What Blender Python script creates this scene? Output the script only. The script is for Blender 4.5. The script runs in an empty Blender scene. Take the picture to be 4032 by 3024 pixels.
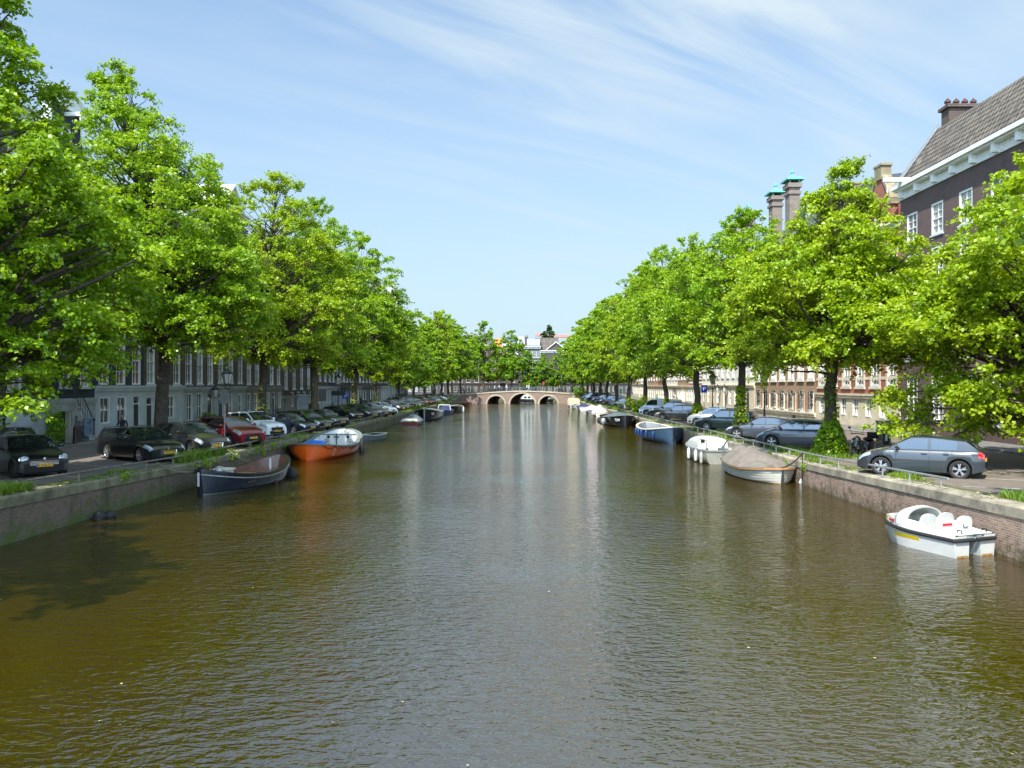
import bpy, bmesh, math, random
import numpy as np
from mathutils import Vector, Matrix
random.seed(7)
C = bpy.context.scene.collection
R = math.radians
PI = math.pi
F = 3028.0; CX = 2046.0; CY = 1518.0; EYE = 4.0

def gp(px, py, z):
    "point of the plane at height z seen at a pixel of the survey photo"
    y = F * (EYE - z) / (py - CY)
    return ((px - CX) * y / F, y, z)

def wall_top(y):
    return float(np.interp(y, [-60, 0, 10, 17, 30, 130, 150, 168, 182], [2.4, 2.2, 1.7, 1.25, .95, .93, 1.1, 1.85, 1.9]))

def street_z(y):
    return wall_top(y) + 0.0

def cam_side(x): return -1 if x < 0 else 1

# ------------------------------------------------------------------ mesh builder
class MB:
    def __init__(s, smooth=False, angle=35):
        s.v = []; s.f = []; s.m = []; s.smooth = smooth; s.angle = angle
    def add(s, vs, fs, m=0, M=None):
        o = len(s.v)
        if M is not None: vs = [tuple(M @ Vector(v)) for v in vs]
        s.v.extend([tuple(v) for v in vs]); s.f.extend([tuple(i + o for i in f) for f in fs]); s.m.extend([m] * len(fs))
        return s
    def quad(s, a, b, c, d, m=0): return s.add([a, b, c, d], [(0, 1, 2, 3)], m)
    def poly(s, pts, m=0): return s.add(pts, [tuple(range(len(pts)))], m)
    def box(s, x0, x1, y0, y1, z0, z1, m=0, M=None):
        v = [(x0, y0, z0), (x1, y0, z0), (x1, y1, z0), (x0, y1, z0), (x0, y0, z1), (x1, y0, z1), (x1, y1, z1), (x0, y1, z1)]
        return s.add(v, [(0, 3, 2, 1), (4, 5, 6, 7), (0, 1, 5, 4), (1, 2, 6, 5), (2, 3, 7, 6), (3, 0, 4, 7)], m, M)
    def cbox(s, cx, cy, cz, sx, sy, sz, m=0, rot=0, M=None):
        T = Matrix.Translation((cx, cy, cz)) @ Matrix.Rotation(rot, 4, 'Z')
        if M is not None: T = M @ T
        return s.box(-sx / 2, sx / 2, -sy / 2, sy / 2, -sz / 2, sz / 2, m, T)
    def tube(s, pts, r, n=6, m=0, cap=True, M=None):
        pts = [Vector(p) for p in pts]
        rs = r if isinstance(r, (list, tuple)) else [r] * len(pts)
        vs = []; fs = []
        prev = None
        for i, p in enumerate(pts):
            d = (pts[min(i + 1, len(pts) - 1)] - pts[max(i - 1, 0)])
            if d.length < 1e-9: d = Vector((0, 0, 1))
            d.normalize()
            a = prev if prev is not None else (Vector((0, 0, 1)) if abs(d.z) < .9 else Vector((1, 0, 0)))
            u = (a - d * a.dot(d))
            if u.length < 1e-6: u = d.orthogonal()
            u.normalize(); w = d.cross(u); prev = u
            for k in range(n):
                t = 2 * PI * k / n
                vs.append(p + (u * math.cos(t) + w * math.sin(t)) * rs[i])
        for i in range(len(pts) - 1):
            for k in range(n):
                k2 = (k + 1) % n
                fs.append((i * n + k, i * n + k2, (i + 1) * n + k2, (i + 1) * n + k))
        if cap:
            fs.append(tuple(range(n))[::-1]); fs.append(tuple((len(pts) - 1) * n + k for k in range(n)))
        return s.add(vs, fs, m, M)
    def lathe(s, prof, n=16, m=0, M=None, axis='Z', arc=2 * PI):
        "prof: list of (radius, height)"
        vs = []; fs = []
        full = abs(arc - 2 * PI) < 1e-6
        nn = n if full else n + 1
        for (r, h) in prof:
            for k in range(nn):
                t = arc * k / n
                if axis == 'Z': vs.append((r * math.cos(t), r * math.sin(t), h))
                elif axis == 'Y': vs.append((r * math.cos(t), h, r * math.sin(t)))
                else: vs.append((h, r * math.cos(t), r * math.sin(t)))
        for i in range(len(prof) - 1):
            for k in range(n):
                k2 = (k + 1) % nn
                fs.append((i * nn + k, i * nn + k2, (i + 1) * nn + k2, (i + 1) * nn + k))
        return s.add(vs, fs, m, M)
    def grid(s, P, m=0, flip=False, M=None):
        "P[i][j] points"
        ni = len(P); nj = len(P[0])
        vs = [p for row in P for p in row]; fs = []
        for i in range(ni - 1):
            for j in range(nj - 1):
                f = (i * nj + j, i * nj + j + 1, (i + 1) * nj + j + 1, (i + 1) * nj + j)
                fs.append(f[::-1] if flip else f)
        return s.add(vs, fs, m, M)
    def ball(s, c, r, n=10, m=0, sx=1, sy=1, sz=1):
        prof = [(max(1e-4, math.sin(PI * i / n)), -math.cos(PI * i / n)) for i in range(n + 1)]
        M = Matrix.Translation(c) @ Matrix.Diagonal((r * sx, r * sy, r * sz, 1))
        return s.lathe(prof, n + 2, m, M)
    def mirror_y(s):
        n = len(s.v)
        s.v.extend([(x, -y, z) for (x, y, z) in s.v]); s.f.extend([tuple(i + n for i in f)[::-1] for f in s.f]); s.m.extend(list(s.m))
        return s
    def data(s, name, mats):
        me = bpy.data.meshes.new(name)
        me.from_pydata([tuple(v) for v in s.v], [], s.f)
        if not isinstance(mats, (list, tuple)): mats = [mats]
        for mt in mats: me.materials.append(mt)
        if len(mats) > 1: me.polygons.foreach_set('material_index', s.m)
        if s.smooth:
            me.polygons.foreach_set('use_smooth', [True] * len(me.polygons))
            me.set_sharp_from_angle(angle=R(s.angle))
        me.update()
        return me
    def build(s, name, mats, parent=None, loc=None, rz=0):
        return obj(name, s.data(name, mats), parent, loc, rz)

def obj(name, data, parent=None, loc=None, rz=0):
    o = bpy.data.objects.new(name, data); C.objects.link(o)
    if parent is not None: o.parent = parent
    if loc is not None: o.location = loc
    if rz: o.rotation_euler = (0, 0, rz)
    return o

def tag(o, label=None, cat=None, group=None, kind=None):
    if label: o['label'] = label
    if cat: o['category'] = cat
    if group: o['group'] = group
    if kind: o['kind'] = kind
    return o

def thing(name, label, cat, loc=(0, 0, 0), rz=0, group=None):
    o = obj(name, None, None, loc, rz)
    return tag(o, label, cat, group)

def struct(name, mb, mats):
    return tag(mb.build(name, mats), kind='structure')

def copy_tree(o, loc=None, rz=None, label=None, group=None, scale=None):
    def rec(a, parent):
        c = a.copy(); C.objects.link(c); c.parent = parent
        for ch in list(a.children): rec(ch, c)
        return c
    c = rec(o, None)
    if loc is not None: c.location = loc
    if rz is not None: c.rotation_euler = (0, 0, rz)
    if label: c['label'] = label
    if group: c['group'] = group
    if scale is not None: c.scale = scale
    return c

_txt = {}
def text_mesh(s, size, mat, extrude=.002, align='CENTER'):
    key = (s, size, mat.name)
    if key in _txt: return _txt[key]
    cu = bpy.data.curves.new('lettering', 'FONT'); cu.body = s; cu.size = size; cu.extrude = extrude
    cu.align_x = align; cu.align_y = 'CENTER'; cu.offset = size * .015
    o = bpy.data.objects.new('lettering', cu); C.objects.link(o)
    dg = bpy.context.evaluated_depsgraph_get()
    me = bpy.data.meshes.new_from_object(o.evaluated_get(dg)); me.name = 'lettering'
    me.materials.clear(); me.materials.append(mat)
    bpy.data.objects.remove(o); bpy.data.curves.remove(cu)
    _txt[key] = me
    return me

def text_on(s, size, mat, parent, M, name='lettering'):
    "M maps text x->right, y->up, z->out of the surface"
    o = obj(name, text_mesh(s, size, mat), parent)
    o.matrix_local = M
    return o

def frame_M(o, right, up):
    r = Vector(right).normalized(); u = Vector(up).normalized(); n = r.cross(u).normalized(); u = n.cross(r)
    return Matrix(((r.x, u.x, n.x, o[0]), (r.y, u.y, n.y, o[1]), (r.z, u.z, n.z, o[2]), (0, 0, 0, 1)))

# ------------------------------------------------------------------ materials
_mats = {}
def _new(name):
    m = bpy.data.materials.new(name); m.use_nodes = True
    nt = m.node_tree; b = nt.nodes['Principled BSDF']
    return m, nt, b

def mat(name, col, rough=.6, metal=0., var=.12, scale=3., bump=0., bscale=40., coat=0., spec=.5, rvar=0.):
    if name in _mats: return _mats[name]
    m, nt, b = _new(name); N = nt.nodes; L = nt.links
    b.inputs['Roughness'].default_value = rough; b.inputs['Metallic'].default_value = metal
    b.inputs['Coat Weight'].default_value = coat; b.inputs['Coat Roughness'].default_value = .04
    b.inputs['Specular IOR Level'].default_value = spec
    tc = N.new('ShaderNodeTexCoord')
    nz = N.new('ShaderNodeTexNoise'); nz.inputs['Scale'].default_value = scale; nz.inputs['Detail'].default_value = 5
    nz.inputs['Roughness'].default_value = .65
    L.new(tc.outputs['Object'], nz.inputs['Vector'])
    rp = N.new('ShaderNodeValToRGB'); e = rp.color_ramp.elements
    e[0].position = .3; e[1].position = .7
    e[0].color = (*[max(0, c * (1 - var)) for c in col], 1); e[1].color = (*[min(1, c * (1 + var)) for c in col], 1)
    L.new(nz.outputs['Fac'], rp.inputs['Fac']); L.new(rp.outputs['Color'], b.inputs['Base Color'])
    if bump > 0:
        n2 = N.new('ShaderNodeTexNoise'); n2.inputs['Scale'].default_value = bscale; n2.inputs['Detail'].default_value = 4
        L.new(tc.outputs['Object'], n2.inputs['Vector'])
        bp = N.new('ShaderNodeBump'); bp.inputs['Strength'].default_value = bump; bp.inputs['Distance'].default_value = .02
        L.new(n2.outputs['Fac'], bp.inputs['Height']); L.new(bp.outputs['Normal'], b.inputs['Normal'])
    if rvar:
        mr = N.new('ShaderNodeMapRange'); mr.inputs['To Min'].default_value = rough - rvar; mr.inputs['To Max'].default_value = rough + rvar
        L.new(nz.outputs['Fac'], mr.inputs['Value']); L.new(mr.outputs['Result'], b.inputs['Roughness'])
    _mats[name] = m
    return m

def brick_mat(name, c1, c2, mortar, sx=.22, sz=.065, rough=.85, plane='XZ', stain=None, stain2=None, moss=None, moss_z=None, ms=.012):
    "brick courses laid in real size; plane = which object axes run along the courses"
    if name in _mats: return _mats[name]
    m, nt, b = _new(name); N = nt.nodes; L = nt.links
    b.inputs['Roughness'].default_value = rough
    tc = N.new('ShaderNodeTexCoord'); sp = N.new('ShaderNodeSeparateXYZ'); cb = N.new('ShaderNodeCombineXYZ')
    L.new(tc.outputs['Object'], sp.inputs[0])
    a, c = plane
    if plane == 'SZ':   # any vertical wall
        ad = N.new('ShaderNodeMath'); ad.operation = 'ADD'
        L.new(sp.outputs['X'], ad.inputs[0]); L.new(sp.outputs['Y'], ad.inputs[1]); L.new(ad.outputs[0], cb.inputs['X']); L.new(sp.outputs['Z'], cb.inputs['Y'])
    else:
        L.new(sp.outputs[a], cb.inputs['X']); L.new(sp.outputs[c], cb.inputs['Y'])
    bt = N.new('ShaderNodeTexBrick'); bt.inputs['Scale'].default_value = 1
    bt.inputs['Brick Width'].default_value = sx; bt.inputs['Row Height'].default_value = sz; bt.inputs['Mortar Size'].default_value = ms
    bt.inputs['Mortar Smooth'].default_value = .3; bt.inputs['Bias'].default_value = -.1
    bt.inputs['Color1'].default_value = (*c1, 1); bt.inputs['Color2'].default_value = (*c2, 1); bt.inputs['Mortar'].default_value = (*mortar, 1)
    L.new(cb.outputs[0], bt.inputs['Vector'])
    col = bt.outputs['Color']
    nz = N.new('ShaderNodeTexNoise'); nz.inputs['Scale'].default_value = .9; nz.inputs['Detail'].default_value = 7; nz.inputs['Roughness'].default_value = .7
    L.new(tc.outputs['Object'], nz.inputs['Vector'])
    def mixin(col, c, fac_sock, lo, hi, amt=1.):
        mr = N.new('ShaderNodeMapRange'); mr.inputs['From Min'].default_value = lo; mr.inputs['From Max'].default_value = hi
        mr.inputs['To Max'].default_value = amt; L.new(fac_sock, mr.inputs['Value'])
        mx = N.new('ShaderNodeMix'); mx.data_type = 'RGBA'
        L.new(mr.outputs['Result'], mx.inputs['Factor']); L.new(col, mx.inputs['A']); mx.inputs['B'].default_value = (*c, 1)
        return mx.outputs['Result']
    if stain: col = mixin(col, stain, nz.outputs['Fac'], .5, .68, .75)
    if stain2:
        mp = N.new('ShaderNodeMapping'); mp.inputs['Scale'].default_value = (2.2, 2.2, .35); L.new(tc.outputs['Object'], mp.inputs[0])
        n3 = N.new('ShaderNodeTexNoise'); n3.inputs['Scale'].default_value = 1.; n3.inputs['Detail'].default_value = 6; n3.inputs['Roughness'].default_value = .7
        L.new(mp.outputs[0], n3.inputs['Vector'])
        col = mixin(col, stain2, n3.outputs['Fac'], .54, .7, .8)
    if moss:
        n4 = N.new('ShaderNodeTexNoise'); n4.inputs['Scale'].default_value = 2.2; n4.inputs['Detail'].default_value = 8; n4.inputs['Roughness'].default_value = .75
        L.new(tc.outputs['Object'], n4.inputs['Vector'])
        mm = N.new('ShaderNodeMath'); mm.operation = 'MULTIPLY_ADD'; L.new(sp.outputs['Z'], mm.inputs[0]); mm.inputs[1].default_value = -.28; 
        L.new(n4.outputs['Fac'], mm.inputs[2])
        col = mixin(col, moss, mm.outputs[0], moss_z[0], moss_z[1], .85)
    L.new(col, b.inputs['Base Color'])
    bp = N.new('ShaderNodeBump'); bp.inputs['Strength'].default_value = .5; bp.inputs['Distance'].default_value = .01; bp.invert = True
    L.new(bt.outputs['Fac'], bp.inputs['Height']); L.new(bp.outputs['Normal'], b.inputs['Normal'])
    _mats[name] = m
    return m

def leaf_mat(name, col, col2, trans=.4):
    m, nt, b = _new(name); N = nt.nodes; L = nt.links
    b.inputs['Roughness'].default_value = .42; b.inputs['Specular IOR Level'].default_value = .5
    tc = N.new('ShaderNodeTexCoord')
    n1 = N.new('ShaderNodeTexNoise'); n1.inputs['Scale'].default_value = .55; n1.inputs['Detail'].default_value = 2
    n2 = N.new('ShaderNodeTexNoise'); n2.inputs['Scale'].default_value = 9.; n2.inputs['Detail'].default_value = 1
    for n in (n1, n2): L.new(tc.outputs['Object'], n.inputs['Vector'])
    ad = N.new('ShaderNodeMath'); ad.operation = 'MULTIPLY_ADD'; ad.inputs[1].default_value = .5
    L.new(n1.outputs['Fac'], ad.inputs[0])
    hf = N.new('ShaderNodeMath'); hf.operation = 'MULTIPLY'; hf.inputs[1].default_value = .5; L.new(n2.outputs['Fac'], hf.inputs[0])
    L.new(hf.outputs[0], ad.inputs[2])
    rp = N.new('ShaderNodeValToRGB'); e = rp.color_ramp.elements; e[0].position = .38; e[1].position = .62
    e[0].color = (*col, 1); e[1].color = (*col2, 1)
    L.new(ad.outputs[0], rp.inputs['Fac']); L.new(rp.outputs['Color'], b.inputs['Base Color'])
    tr = N.new('ShaderNodeBsdfTranslucent')
    br = N.new('ShaderNodeMix'); br.data_type = 'RGBA'; br.blend_type = 'MULTIPLY'; br.inputs['Factor'].default_value = 1
    L.new(rp.outputs['Color'], br.inputs['A']); br.inputs['B'].default_value = (1.35, 1.25, .5, 1)
    L.new(br.outputs['Result'], tr.inputs['Color'])
    ms = N.new('ShaderNodeMixShader'); ms.inputs[0].default_value = trans
    L.new(b.outputs[0], ms.inputs[1]); L.new(tr.outputs[0], ms.inputs[2]); L.new(ms.outputs[0], N['Material Output'].inputs['Surface'])
    _mats[name] = m
    return m

def glass_mat(name, col=(.02, .025, .025), rough=.03, spec=1.):
    if name in _mats: return _mats[name]
    m = mat(name, col, rough, 0, var=.25, scale=1.5, spec=spec)
    b = m.node_tree.nodes['Principled BSDF']; b.inputs['IOR'].default_value = 1.7
    return m

def paint(name, col, metal=.0):
    return mat('paint ' + name, col, .32, metal, var=.05, scale=2, coat=1., spec=.5)
# ================================================================== palette
M_white = mat('white paint', (.74, .74, .70), .5, var=.06)
M_cream = mat('cream paint', (.62, .58, .46), .55, var=.08)
M_black = mat('black iron', (.012, .013, .015), .4, var=.2)
M_dark = mat('dark rubber', (.015, .015, .016), .7, var=.2)
M_tyre = mat('tyre rubber', (.018, .018, .019), .8, var=.2)
M_rim = mat('alloy', (.55, .56, .58), .3, .8, var=.1)
M_chrome = mat('chrome', (.75, .76, .78), .12, 1., var=.03)
M_stone = mat('grey limestone', (.36, .39, .41), .8, var=.28, scale=1.3, bump=.2, bscale=12)
M_stone2 = mat('light limestone', (.46, .50, .52), .8, var=.2, scale=1.1, bump=.2, bscale=12)
M_stone3 = mat('brown grey limestone', (.24, .215, .19), .8, var=.3, scale=1.1, bump=.2, bscale=12)
M_stone4 = mat('dark painted plinth', (.055, .058, .06), .6, var=.3, scale=1.1)
M_sand = mat('pale sandstone', (.60, .53, .40), .85, var=.22, scale=1.2, bump=.25, bscale=9)
M_sandw = mat('whitewashed stone', (.70, .67, .58), .8, var=.15, scale=1.2)
M_glass = glass_mat('window glass')
M_curt = glass_mat('window glass with net curtain', (.24, .25, .23), .08)
M_red = glass_mat('window glass with red curtain', (.16, .035, .02), .08)
M_lampglass = mat('frosted lamp glass', (.55, .56, .5), .2, var=.1)
M_red_iron = mat('oxblood iron', (.07, .018, .018), .45, var=.25)
M_galv = mat('galvanised steel', (.32, .34, .35), .45, .5, var=.2, scale=8)
M_copper = mat('green copper', (.12, .42, .32), .65, var=.3, scale=4)
M_rust = mat('weathered rail', (.17, .15, .12), .65, .2, var=.4, scale=6)
M_bark = mat('bark', (.065, .052, .038), .95, var=.45, scale=7, bump=1., bscale=18)
M_bark2 = mat('mossy bark', (.10, .085, .05), .95, var=.45, scale=5, bump=1., bscale=18)
M_tile = brick_mat('grey roof tiles', (.19, .16, .125), (.085, .073, .06), (.022, .018, .015), .36, .40, plane='XZ', ms=.07, stain=(.09, .085, .06), stain2=(.20, .18, .15))
M_tiler = brick_mat('red roof tiles', (.30, .07, .045), (.20, .05, .035), (.06, .02, .015), .24, .28, plane='XZ', ms=.035)
M_slate = mat('slate', (.06, .065, .08), .6, var=.3, scale=4)

# ================================================================== water
def water_mat():
    m, nt, b = _new('canal water'); N = nt.nodes; L = nt.links
    b.inputs['Roughness'].default_value = .035; b.inputs['IOR'].default_value = 2.9; b.inputs['Specular IOR Level'].default_value = .5
    tc = N.new('ShaderNodeTexCoord')
    n0 = N.new('ShaderNodeTexNoise'); n0.inputs['Scale'].default_value = .09; n0.inputs['Detail'].default_value = 3
    L.new(tc.outputs['Object'], n0.inputs['Vector'])
    rp = N.new('ShaderNodeValToRGB'); e = rp.color_ramp.elements; e[0].position = .35; e[1].position = .65
    e[0].color = (.026, .0165, .0006, 1); e[1].color = (.033, .0215, .0008, 1)
    L.new(n0.outputs['Fac'], rp.inputs['Fac']); L.new(rp.outputs['Color'], b.inputs['Base Color'])
    def waves(scale, rot, stretch, detail, dist=0.):
        mp = N.new('ShaderNodeMapping'); mp.inputs['Rotation'].default_value = (0, 0, R(rot)); mp.inputs['Scale'].default_value = (stretch, 1, 1)
        L.new(tc.outputs['Object'], mp.inputs[0])
        n = N.new('ShaderNodeTexNoise'); n.inputs['Scale'].default_value = scale; n.inputs['Detail'].default_value = detail
        n.inputs['Roughness'].default_value = .5; n.inputs['Distortion'].default_value = dist
        L.new(mp.outputs[0], n.inputs['Vector'])
        return n.outputs['Fac']
    def math_(op, a, c, k=None):
        n = N.new('ShaderNodeMath'); n.operation = op
        for i, q in enumerate((a, c, k)):
            if q is None: continue
            if isinstance(q, (int, float)): n.inputs[i].default_value = q
            else: L.new(q, n.inputs[i])
        return n.outputs[0]
    w1 = waves(7., 18, .5, 2.5, .6); w2 = waves(10, -26, .6, 2, .4); w3 = waves(2.0, 12, .55, 2); w4 = waves(21, 10, .5, 1)
    h = math_('MULTIPLY_ADD', w2, .42, w1); h = math_('MULTIPLY_ADD', w3, .7, h); h = math_('MULTIPLY_ADD', w4, .2, h)
    # gusts: ripples are livelier in some patches than in others
    g = N.new('ShaderNodeTexNoise'); g.inputs['Scale'].default_value = .13; g.inputs['Detail'].default_value = 3
    L.new(tc.outputs['Object'], g.inputs['Vector'])
    mr = N.new('ShaderNodeMapRange'); mr.inputs['From Min'].default_value = .36; mr.inputs['From Max'].default_value = .6
    mr.inputs['To Min'].default_value = .35; mr.inputs['To Max'].default_value = 1.; L.new(g.outputs['Fac'], mr.inputs['Value'])
    bp = N.new('ShaderNodeBump'); bp.inputs['Distance'].default_value = .05
    L.new(mr.outputs['Result'], bp.inputs['Strength']); L.new(h, bp.inputs['Height']); L.new(bp.outputs['Normal'], b.inputs['Normal'])
    return m
w = MB(); w.quad((-14, -80, 0), (14, -80, 0), (14, 183, 0), (-14, 183, 0)); w.quad((-160, 183, 0), (160, 183, 0), (160, 206, 0), (-160, 206, 0))
struct('water', w, water_mat())

# ================================================================== ground
XL, XR = -12.9, 11.4            # canal walls
FL, FR = -24.5, 24.8            # house fronts
YS = [-60, -40, -20, 0, 5, 10, 14, 17, 20, 24, 27, 30, 45, 60, 80, 100, 120, 130, 140, 150, 156, 162, 168, 175, 182]
def strip(x0, x1, dz=0., ys=YS):
    mb = MB()
    mb.grid([[(x0, y, street_z(y) + dz), (x1, y, street_z(y) + dz)] for y in ys], flip=True)
    return mb
def brick_road(name, c1, c2, mort):
    return brick_mat(name, c1, c2, mort, .2, .1, .9, plane='XY', stain=(.10, .09, .075), ms=.01)
M_road = brick_road('brick paving', (.20, .17, .15), (.155, .13, .115), (.08, .07, .06))
M_road_r = brick_road('brick paving warm', (.19, .15, .115), (.14, .112, .088), (.07, .06, .05))
M_earth = mat('earth and moss verge', (.085, .085, .035), .95, var=.5, scale=1.6, bump=.4, bscale=14)
M_pave = brick_mat('pavement slabs', (.17, .165, .155), (.14, .135, .125), (.07, .068, .06), .3, .3, .9, plane='XY', ms=.012, stain=(.09, .085, .06))
M_kerb = mat('kerb stone', (.22, .215, .20), .85, var=.2, scale=2)
M_line = mat('worn white line', (.34, .33, .30), .8, var=.45, scale=5)
g = MB()
g.grid([[(-900, y, street_z(y) - .02), (XL - .02, y, street_z(y) - .02)] for y in YS], flip=True)
g.grid([[(XR + .02, y, street_z(y) - .02), (900, y, street_z(y) - .02)] for y in YS], flip=True)
g.quad((-900, 206.3, 1.3), (900, 206.3, 1.3), (900, 1600, 1.3), (-900, 1600, 1.3))
struct('ground', g, M_earth)
def ext(x0, x1, mb=None):
    return [(x0, x1)]
struct('quay_road', strip(-22.4, XL - .95, 0.), M_road).name = 'quay_road'
struct('quay_road', strip(XR + .95, 22.2, 0.), M_road_r)
for x0, x1 in ((FL, -22.4), (22.2, FR)):
    mb = strip(x0, x1, .10)
    xk = -22.4 if x0 < 0 else 22.2
    mb.grid([[(xk, y, street_z(y) - .05), (xk, y, street_z(y) + .10)] for y in YS])
    struct('pavement', mb, M_pave)
    kb = MB(); s = 1 if x0 < 0 else -1
    kb.grid([[(xk - .0 * s, y, street_z(y) + .004), (xk + .14 * s, y, street_z(y) + .004), (xk + .14 * s, y, street_z(y) + .09), (xk + .02 * s, y, street_z(y) + .104), (xk - .12 * s, y, street_z(y) + .104)] for y in YS])
    struct('kerb', kb, M_kerb)
struct('quay_verge', strip(XL - .95, XL - .5, .004), M_earth)
struct('quay_verge', strip(XR + .5, XR + .95, .004), M_earth)
# far bank street
fb = MB(); fb.quad((-160, 206.3, 1.32), (160, 206.3, 1.32), (160, 222, 1.32), (-160, 222, 1.32)); struct('quay_road', fb, M_road)

# parking bay lines (angled)
for (x0, x1, sgn, ys) in ((-18.6, -14.0, -1, np.arange(21, 160, 3.35)), (12.6, 17.2, 1, np.arange(22, 160, 3.35))):
    mb = MB()
    for y in ys:
        yb = y + (1.9 if sgn < 0 else -2.0)
        a, b_ = ((x1, y), (x0, yb + .6)) if sgn < 0 else ((x0, y), (x1, yb - .6))
        z = street_z(y) + .004; z2 = street_z(b_[1]) + .004
        mb.quad((a[0], a[1] - .05, z), (a[0], a[1] + .05, z), (b_[0], b_[1] + .05, z2), (b_[0], b_[1] - .05, z2))
    xx = x0 if sgn < 0 else x1
    yy = list(np.arange(18, 160, 3.))
    mb.grid([[(xx - .05, y, street_z(y) + .008), (xx + .05, y, street_z(y) + .008)] for y in yy])
    struct('parking_line', mb, M_line)

# ================================================================== canal walls
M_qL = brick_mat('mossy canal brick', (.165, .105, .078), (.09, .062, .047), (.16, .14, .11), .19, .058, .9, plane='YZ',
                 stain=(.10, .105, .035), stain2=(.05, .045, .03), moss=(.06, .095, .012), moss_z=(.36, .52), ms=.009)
M_qR = brick_mat('pale canal brick', (.34, .21, .15), (.17, .11, .085), (.36, .31, .25), .19, .058, .9, plane='YZ',
                 stain=(.12, .10, .07), stain2=(.40, .35, .27), moss=(.05, .05, .02), moss_z=(.36, .52), ms=.009)  # lighter brick than the left wall, with pale streaks
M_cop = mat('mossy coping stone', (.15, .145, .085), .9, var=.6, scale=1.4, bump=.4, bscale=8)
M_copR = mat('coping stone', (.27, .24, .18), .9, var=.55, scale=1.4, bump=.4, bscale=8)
def quay_wall(x, s, m, mc, label):
    root = thing('canal_wall', label, 'wall')
    ys = [y for y in YS if y <= 168] + [182.5]
    if s < 0: ys = [y for y in ys]
    a = MB(); a.grid([[(x, y, -1.2), (x, y, wall_top(y) - .27)] for y in ys], flip=(s < 0))
    a.build('brick_face', m, root)
    c = MB()
    # coping in separate stones
    y = -40.
    rnd = random.Random(3 + int(s))
    while y < 182:
        l = rnd.uniform(1.3, 1.9); y2 = min(y + l, 182.5)
        p = .035 + rnd.uniform(-.006, .008); dz = rnd.uniform(-.006, .008)
        xi = x - s * p; xo = x + s * .52
        P = []
        for yy in (y + .006, y2 - .006):
            zt = wall_top(yy) + dz + .012; zb = wall_top(yy) - .27
            P.append([(x, yy, zb), (xi, yy, zb), (xi, yy, zt - .05), (xi + s * .04, yy, zt), (xo, yy, zt)])
        c.grid(P, flip=(s > 0))
        for row in P: c.poly(row)
        y = y2
    c.build('coping', mc, root)
    # drain holes
    return root
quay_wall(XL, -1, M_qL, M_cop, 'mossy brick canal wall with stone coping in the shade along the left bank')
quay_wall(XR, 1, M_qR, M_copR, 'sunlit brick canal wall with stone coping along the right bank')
fw = thing('canal_wall', 'distant brick canal wall beyond the arched bridge', 'wall')
q = MB(); q.box(-160, 160, 206, 206.4, -1, 1.36); q.box(-160, XL, 182.4, 183, -1, 1.9); q.box(XR, 160, 182.4, 183, -1, 1.9); q.build('brick_face', M_qL, fw)
# ================================================================== buildings
def brickset(name, c, k=.3, mortar=None):
    c2 = tuple(v * (1 - k) for v in c)
    return brick_mat('brick ' + name, c, c2, mortar or tuple(min(1, v * 1.5 + .015) for v in c), .21, .063, .9, plane='XZ', stain=tuple(v * .7 for v in c))
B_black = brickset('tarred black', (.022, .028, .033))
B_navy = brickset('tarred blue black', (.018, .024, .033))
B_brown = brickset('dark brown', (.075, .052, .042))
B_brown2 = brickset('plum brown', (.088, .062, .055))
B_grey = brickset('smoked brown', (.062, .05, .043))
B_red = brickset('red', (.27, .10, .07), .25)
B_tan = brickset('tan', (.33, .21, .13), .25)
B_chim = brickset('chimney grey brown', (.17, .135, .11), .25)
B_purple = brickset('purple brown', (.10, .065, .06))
_wcache = {}
def win_mesh(w, h, bars, fm, pm, ft=.11, arch=0):
    key = (round(w, 2), round(h, 2), bars, fm.name, pm.name, ft)
    if key in _wcache: return _wcache[key]
    nx, nz = bars
    f = MB()
    d0, d1 = .015, .14
    f.box(0, ft, d0, d1, 0, h); f.box(w - ft, w, d0, d1, 0, h); f.box(ft, w - ft, d0, d1, h - ft, h); f.box(ft, w - ft, d0 - .06, d1, 0, ft * .8)
    # sash: mid rail and glazing bars
    f.box(ft, w - ft, d0 + .025, d1, h * .5 - .03, h * .5 + .03)
    for i in range(1, nx):
        x = ft + (w - 2 * ft) * i / nx; f.box(x - .014, x + .014, d0 + .045, d1 - .002, ft * .8, h - ft)
    for k in range(1, nz):
        if nz % 2 == 0 and k == nz // 2: continue
        z = ft + (h - 2 * ft) * k / nz; f.box(ft, w - ft, d0 + .047, d1 - .004, z - .014, z + .014)
    fd = f.data('window', fm)
    p = MB(); p.quad((ft * .5, d1 - .02, 0), (w - ft * .5, d1 - .02, 0), (w - ft * .5, d1 - .02, h), (ft * .5, d1 - .02, h))
    pd = p.data('pane', pm)
    _wcache[key] = (fd, pd); return _wcache[key]

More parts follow.
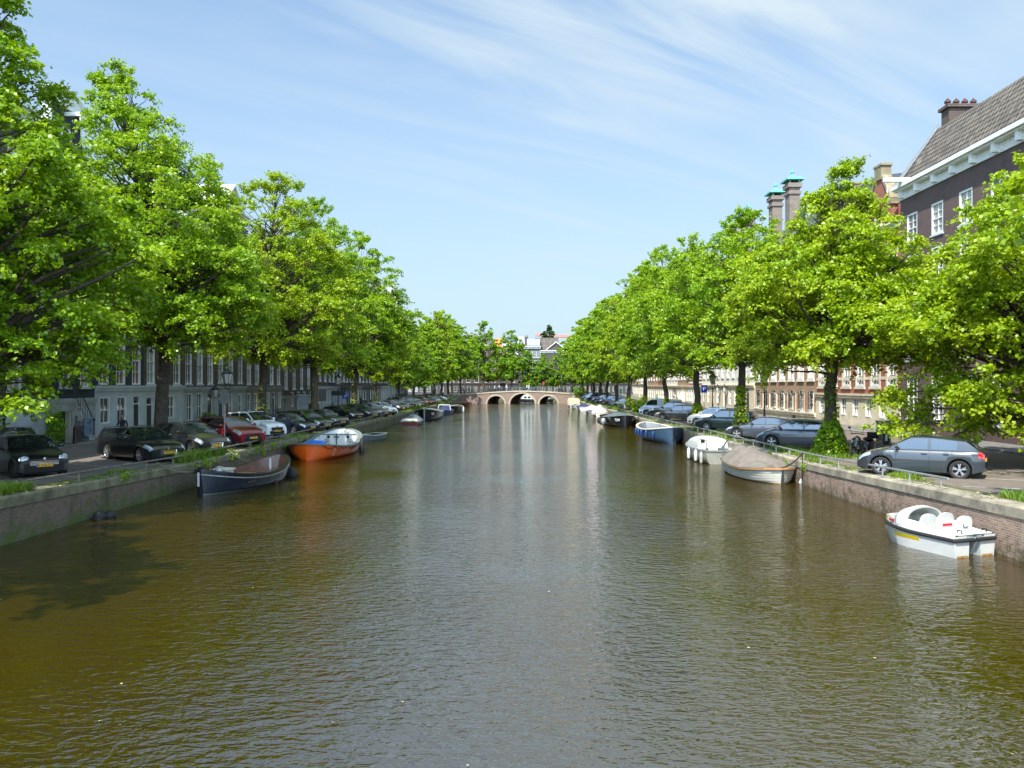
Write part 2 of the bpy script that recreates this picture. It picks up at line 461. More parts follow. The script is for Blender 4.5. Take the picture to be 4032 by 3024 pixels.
def wall_with_holes(mb, u0, u1, v0, v1, holes, d=.16, y=0., m=0, mr=None, vtop=None):
    "front wall in the local xz plane at y, outward -y; holes (a,b,c,d) -> reveals of depth d"
    us = sorted({u0, u1} | {h[0] for h in holes} | {h[1] for h in holes}); vs = sorted({v0, v1} | {h[2] for h in holes} | {h[3] for h in holes})
    us = [u for u in us if u0 <= u <= u1]; vs = [v for v in vs if v0 <= v <= v1]
    for i in range(len(us) - 1):
        for j in range(len(vs) - 1):
            cu = (us[i] + us[i + 1]) / 2; cv = (vs[j] + vs[j + 1]) / 2
            if any(h[0] < cu < h[1] and h[2] < cv < h[3] for h in holes): continue
            mb.quad((us[i], y, vs[j]), (us[i + 1], y, vs[j]), (us[i + 1], y, vs[j + 1]), (us[i], y, vs[j + 1]), m)
    mr = m if mr is None else mr
    for (a, b, c, e) in holes:
        mb.quad((a, y, c), (a, y, e), (a, y + d, e), (a, y + d, c), mr); mb.quad((b, y, e), (b, y, c), (b, y + d, c), (b, y + d, e), mr)
        mb.quad((a, y, e), (b, y, e), (b, y + d, e), (a, y + d, e), mr); mb.quad((b, y, c), (a, y, c), (a, y + d, c), (b, y + d, c), mr)

def add_window(root, u, v, w, h, bars=(2, 4), fm=None, pm=None, sill=None, y=0., ft=.11):
    fd, pd = win_mesh(w, h, bars, fm or M_white, pm or M_glass, ft)
    f = obj('window', fd, root, (u, y, v)); obj('pane', pd, f)
    if sill is not None:
        s = MB(); s.box(-.08, w + .08, -.07, .0, -.10, -.002); s.build('sill', sill, f)
    return f

_door = {}
def add_door(root, u, v, w, h, col, fm=None, y=0., light=.55):
    f = MB(); ft = .07
    f.box(0, ft, .05, .15, 0, h); f.box(w - ft, w, .05, .15, 0, h); f.box(ft, w - ft, .05, .15, h - ft, h)
    dh = h - light if light else h - ft
    f.box(ft, w - ft, .05, .15, dh, dh + .07)
    fr = f.build('door', fm or M_white, root, (u, y, v))
    l = MB(); l.box(ft, w - ft, .10, .14, 0, dh)
    for (z0, z1) in ((.15, .75), (.9, dh - .15)):
        for (a, b) in ((ft + .08, w / 2 - .03), (w / 2 + .03, w - ft - .08)): l.box(a, b, .085, .105, z0, z1)
    l.ball((w - ft - .12, .08, 1.0), .03, 6)
    l.build('door_leaf', col, fr)
    if light:
        p = MB(); p.quad((ft, .12, dh + .07), (w - ft, .12, dh + .07), (w - ft, .12, h - ft), (ft, .12, h - ft)); p.build('transom_light', M_glass, fr)
    return fr

M_lead = mat('dark painted door', (.012, .018, .018), .35, var=.1, coat=.4)
M_doorgr = mat('green painted door', (.02, .06, .035), .35, var=.1, coat=.4)

def chimney(root, x, y, z, w=.9, d=.7, h=1.8, m=None, pots=2, copper=False):
    c = MB(); c.box(x - w / 2, x + w / 2, y - d / 2, y + d / 2, z - 2.2, z + h)
    c.box(x - w / 2 - .08, x + w / 2 + .08, y - d / 2 - .08, y + d / 2 + .08, z + h, z + h + .14)
    o = c.build('chimney', m or B_brown, root)
    p = MB(smooth=True)
    for i in range(pots):
        px = x + (i - (pots - 1) / 2) * w / max(1, pots)
        p.lathe([(.11, z + h + .14), (.10, z + h + .5), (.15, z + h + .52), (.15, z + h + .6), (.05, z + h + .72), (.0, z + h + .74)], 8, 0, Matrix.Translation((px, y, 0)))
    if pots: p.build('chimney_pot', M_tiler, o)
    return o

def cornice(root, W, z, m, depth=.55, h=.75, brackets=True):
    c = MB()
    c.box(-.02, W + .02, -.12, .3, z, z + h * .55)
    c.box(-.06, W + .06, -depth * .7, .3, z + h * .55, z + h * .75)
    c.box(-.1, W + .1, -depth, .3, z + h * .75, z + h)
    if brackets:
        n = max(3, int(W / 1.1))
        for i in range(n + 1):
            u = .1 + (W - .2) * i / n
            c.box(u - .09, u + .09, -depth * .62, -.12, z + h * .2, z + h * .55 - .002)
    return c.build('cornice', m, root)

def house(side, y0, y1, z0, ztop, label, wall, base_m=None, zb=3.9, cols=None, floors=None, roof='cornice', base=None,
          wcol=None, panes=None, x=None, name='canal_house', group=None, origin=None, rz=None, depth=13, bars=(2, 4), ww=1.12, band=True,
          trim=None, sills=True, roof_m=None, rh=3.2, chim=1, no_windows=False):
    """side -1: left bank, +1: right bank, 0: faces the camera. floors: [(z, h)], base: list of ('w'|'d', u, w, z, h)"""
    W = y1 - y0
    if side < 0: root = thing(name, label, 'house', (FL if x is None else x, y0, 0), R(90), group)
    elif side > 0: root = thing(name, label, 'house', (FR if x is None else x, y1, 0), R(-90), group)
    else: root = thing(name, label, 'house', origin, rz or 0, group)
    rnd = random.Random(int(y0 * 10) + side * 7 + int(ztop * 3))
    fm = wcol or M_white; tm = trim or M_white
    cols = cols or max(2, int(W / 2.0))
    floors = floors if floors is not None else [(4.1, 2.9), (7.9, 2.3), (11.2, 2.0), (14.2, 1.5)]
    holes_up = []; wins = []
    for (fz, fh) in floors:
        if fz + fh > ztop - .1: continue
        for c in range(cols):
            u = W * (c + .5) / cols - ww / 2
            holes_up.append((u, u + ww, fz, fz + fh)); wins.append((u, fz, ww, fh))
    zsplit = zb if base_m else z0
    up = MB(); wall_with_holes(up, 0, W, zsplit, ztop, holes_up)
    up.quad((0, depth, zsplit), (0, 0, zsplit), (0, 0, ztop), (0, depth, ztop)); up.quad((W, 0, zsplit), (W, depth, zsplit), (W, depth, ztop), (W, 0, ztop))
    up.quad((W, depth, zsplit), (0, depth, zsplit), (0, depth, ztop), (W, depth, ztop))
    # blind backing so no light leaks through
    up.box(.3, W - .3, .35, .45, zsplit, ztop - .2)
    pm_choices = panes or [M_glass, M_glass, M_curt]
    up.build('wall', wall, root)
    for (u, v, w_, h_) in wins:
        add_window(root, u, v, w_, h_, bars, fm, rnd.choice(pm_choices), sill=(M_stone2 if sills else None))
    if base_m:
        if base is None:
            base = []; n = cols + 1
            dd = rnd.randrange(n)
            for c in range(n):
                u = W * (c + .5) / n
                base.append(('d', u - .5, 1.0, z0 + .02, 2.35) if c == dd else ('w', u - .48, .96, z0 + .75, 1.6))
        hb = [(u, u + w_, v, v + h_) for (k, u, w_, v, h_) in base]
        bm = MB(); wall_with_holes(bm, 0, W, z0 - .3, zb, hb, y=-.06, d=.2)
        bm.quad((0, .4, z0 - .3), (0, -.06, z0 - .3), (0, -.06, zb), (0, .4, zb)); bm.quad((W, -.06, z0 - .3), (W, .4, z0 - .3), (W, .4, zb), (W, -.06, zb))
        bm.box(.2, W - .2, .3, .34, z0 - .3, zb - .02)
        if band: bm.box(-.0, W, -.17, -.06 - .002, zb - .32, zb - .14); bm.box(0, W, -.22, .02, zb - .14, zb)
        bo = bm.build('stone_base', base_m, root)
        for (k, u, w_, v, h_) in base:
            if k == 'w': add_window(root, u, v, w_, h_, (2, 2), fm, rnd.choice([M_curt, M_glass]), y=-.04)
            else: add_door(root, u, v, w_, h_, rnd.choice([M_lead, M_lead, M_doorgr]), fm, y=-.02)
    rm = roof_m or M_tile
    if roof == 'cornice':
        cornice(root, W, ztop - .02, tm)
        r = MB(); z = ztop + .6
        r.quad((0, .25, z), (W, .25, z), (W, depth / 2, z + 1.6), (0, depth / 2, z + 1.6)); r.quad((W, depth, z), (0, depth, z), (0, depth / 2, z + 1.6), (W, depth / 2, z + 1.6))
        r.poly([(0, .25, z), (0, depth / 2, z + 1.6), (0, depth, z)]); r.poly([(W, .25, z), (W, depth, z), (W, depth / 2, z + 1.6)])
        ro = r.build('roof', rm, root)
        for i in range(chim): chimney(root, W * (.15 + .7 * i), 3.5, z + 1.0)
    elif roof in ('neck', 'bell', 'step', 'point'):
        g = MB(); hw = W / 2; zt = ztop + rh
        if roof == 'neck':
            out = [(-hw, 0), (-hw, .35), (-hw * .82, .5), (-hw * .66, 1.1), (-hw * .52, 2.0), (-hw * .5, rh * .72), (-hw * .5, rh)]
        elif roof == 'bell':
            out = [(-hw, 0), (-hw, .5), (-hw * .86, .7), (-hw * .7, 1.1), (-hw * .56, 1.8), (-hw * .46, rh * .8), (-hw * .34, rh)]
        elif roof == 'step':
            out = [(-hw, 0), (-hw, .7), (-hw * .72, .7), (-hw * .72, 1.5), (-hw * .46, 1.5), (-hw * .46, rh * .72), (-hw * .22, rh * .72), (-hw * .22, rh)]
        else:
            out = [(-hw, 0), (-hw * .92, .15), (-hw * .16, rh), (-hw * .16, rh + .6)]
        pts = [(hw + a, b) for a, b in out] + [(hw - a, b) for a, b in out[::-1]]
        fr = [(a, 0, ztop + b) for a, b in pts]; bk = [(a, .32, ztop + b) for a, b in pts]
        # front face in strips (concave outline)
        n = len(out)
        for i in range(n - 1):
            (a0, b0), (a1, b1) = out[i], out[i + 1]
            if abs(b1 - b0) < 1e-6: continue
            for (yy, fl) in ((0, 0), (.32, 1)):
                q = [(hw + a0, yy, ztop + b0), (hw - a0, yy, ztop + b0), (hw - a1, yy, ztop + b1), (hw + a1, yy, ztop + b1)]
                g.poly(q[::-1] if fl else q)
        for i in range(len(pts) - 1):
            g.quad(fr[i], fr[i + 1], bk[i + 1], bk[i])
        go = g.build('gable', wall, root)
        t = MB()
        for i in range(len(pts) - 1):
            (a0, b0), (a1, b1) = pts[i], pts[i + 1]
            a = Vector((a0, 0, ztop + b0)); b = Vector((a1, 0, ztop + b1)); d = b - a
            if d.length < .02: continue
            nrm = Vector((-d.z, 0, d.x)).normalized() * .0
            t.tube([(a0, -.06, ztop + b0 + .03), (a1, -.06, ztop + b1 + .03)], .11, 4); t.tube([(a0, .18, ztop + b0 + .05), (a1, .18, ztop + b1 + .05)], .2, 4)
        wtop = abs(out[-1][0])
        if roof in ('neck',):   # segmental pediment
            arc = [(hw + wtop * 1.15 * math.cos(PI - PI * k / 12), ztop + rh + .05 + wtop * .62 * math.sin(PI * k / 12)) for k in range(13)]
            t.poly([(a, -.08, b) for a, b in arc]); t.poly([(a, .3, b) for a, b in arc][::-1])
            for k in range(12): t.tube([(arc[k][0], -.1, arc[k][1]), (arc[k + 1][0], -.1, arc[k + 1][1])], .12, 4)
            for k in range(12): t.quad((arc[k][0], -.1, arc[k][1] + .1), (arc[k][0], .34, arc[k][1] + .1), (arc[k + 1][0], .34, arc[k + 1][1] + .1), (arc[k + 1][0], -.1, arc[k + 1][1] + .1))
            t.box(hw - wtop * 1.2, hw + wtop * 1.2, -.2, .34, ztop + rh - .12, ztop + rh + .06)
            # carved shell and oval
            for k in range(5): t.tube([(hw, -.12, ztop + rh + .12), (hw + wtop * .5 * math.cos(R(30 + 30 * k)), -.14, ztop + rh + .12 + wtop * .4 * math.sin(R(30 + 30 * k)))], .06, 5)
            for k in range(16): 
                a = 2 * PI * k / 16; b = 2 * PI * (k + 1) / 16
                t.tube([(hw + .42 * math.cos(a), -.04, ztop + rh * .52 + .62 * math.sin(a)), (hw + .42 * math.cos(b), -.04, ztop + rh * .52 + .62 * math.sin(b))], .07, 4)
        elif roof == 'bell':
            t.ball((hw, .1, ztop + rh + .35), .3, 8, sy=.6, sz=1.3)
            for sx in (-1, 1):
                t.ball((hw + sx * hw * .78, .0, ztop + .75), .34, 8, sy=.5); t.ball((hw + sx * hw * .5, .0, ztop + rh * .62), .26, 8, sy=.5, sz=1.6)
        elif roof == 'point':
            t.box(hw - .3, hw + .3, -.12, .34, ztop + rh, ztop + rh + .7)
        t.build('gable_trim', tm, go)
        if roof != 'step':
            ww2 = .8; add_window(root, hw - ww2 / 2, ztop + .1, ww2, 1.4, (2, 2), fm, M_glass, y=-.13)
        b = MB(); b.box(hw - .08, hw + .08, -.9, .1, ztop + rh * .86, ztop + rh * .86 + .2); b.box(hw - .03, hw + .03, -.85, -.8, ztop + rh * .86 - .25, ztop + rh * .86)
        b.build('hoist_beam', tm, root)
        r = MB(); zr = ztop + min(rh - .25, hw * .95 + .3)
        r.quad((0, .3, ztop), (hw, .3, zr), (hw, depth, zr), (0, depth, ztop)); r.quad((W, .3, ztop), (W, depth, ztop), (hw, depth, zr), (hw, .3, zr)); r.poly([(0, depth, ztop), (hw, depth, zr), (W, depth, ztop)])
        r.build('roof', rm, root)
        for i in range(chim): chimney(root, W * .12, 4.5, ztop + 1.2)
    elif roof == 'pediment':
        cornice(root, W, ztop - .02, tm)
        p = MB(); z = ztop + .73; hw = W / 2; a = hw * .62
        p.poly([(hw - a, -.05, z), (hw + a, -.05, z), (hw, -.05, z + rh)]); p.poly([(hw + a, 3, z), (hw - a, 3, z), (hw, 3, z + rh)])
        p.build('pediment', wall, root)
        t = MB()
        for sx in (-1, 1):
            M = frame_M((hw + sx * a, -.3, z + .0), (-sx * a, 0, rh), (0, 1, 0)) if True else None
            v0 = Vector((hw + sx * (a + .2), 0, z - .05)); v1 = Vector((hw, 0, z + rh + .12))
            for (yy0, yy1, th) in ((-.4, 3.1, .22),):
                t.add([(v0.x, yy0, v0.z), (v1.x, yy0, v1.z), (v1.x, yy1, v1.z), (v0.x, yy1, v0.z), (v0.x, yy0, v0.z + th), (v1.x, yy0, v1.z + th), (v1.x, yy1, v1.z + th), (v0.x, yy1, v0.z + th)],
                      [(0, 1, 2, 3), (7, 6, 5, 4), (0, 4, 5, 1), (3, 2, 6, 7), (1, 5, 6, 2), (0, 3, 7, 4)])
        t.build('pediment_trim', tm, root)
        r = MB(); r.quad((0, .25, z - .1), (W, .25, z - .1), (W, depth, z + .6), (0, depth, z + .6)); r.build('roof', rm, root)
        for i in range(chim): chimney(root, W * .12, 4.5, ztop + 1.2)
    return root

# ------------------------------------------------ left bank, near to far
B1 = [('d', 1.5, 1.2, 1.25, 2.2)]
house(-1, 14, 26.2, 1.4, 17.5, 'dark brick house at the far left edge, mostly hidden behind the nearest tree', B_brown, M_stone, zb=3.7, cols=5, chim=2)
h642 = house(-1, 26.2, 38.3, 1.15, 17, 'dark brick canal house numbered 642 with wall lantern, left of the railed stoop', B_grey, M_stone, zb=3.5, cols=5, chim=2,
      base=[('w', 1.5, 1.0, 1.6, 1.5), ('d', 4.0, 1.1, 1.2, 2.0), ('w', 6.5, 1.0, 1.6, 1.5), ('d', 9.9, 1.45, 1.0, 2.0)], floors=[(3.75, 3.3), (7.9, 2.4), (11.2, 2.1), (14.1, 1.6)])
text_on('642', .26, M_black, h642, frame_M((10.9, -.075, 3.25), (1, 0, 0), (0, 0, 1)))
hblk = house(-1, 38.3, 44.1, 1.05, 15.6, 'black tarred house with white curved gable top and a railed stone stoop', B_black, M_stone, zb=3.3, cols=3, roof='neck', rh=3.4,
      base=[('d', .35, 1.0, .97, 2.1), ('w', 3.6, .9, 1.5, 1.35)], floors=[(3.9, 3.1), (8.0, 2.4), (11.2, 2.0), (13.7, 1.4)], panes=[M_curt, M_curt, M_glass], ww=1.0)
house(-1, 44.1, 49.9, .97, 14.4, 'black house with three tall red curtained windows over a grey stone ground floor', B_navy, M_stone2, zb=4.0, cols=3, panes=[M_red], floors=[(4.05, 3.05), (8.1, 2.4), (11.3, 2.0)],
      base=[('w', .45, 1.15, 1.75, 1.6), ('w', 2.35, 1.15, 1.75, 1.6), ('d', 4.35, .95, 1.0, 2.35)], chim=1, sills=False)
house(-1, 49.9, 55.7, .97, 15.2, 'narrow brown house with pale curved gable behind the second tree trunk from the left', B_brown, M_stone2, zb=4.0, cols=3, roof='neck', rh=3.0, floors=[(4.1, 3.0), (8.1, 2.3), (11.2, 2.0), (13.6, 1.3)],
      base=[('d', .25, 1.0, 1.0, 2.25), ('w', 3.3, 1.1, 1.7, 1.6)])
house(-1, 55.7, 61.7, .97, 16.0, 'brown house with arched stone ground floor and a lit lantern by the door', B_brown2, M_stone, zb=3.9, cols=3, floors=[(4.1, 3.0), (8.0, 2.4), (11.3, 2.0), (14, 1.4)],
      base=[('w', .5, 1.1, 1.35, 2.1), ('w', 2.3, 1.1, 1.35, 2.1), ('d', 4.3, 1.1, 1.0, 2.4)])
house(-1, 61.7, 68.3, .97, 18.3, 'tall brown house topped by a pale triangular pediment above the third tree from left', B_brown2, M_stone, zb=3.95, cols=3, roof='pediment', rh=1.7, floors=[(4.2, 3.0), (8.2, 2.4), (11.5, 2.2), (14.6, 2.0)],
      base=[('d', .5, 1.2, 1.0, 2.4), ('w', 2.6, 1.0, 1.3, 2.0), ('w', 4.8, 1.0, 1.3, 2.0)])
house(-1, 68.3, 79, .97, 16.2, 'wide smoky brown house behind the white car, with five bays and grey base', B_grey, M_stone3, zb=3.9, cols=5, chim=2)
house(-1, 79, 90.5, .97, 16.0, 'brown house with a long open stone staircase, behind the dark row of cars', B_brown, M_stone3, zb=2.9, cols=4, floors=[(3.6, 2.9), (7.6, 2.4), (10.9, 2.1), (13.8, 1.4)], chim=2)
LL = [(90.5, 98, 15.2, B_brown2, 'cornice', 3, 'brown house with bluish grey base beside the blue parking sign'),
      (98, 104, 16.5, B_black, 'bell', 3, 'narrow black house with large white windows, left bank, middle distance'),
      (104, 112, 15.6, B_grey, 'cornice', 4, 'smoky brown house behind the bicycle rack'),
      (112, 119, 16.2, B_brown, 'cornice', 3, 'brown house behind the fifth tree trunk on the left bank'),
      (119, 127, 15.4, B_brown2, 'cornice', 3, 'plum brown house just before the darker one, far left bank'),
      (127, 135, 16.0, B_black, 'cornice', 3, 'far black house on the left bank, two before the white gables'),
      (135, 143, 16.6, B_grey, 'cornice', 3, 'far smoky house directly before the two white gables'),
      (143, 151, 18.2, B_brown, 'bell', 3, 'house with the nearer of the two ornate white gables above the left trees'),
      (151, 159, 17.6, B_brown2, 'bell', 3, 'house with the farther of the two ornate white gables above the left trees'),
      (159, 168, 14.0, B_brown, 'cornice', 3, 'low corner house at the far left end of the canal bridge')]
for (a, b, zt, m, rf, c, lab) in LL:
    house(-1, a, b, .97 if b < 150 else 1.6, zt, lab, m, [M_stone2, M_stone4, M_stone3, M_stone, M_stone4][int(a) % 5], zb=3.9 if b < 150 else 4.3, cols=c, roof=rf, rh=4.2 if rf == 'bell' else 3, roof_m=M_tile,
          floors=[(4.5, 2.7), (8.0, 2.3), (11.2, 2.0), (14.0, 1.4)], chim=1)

# ------------------------------------------------ right bank
def mansard(root, W, z, m, d1=2.4, h1=3.9, depth=13):
    r = MB()
    r.quad((-.2, -.35, z), (W + .2, -.35, z), (W - .0, d1, z + h1), (0, d1, z + h1))
    r.quad((0, d1, z + h1), (W, d1, z + h1), (W, depth, z + h1 + 1), (0, depth, z + h1 + 1))
    for (u, s) in ((0, 1), (W, -1)): r.poly([(u, -.3, z), (u, d1, z + h1), (u, depth, z + h1 + 1), (u, depth, z)][::s])
    return r.build('roof', m, root)
hr = house(1, 24, 50.3, 1.0, 16.0, 'large purple brick building with white cornice and steep grey tiled roof, at the right edge', B_purple, None, cols=9, roof=None, floors=[(1.9, 2.7), (5.6, 3.0), (9.6, 2.7), (13.0, 1.9)], ww=1.3, wcol=M_white)
c = MB(); W = 26.3
c.box(0, W, -.1, .3, 15.98, 16.5); c.box(0, W, -.45, .3, 16.5, 16.62); c.box(-.1, W + .1, -.62, .2, 16.62, 16.86)
for i in range(14): c.box(.5 + i * 1.95, .72 + i * 1.95, -.42, -.1, 16.05, 16.498)
c.build('cornice', M_white, hr)
mansard(hr, W, 16.8, M_tile)
b = MB(); b.box(1.2, 1.5, -1.7, .3, 16.9, 17.15); b.tube([(1.35, -1.5, 16.9), (1.35, -1.5, 16.2)], .03); b.build('hoist_beam', M_white, hr)
v = MB(); v.add([(-.02, -.38, 16.85), (-.02, 2.4, 20.78), (-.02, 2.4, 21.0), (-.02, -.5, 16.95), (.22, -.38, 16.85), (.22, 2.4, 20.78), (.22, 2.4, 21.0), (.22, -.5, 16.95)],
                [(0, 3, 2, 1), (4, 5, 6, 7), (3, 7, 6, 2), (0, 1, 5, 4), (0, 4, 7, 3)]); v.build('verge', M_galv, hr)
ch = MB(); ch.box(.1, 1.0, 2.6, 4.6, 18.5, 21.75); ch.box(-.05, 1.15, 2.45, 4.75, 21.75, 21.95); cho = ch.build('chimney', B_brown, hr)
ch = MB(smooth=True)
for i, yy in enumerate((2.75, 3.3, 3.85, 4.4)): ch.lathe([(.16, 21.95), (.13, 22.15), (.2, 22.2), (.2, 22.3), (.12, 22.38), (.04, 22.48), (0, 22.52)], 10, 0, Matrix.Translation((.55, yy, 0)))
ch.build('chimney_pot', mat('brown glazed pot', (.08, .03, .025), .35), cho)

def stone_frames(root, wins, m=None):
    t = MB()
    for (u, v, w_, h_) in wins:
        t.box(u - .22, u - .003, -.05, -.004, v - .1, v + h_ + .1); t.box(u + w_ + .003, u + w_ + .22, -.05, -.004, v - .1, v + h_ + .1)
        t.box(u - .3, u + w_ + .3, -.07, -.006, v + h_ + .1, v + h_ + .38); t.box(u - .3, u + w_ + .3, -.12, -.006, v - .26, v - .1)
    t.build('stone_surround', m or M_sand, root)

def stepped(label, y0, y1, wall, ztop, gables, zb=3.4):
    W = y1 - y0
    root = house(1, y0, y1, .95, ztop, label, wall, M_sand, zb=zb, cols=6, roof=None, floors=[(4.0, 2.6), (7.6, 2.4), (11.0, 2.2), (14.0, 1.4)], ww=1.1,
                 base=[('w', u, .95, 1.75, 1.35) for u in np.arange(.8, W - 1.4, 2.1)])
    stone_frames(root, [(W * (c + .5) / 6 - .55, z, 1.1, h) for c in range(6) for (z, h) in ((4.0, 2.6), (7.6, 2.4), (11.0, 2.2))])
    t = MB()
    for k in range(7): t.box(-.01, W + .01, -.03, -.003, 4.4 + k * 1.7, 4.62 + k * 1.7)
    t.build('stone_band', M_sand, root)
    for gu in gables:
        gw = 1.7
        gm = MB(); gm.box(gu - gw, gu + gw, -.08, .4, ztop - .5, ztop + 1.2)
        gm.add([(gu - gw, -.08, ztop + 1.2), (gu + gw, -.08, ztop + 1.2), (gu + .4, -.08, ztop + 3.2), (gu - .4, -.08, ztop + 3.2), (gu - gw, .4, ztop + 1.2), (gu + gw, .4, ztop + 1.2), (gu + .4, .4, ztop + 3.2), (gu - .4, .4, ztop + 3.2)],
               [(0, 1, 2, 3), (5, 4, 7, 6), (0, 3, 7, 4), (1, 5, 6, 2), (3, 2, 6, 7)])
        go = gm.build('gable', wall, root)
        cp = MB(); cp.box(gu - gw - .15, gu - gw + .35, -.16, .5, ztop + 1.2, ztop + 1.55); cp.box(gu + gw - .35, gu + gw + .15, -.16, .5, ztop + 1.2, ztop + 1.55)
        cp.box(gu - .5, gu + .5, -.18, .52, ztop + 3.2, ztop + 4.1); cp.box(gu - .6, gu + .6, -.22, .56, ztop + 4.1, ztop + 4.25)
        for s in (-1, 1): cp.add([(gu + s * (gw - .1), -.16, ztop + 1.5), (gu + s * .45, -.16, ztop + 3.25), (gu + s * .45, .5, ztop + 3.25), (gu + s * (gw - .1), .5, ztop + 1.5),
                                   (gu + s * (gw + .1), -.16, ztop + 1.6), (gu + s * .55, -.16, ztop + 3.45), (gu + s * .55, .5, ztop + 3.45), (gu + s * (gw + .1), .5, ztop + 1.6)],
                                  [(0, 1, 5, 4), (3, 7, 6, 2), (4, 5, 6, 7), (0, 3, 2, 1)])
        cp.build('gable_trim', mat('weathered coping sandstone', (.25, .21, .13), .9, var=.35, scale=2), go)
        add_window(root, gu - .45, ztop - .4, .9, 1.3, (2, 2), M_white, M_glass, y=-.2)
    r = MB(); r.quad((0, .3, ztop), (W, .3, ztop), (W, 3.4, ztop + 3.1), (0, 3.4, ztop + 3.1)); r.quad((0, 3.4, ztop + 3.1), (W, 3.4, ztop + 3.1), (W, 13, ztop), (0, 13, ztop))
    for u in (0, W): r.poly([(u, .3, ztop), (u, 3.4, ztop + 3.1), (u, 13, ztop)])
    r.build('roof', M_tiler, root)
    cornice(root, W, ztop - .5, M_sandw, .3, .4, False)
    chimney(root, W * .85, 2.2, ztop + 1.6, 1.6, .8, 1.2, B_brown, 4)
    return root
stepped('red brick building with three stone capped gables next to the steep grey roof, right bank', 50.3, 64.5, B_red, 14.9, (2.2, 6.6, 11.4))

def copper_chimney(root, x, y, zt, m):
    "tall masonry chimney under a green copper cap, top of finial at zt"
    c = MB(); c.box(x - .62, x + .62, y - .5, y + .5, zt - 8, zt - 1.55); c.box(x - .75, x + .75, y - .62, y + .62, zt - 2.6, zt - 2.35); c.box(x - .8, x + .8, y - .68, y + .68, zt - 1.95, zt - 1.55)
    o = c.build('chimney', m, root)
    k = MB()
    for sx in (-1, 1):
        for sy in (-1, 1): k.box(x + sx * .6 - .06, x + sx * .6 + .06, y + sy * .45 - .06, y + sy * .45 + .06, zt - 1.55, zt - 1.25)
    k.box(x - 1.0, x + 1.0, y - .85, y + .85, zt - 1.25, zt - 1.1)
    k.add([(x - .95, y - .8, zt - 1.1), (x + .95, y - .8, zt - 1.1), (x + .95, y + .8, zt - 1.1), (x - .95, y + .8, zt - 1.1), (x - .2, y - .2, zt - .75), (x + .2, y - .2, zt - .75), (x + .2, y + .2, zt - .75), (x - .2, y + .2, zt - .75)],
          [(0, 1, 5, 4), (1, 2, 6, 5), (2, 3, 7, 6), (3, 0, 4, 7), (4, 5, 6, 7)])
    k.lathe([(.18, zt - .75), (.1, zt - .5), (.2, zt - .38), (.2, zt - .25), (.08, zt - .12), (.1, zt - .05), (0, zt)], 8, 0, Matrix.Translation((x, y, 0)))
    k.build('chimney_cap', M_copper, o)

hb = house(1, 64.5, 81.2, .95, 15.6, 'tan brick building with barred ground floor windows and copper capped chimneys, right bank', B_tan, M_sand, zb=1.7, cols=7, roof=None,
           floors=[(1.9, 1.75), (4.6, 2.6), (8.2, 2.4), (11.6, 2.0)], ww=1.05)
stone_frames(hb, [(16.7 * (c + .5) / 7 - .52, z, 1.05, h) for c in range(7) for (z, h) in ((4.6, 2.6), (8.2, 2.4), (11.6, 2.0))], M_sandw)
cornice(hb, 16.7, 15.58, M_sandw); mansard(hb, 16.7, 16.3, M_slate, 5, 5.2)
copper_chimney(hb, 16.7 - (75.5 - 64.5), 1.9, 25.2, B_chim); copper_chimney(hb, .7, 1.9, 25.2, B_chim)
bars = MB()
for c_ in range(7):
    u = 16.7 * (c_ + .5) / 7
    for k in range(5): bars.tube([(u - .4 + k * .2, -.08, 1.95), (u - .4 + k * .2, -.08, 3.6)], .02, 4)
    for z in (2.3, 2.9, 3.4): bars.tube([(u - .5, -.09, z), (u + .5, -.09, z)], .018, 4)
bars.build('window_bars', M_black, hb)
hc = house(1, 81.2, 104.7, .95, 15.8, 'long pale sandstone building with copper capped chimneys, middle of the right bank', M_sandw, M_sand, zb=4.1, cols=10, roof=None, floors=[(4.9, 2.6), (8.4, 2.4), (11.8, 2.0)], ww=1.1,
           base=[('w', u, .95, 1.75, 1.8) for u in np.arange(.8, 9.0, 2.35)] + [('d', 11.0, 1.2, 1.0, 2.7), ('d', 20.0, 1.5, 1.0, 2.8)] + [('w', u, .95, 1.75, 1.8) for u in (13.4, 15.7, 18.0)])
cornice(hc, 23.5, 15.78, M_sandw); mansard(hc, 23.5, 16.5, M_slate, 5, 5.0)
copper_chimney(hc, 104.7 - 90, 1.9, 25.2, B_chim); copper_chimney(hc, 104.7 - 97.2, 1.9, 25.2, B_chim)
RRR = [(104.7, 113, 15.8, B_red, 'cornice', 4, 'red and white banded brick house, right bank, middle distance', M_sandw),
       (113, 121, 16.4, B_tan, 'cornice', 4, 'tan brick house behind the small tree trunks, right bank', M_sand),
       (121, 130, 15.6, M_sandw, 'cornice', 4, 'pale plastered house with outside stairs, far right bank', M_sand),
       (130, 138, 16.2, B_red, 'step', 3, 'far red brick house with a stepped gable, right bank', M_sand),
       (138, 149, 15.4, B_tan, 'cornice', 4, 'far tan house with a single copper capped chimney, right bank', M_sand),
       (149, 158, 15.0, M_sandw, 'cornice', 4, 'far pale house second from the bridge, right bank', M_sand),
       (158, 168, 14.6, B_tan, 'cornice', 4, 'corner house by the bridge on the right bank', M_sand)]
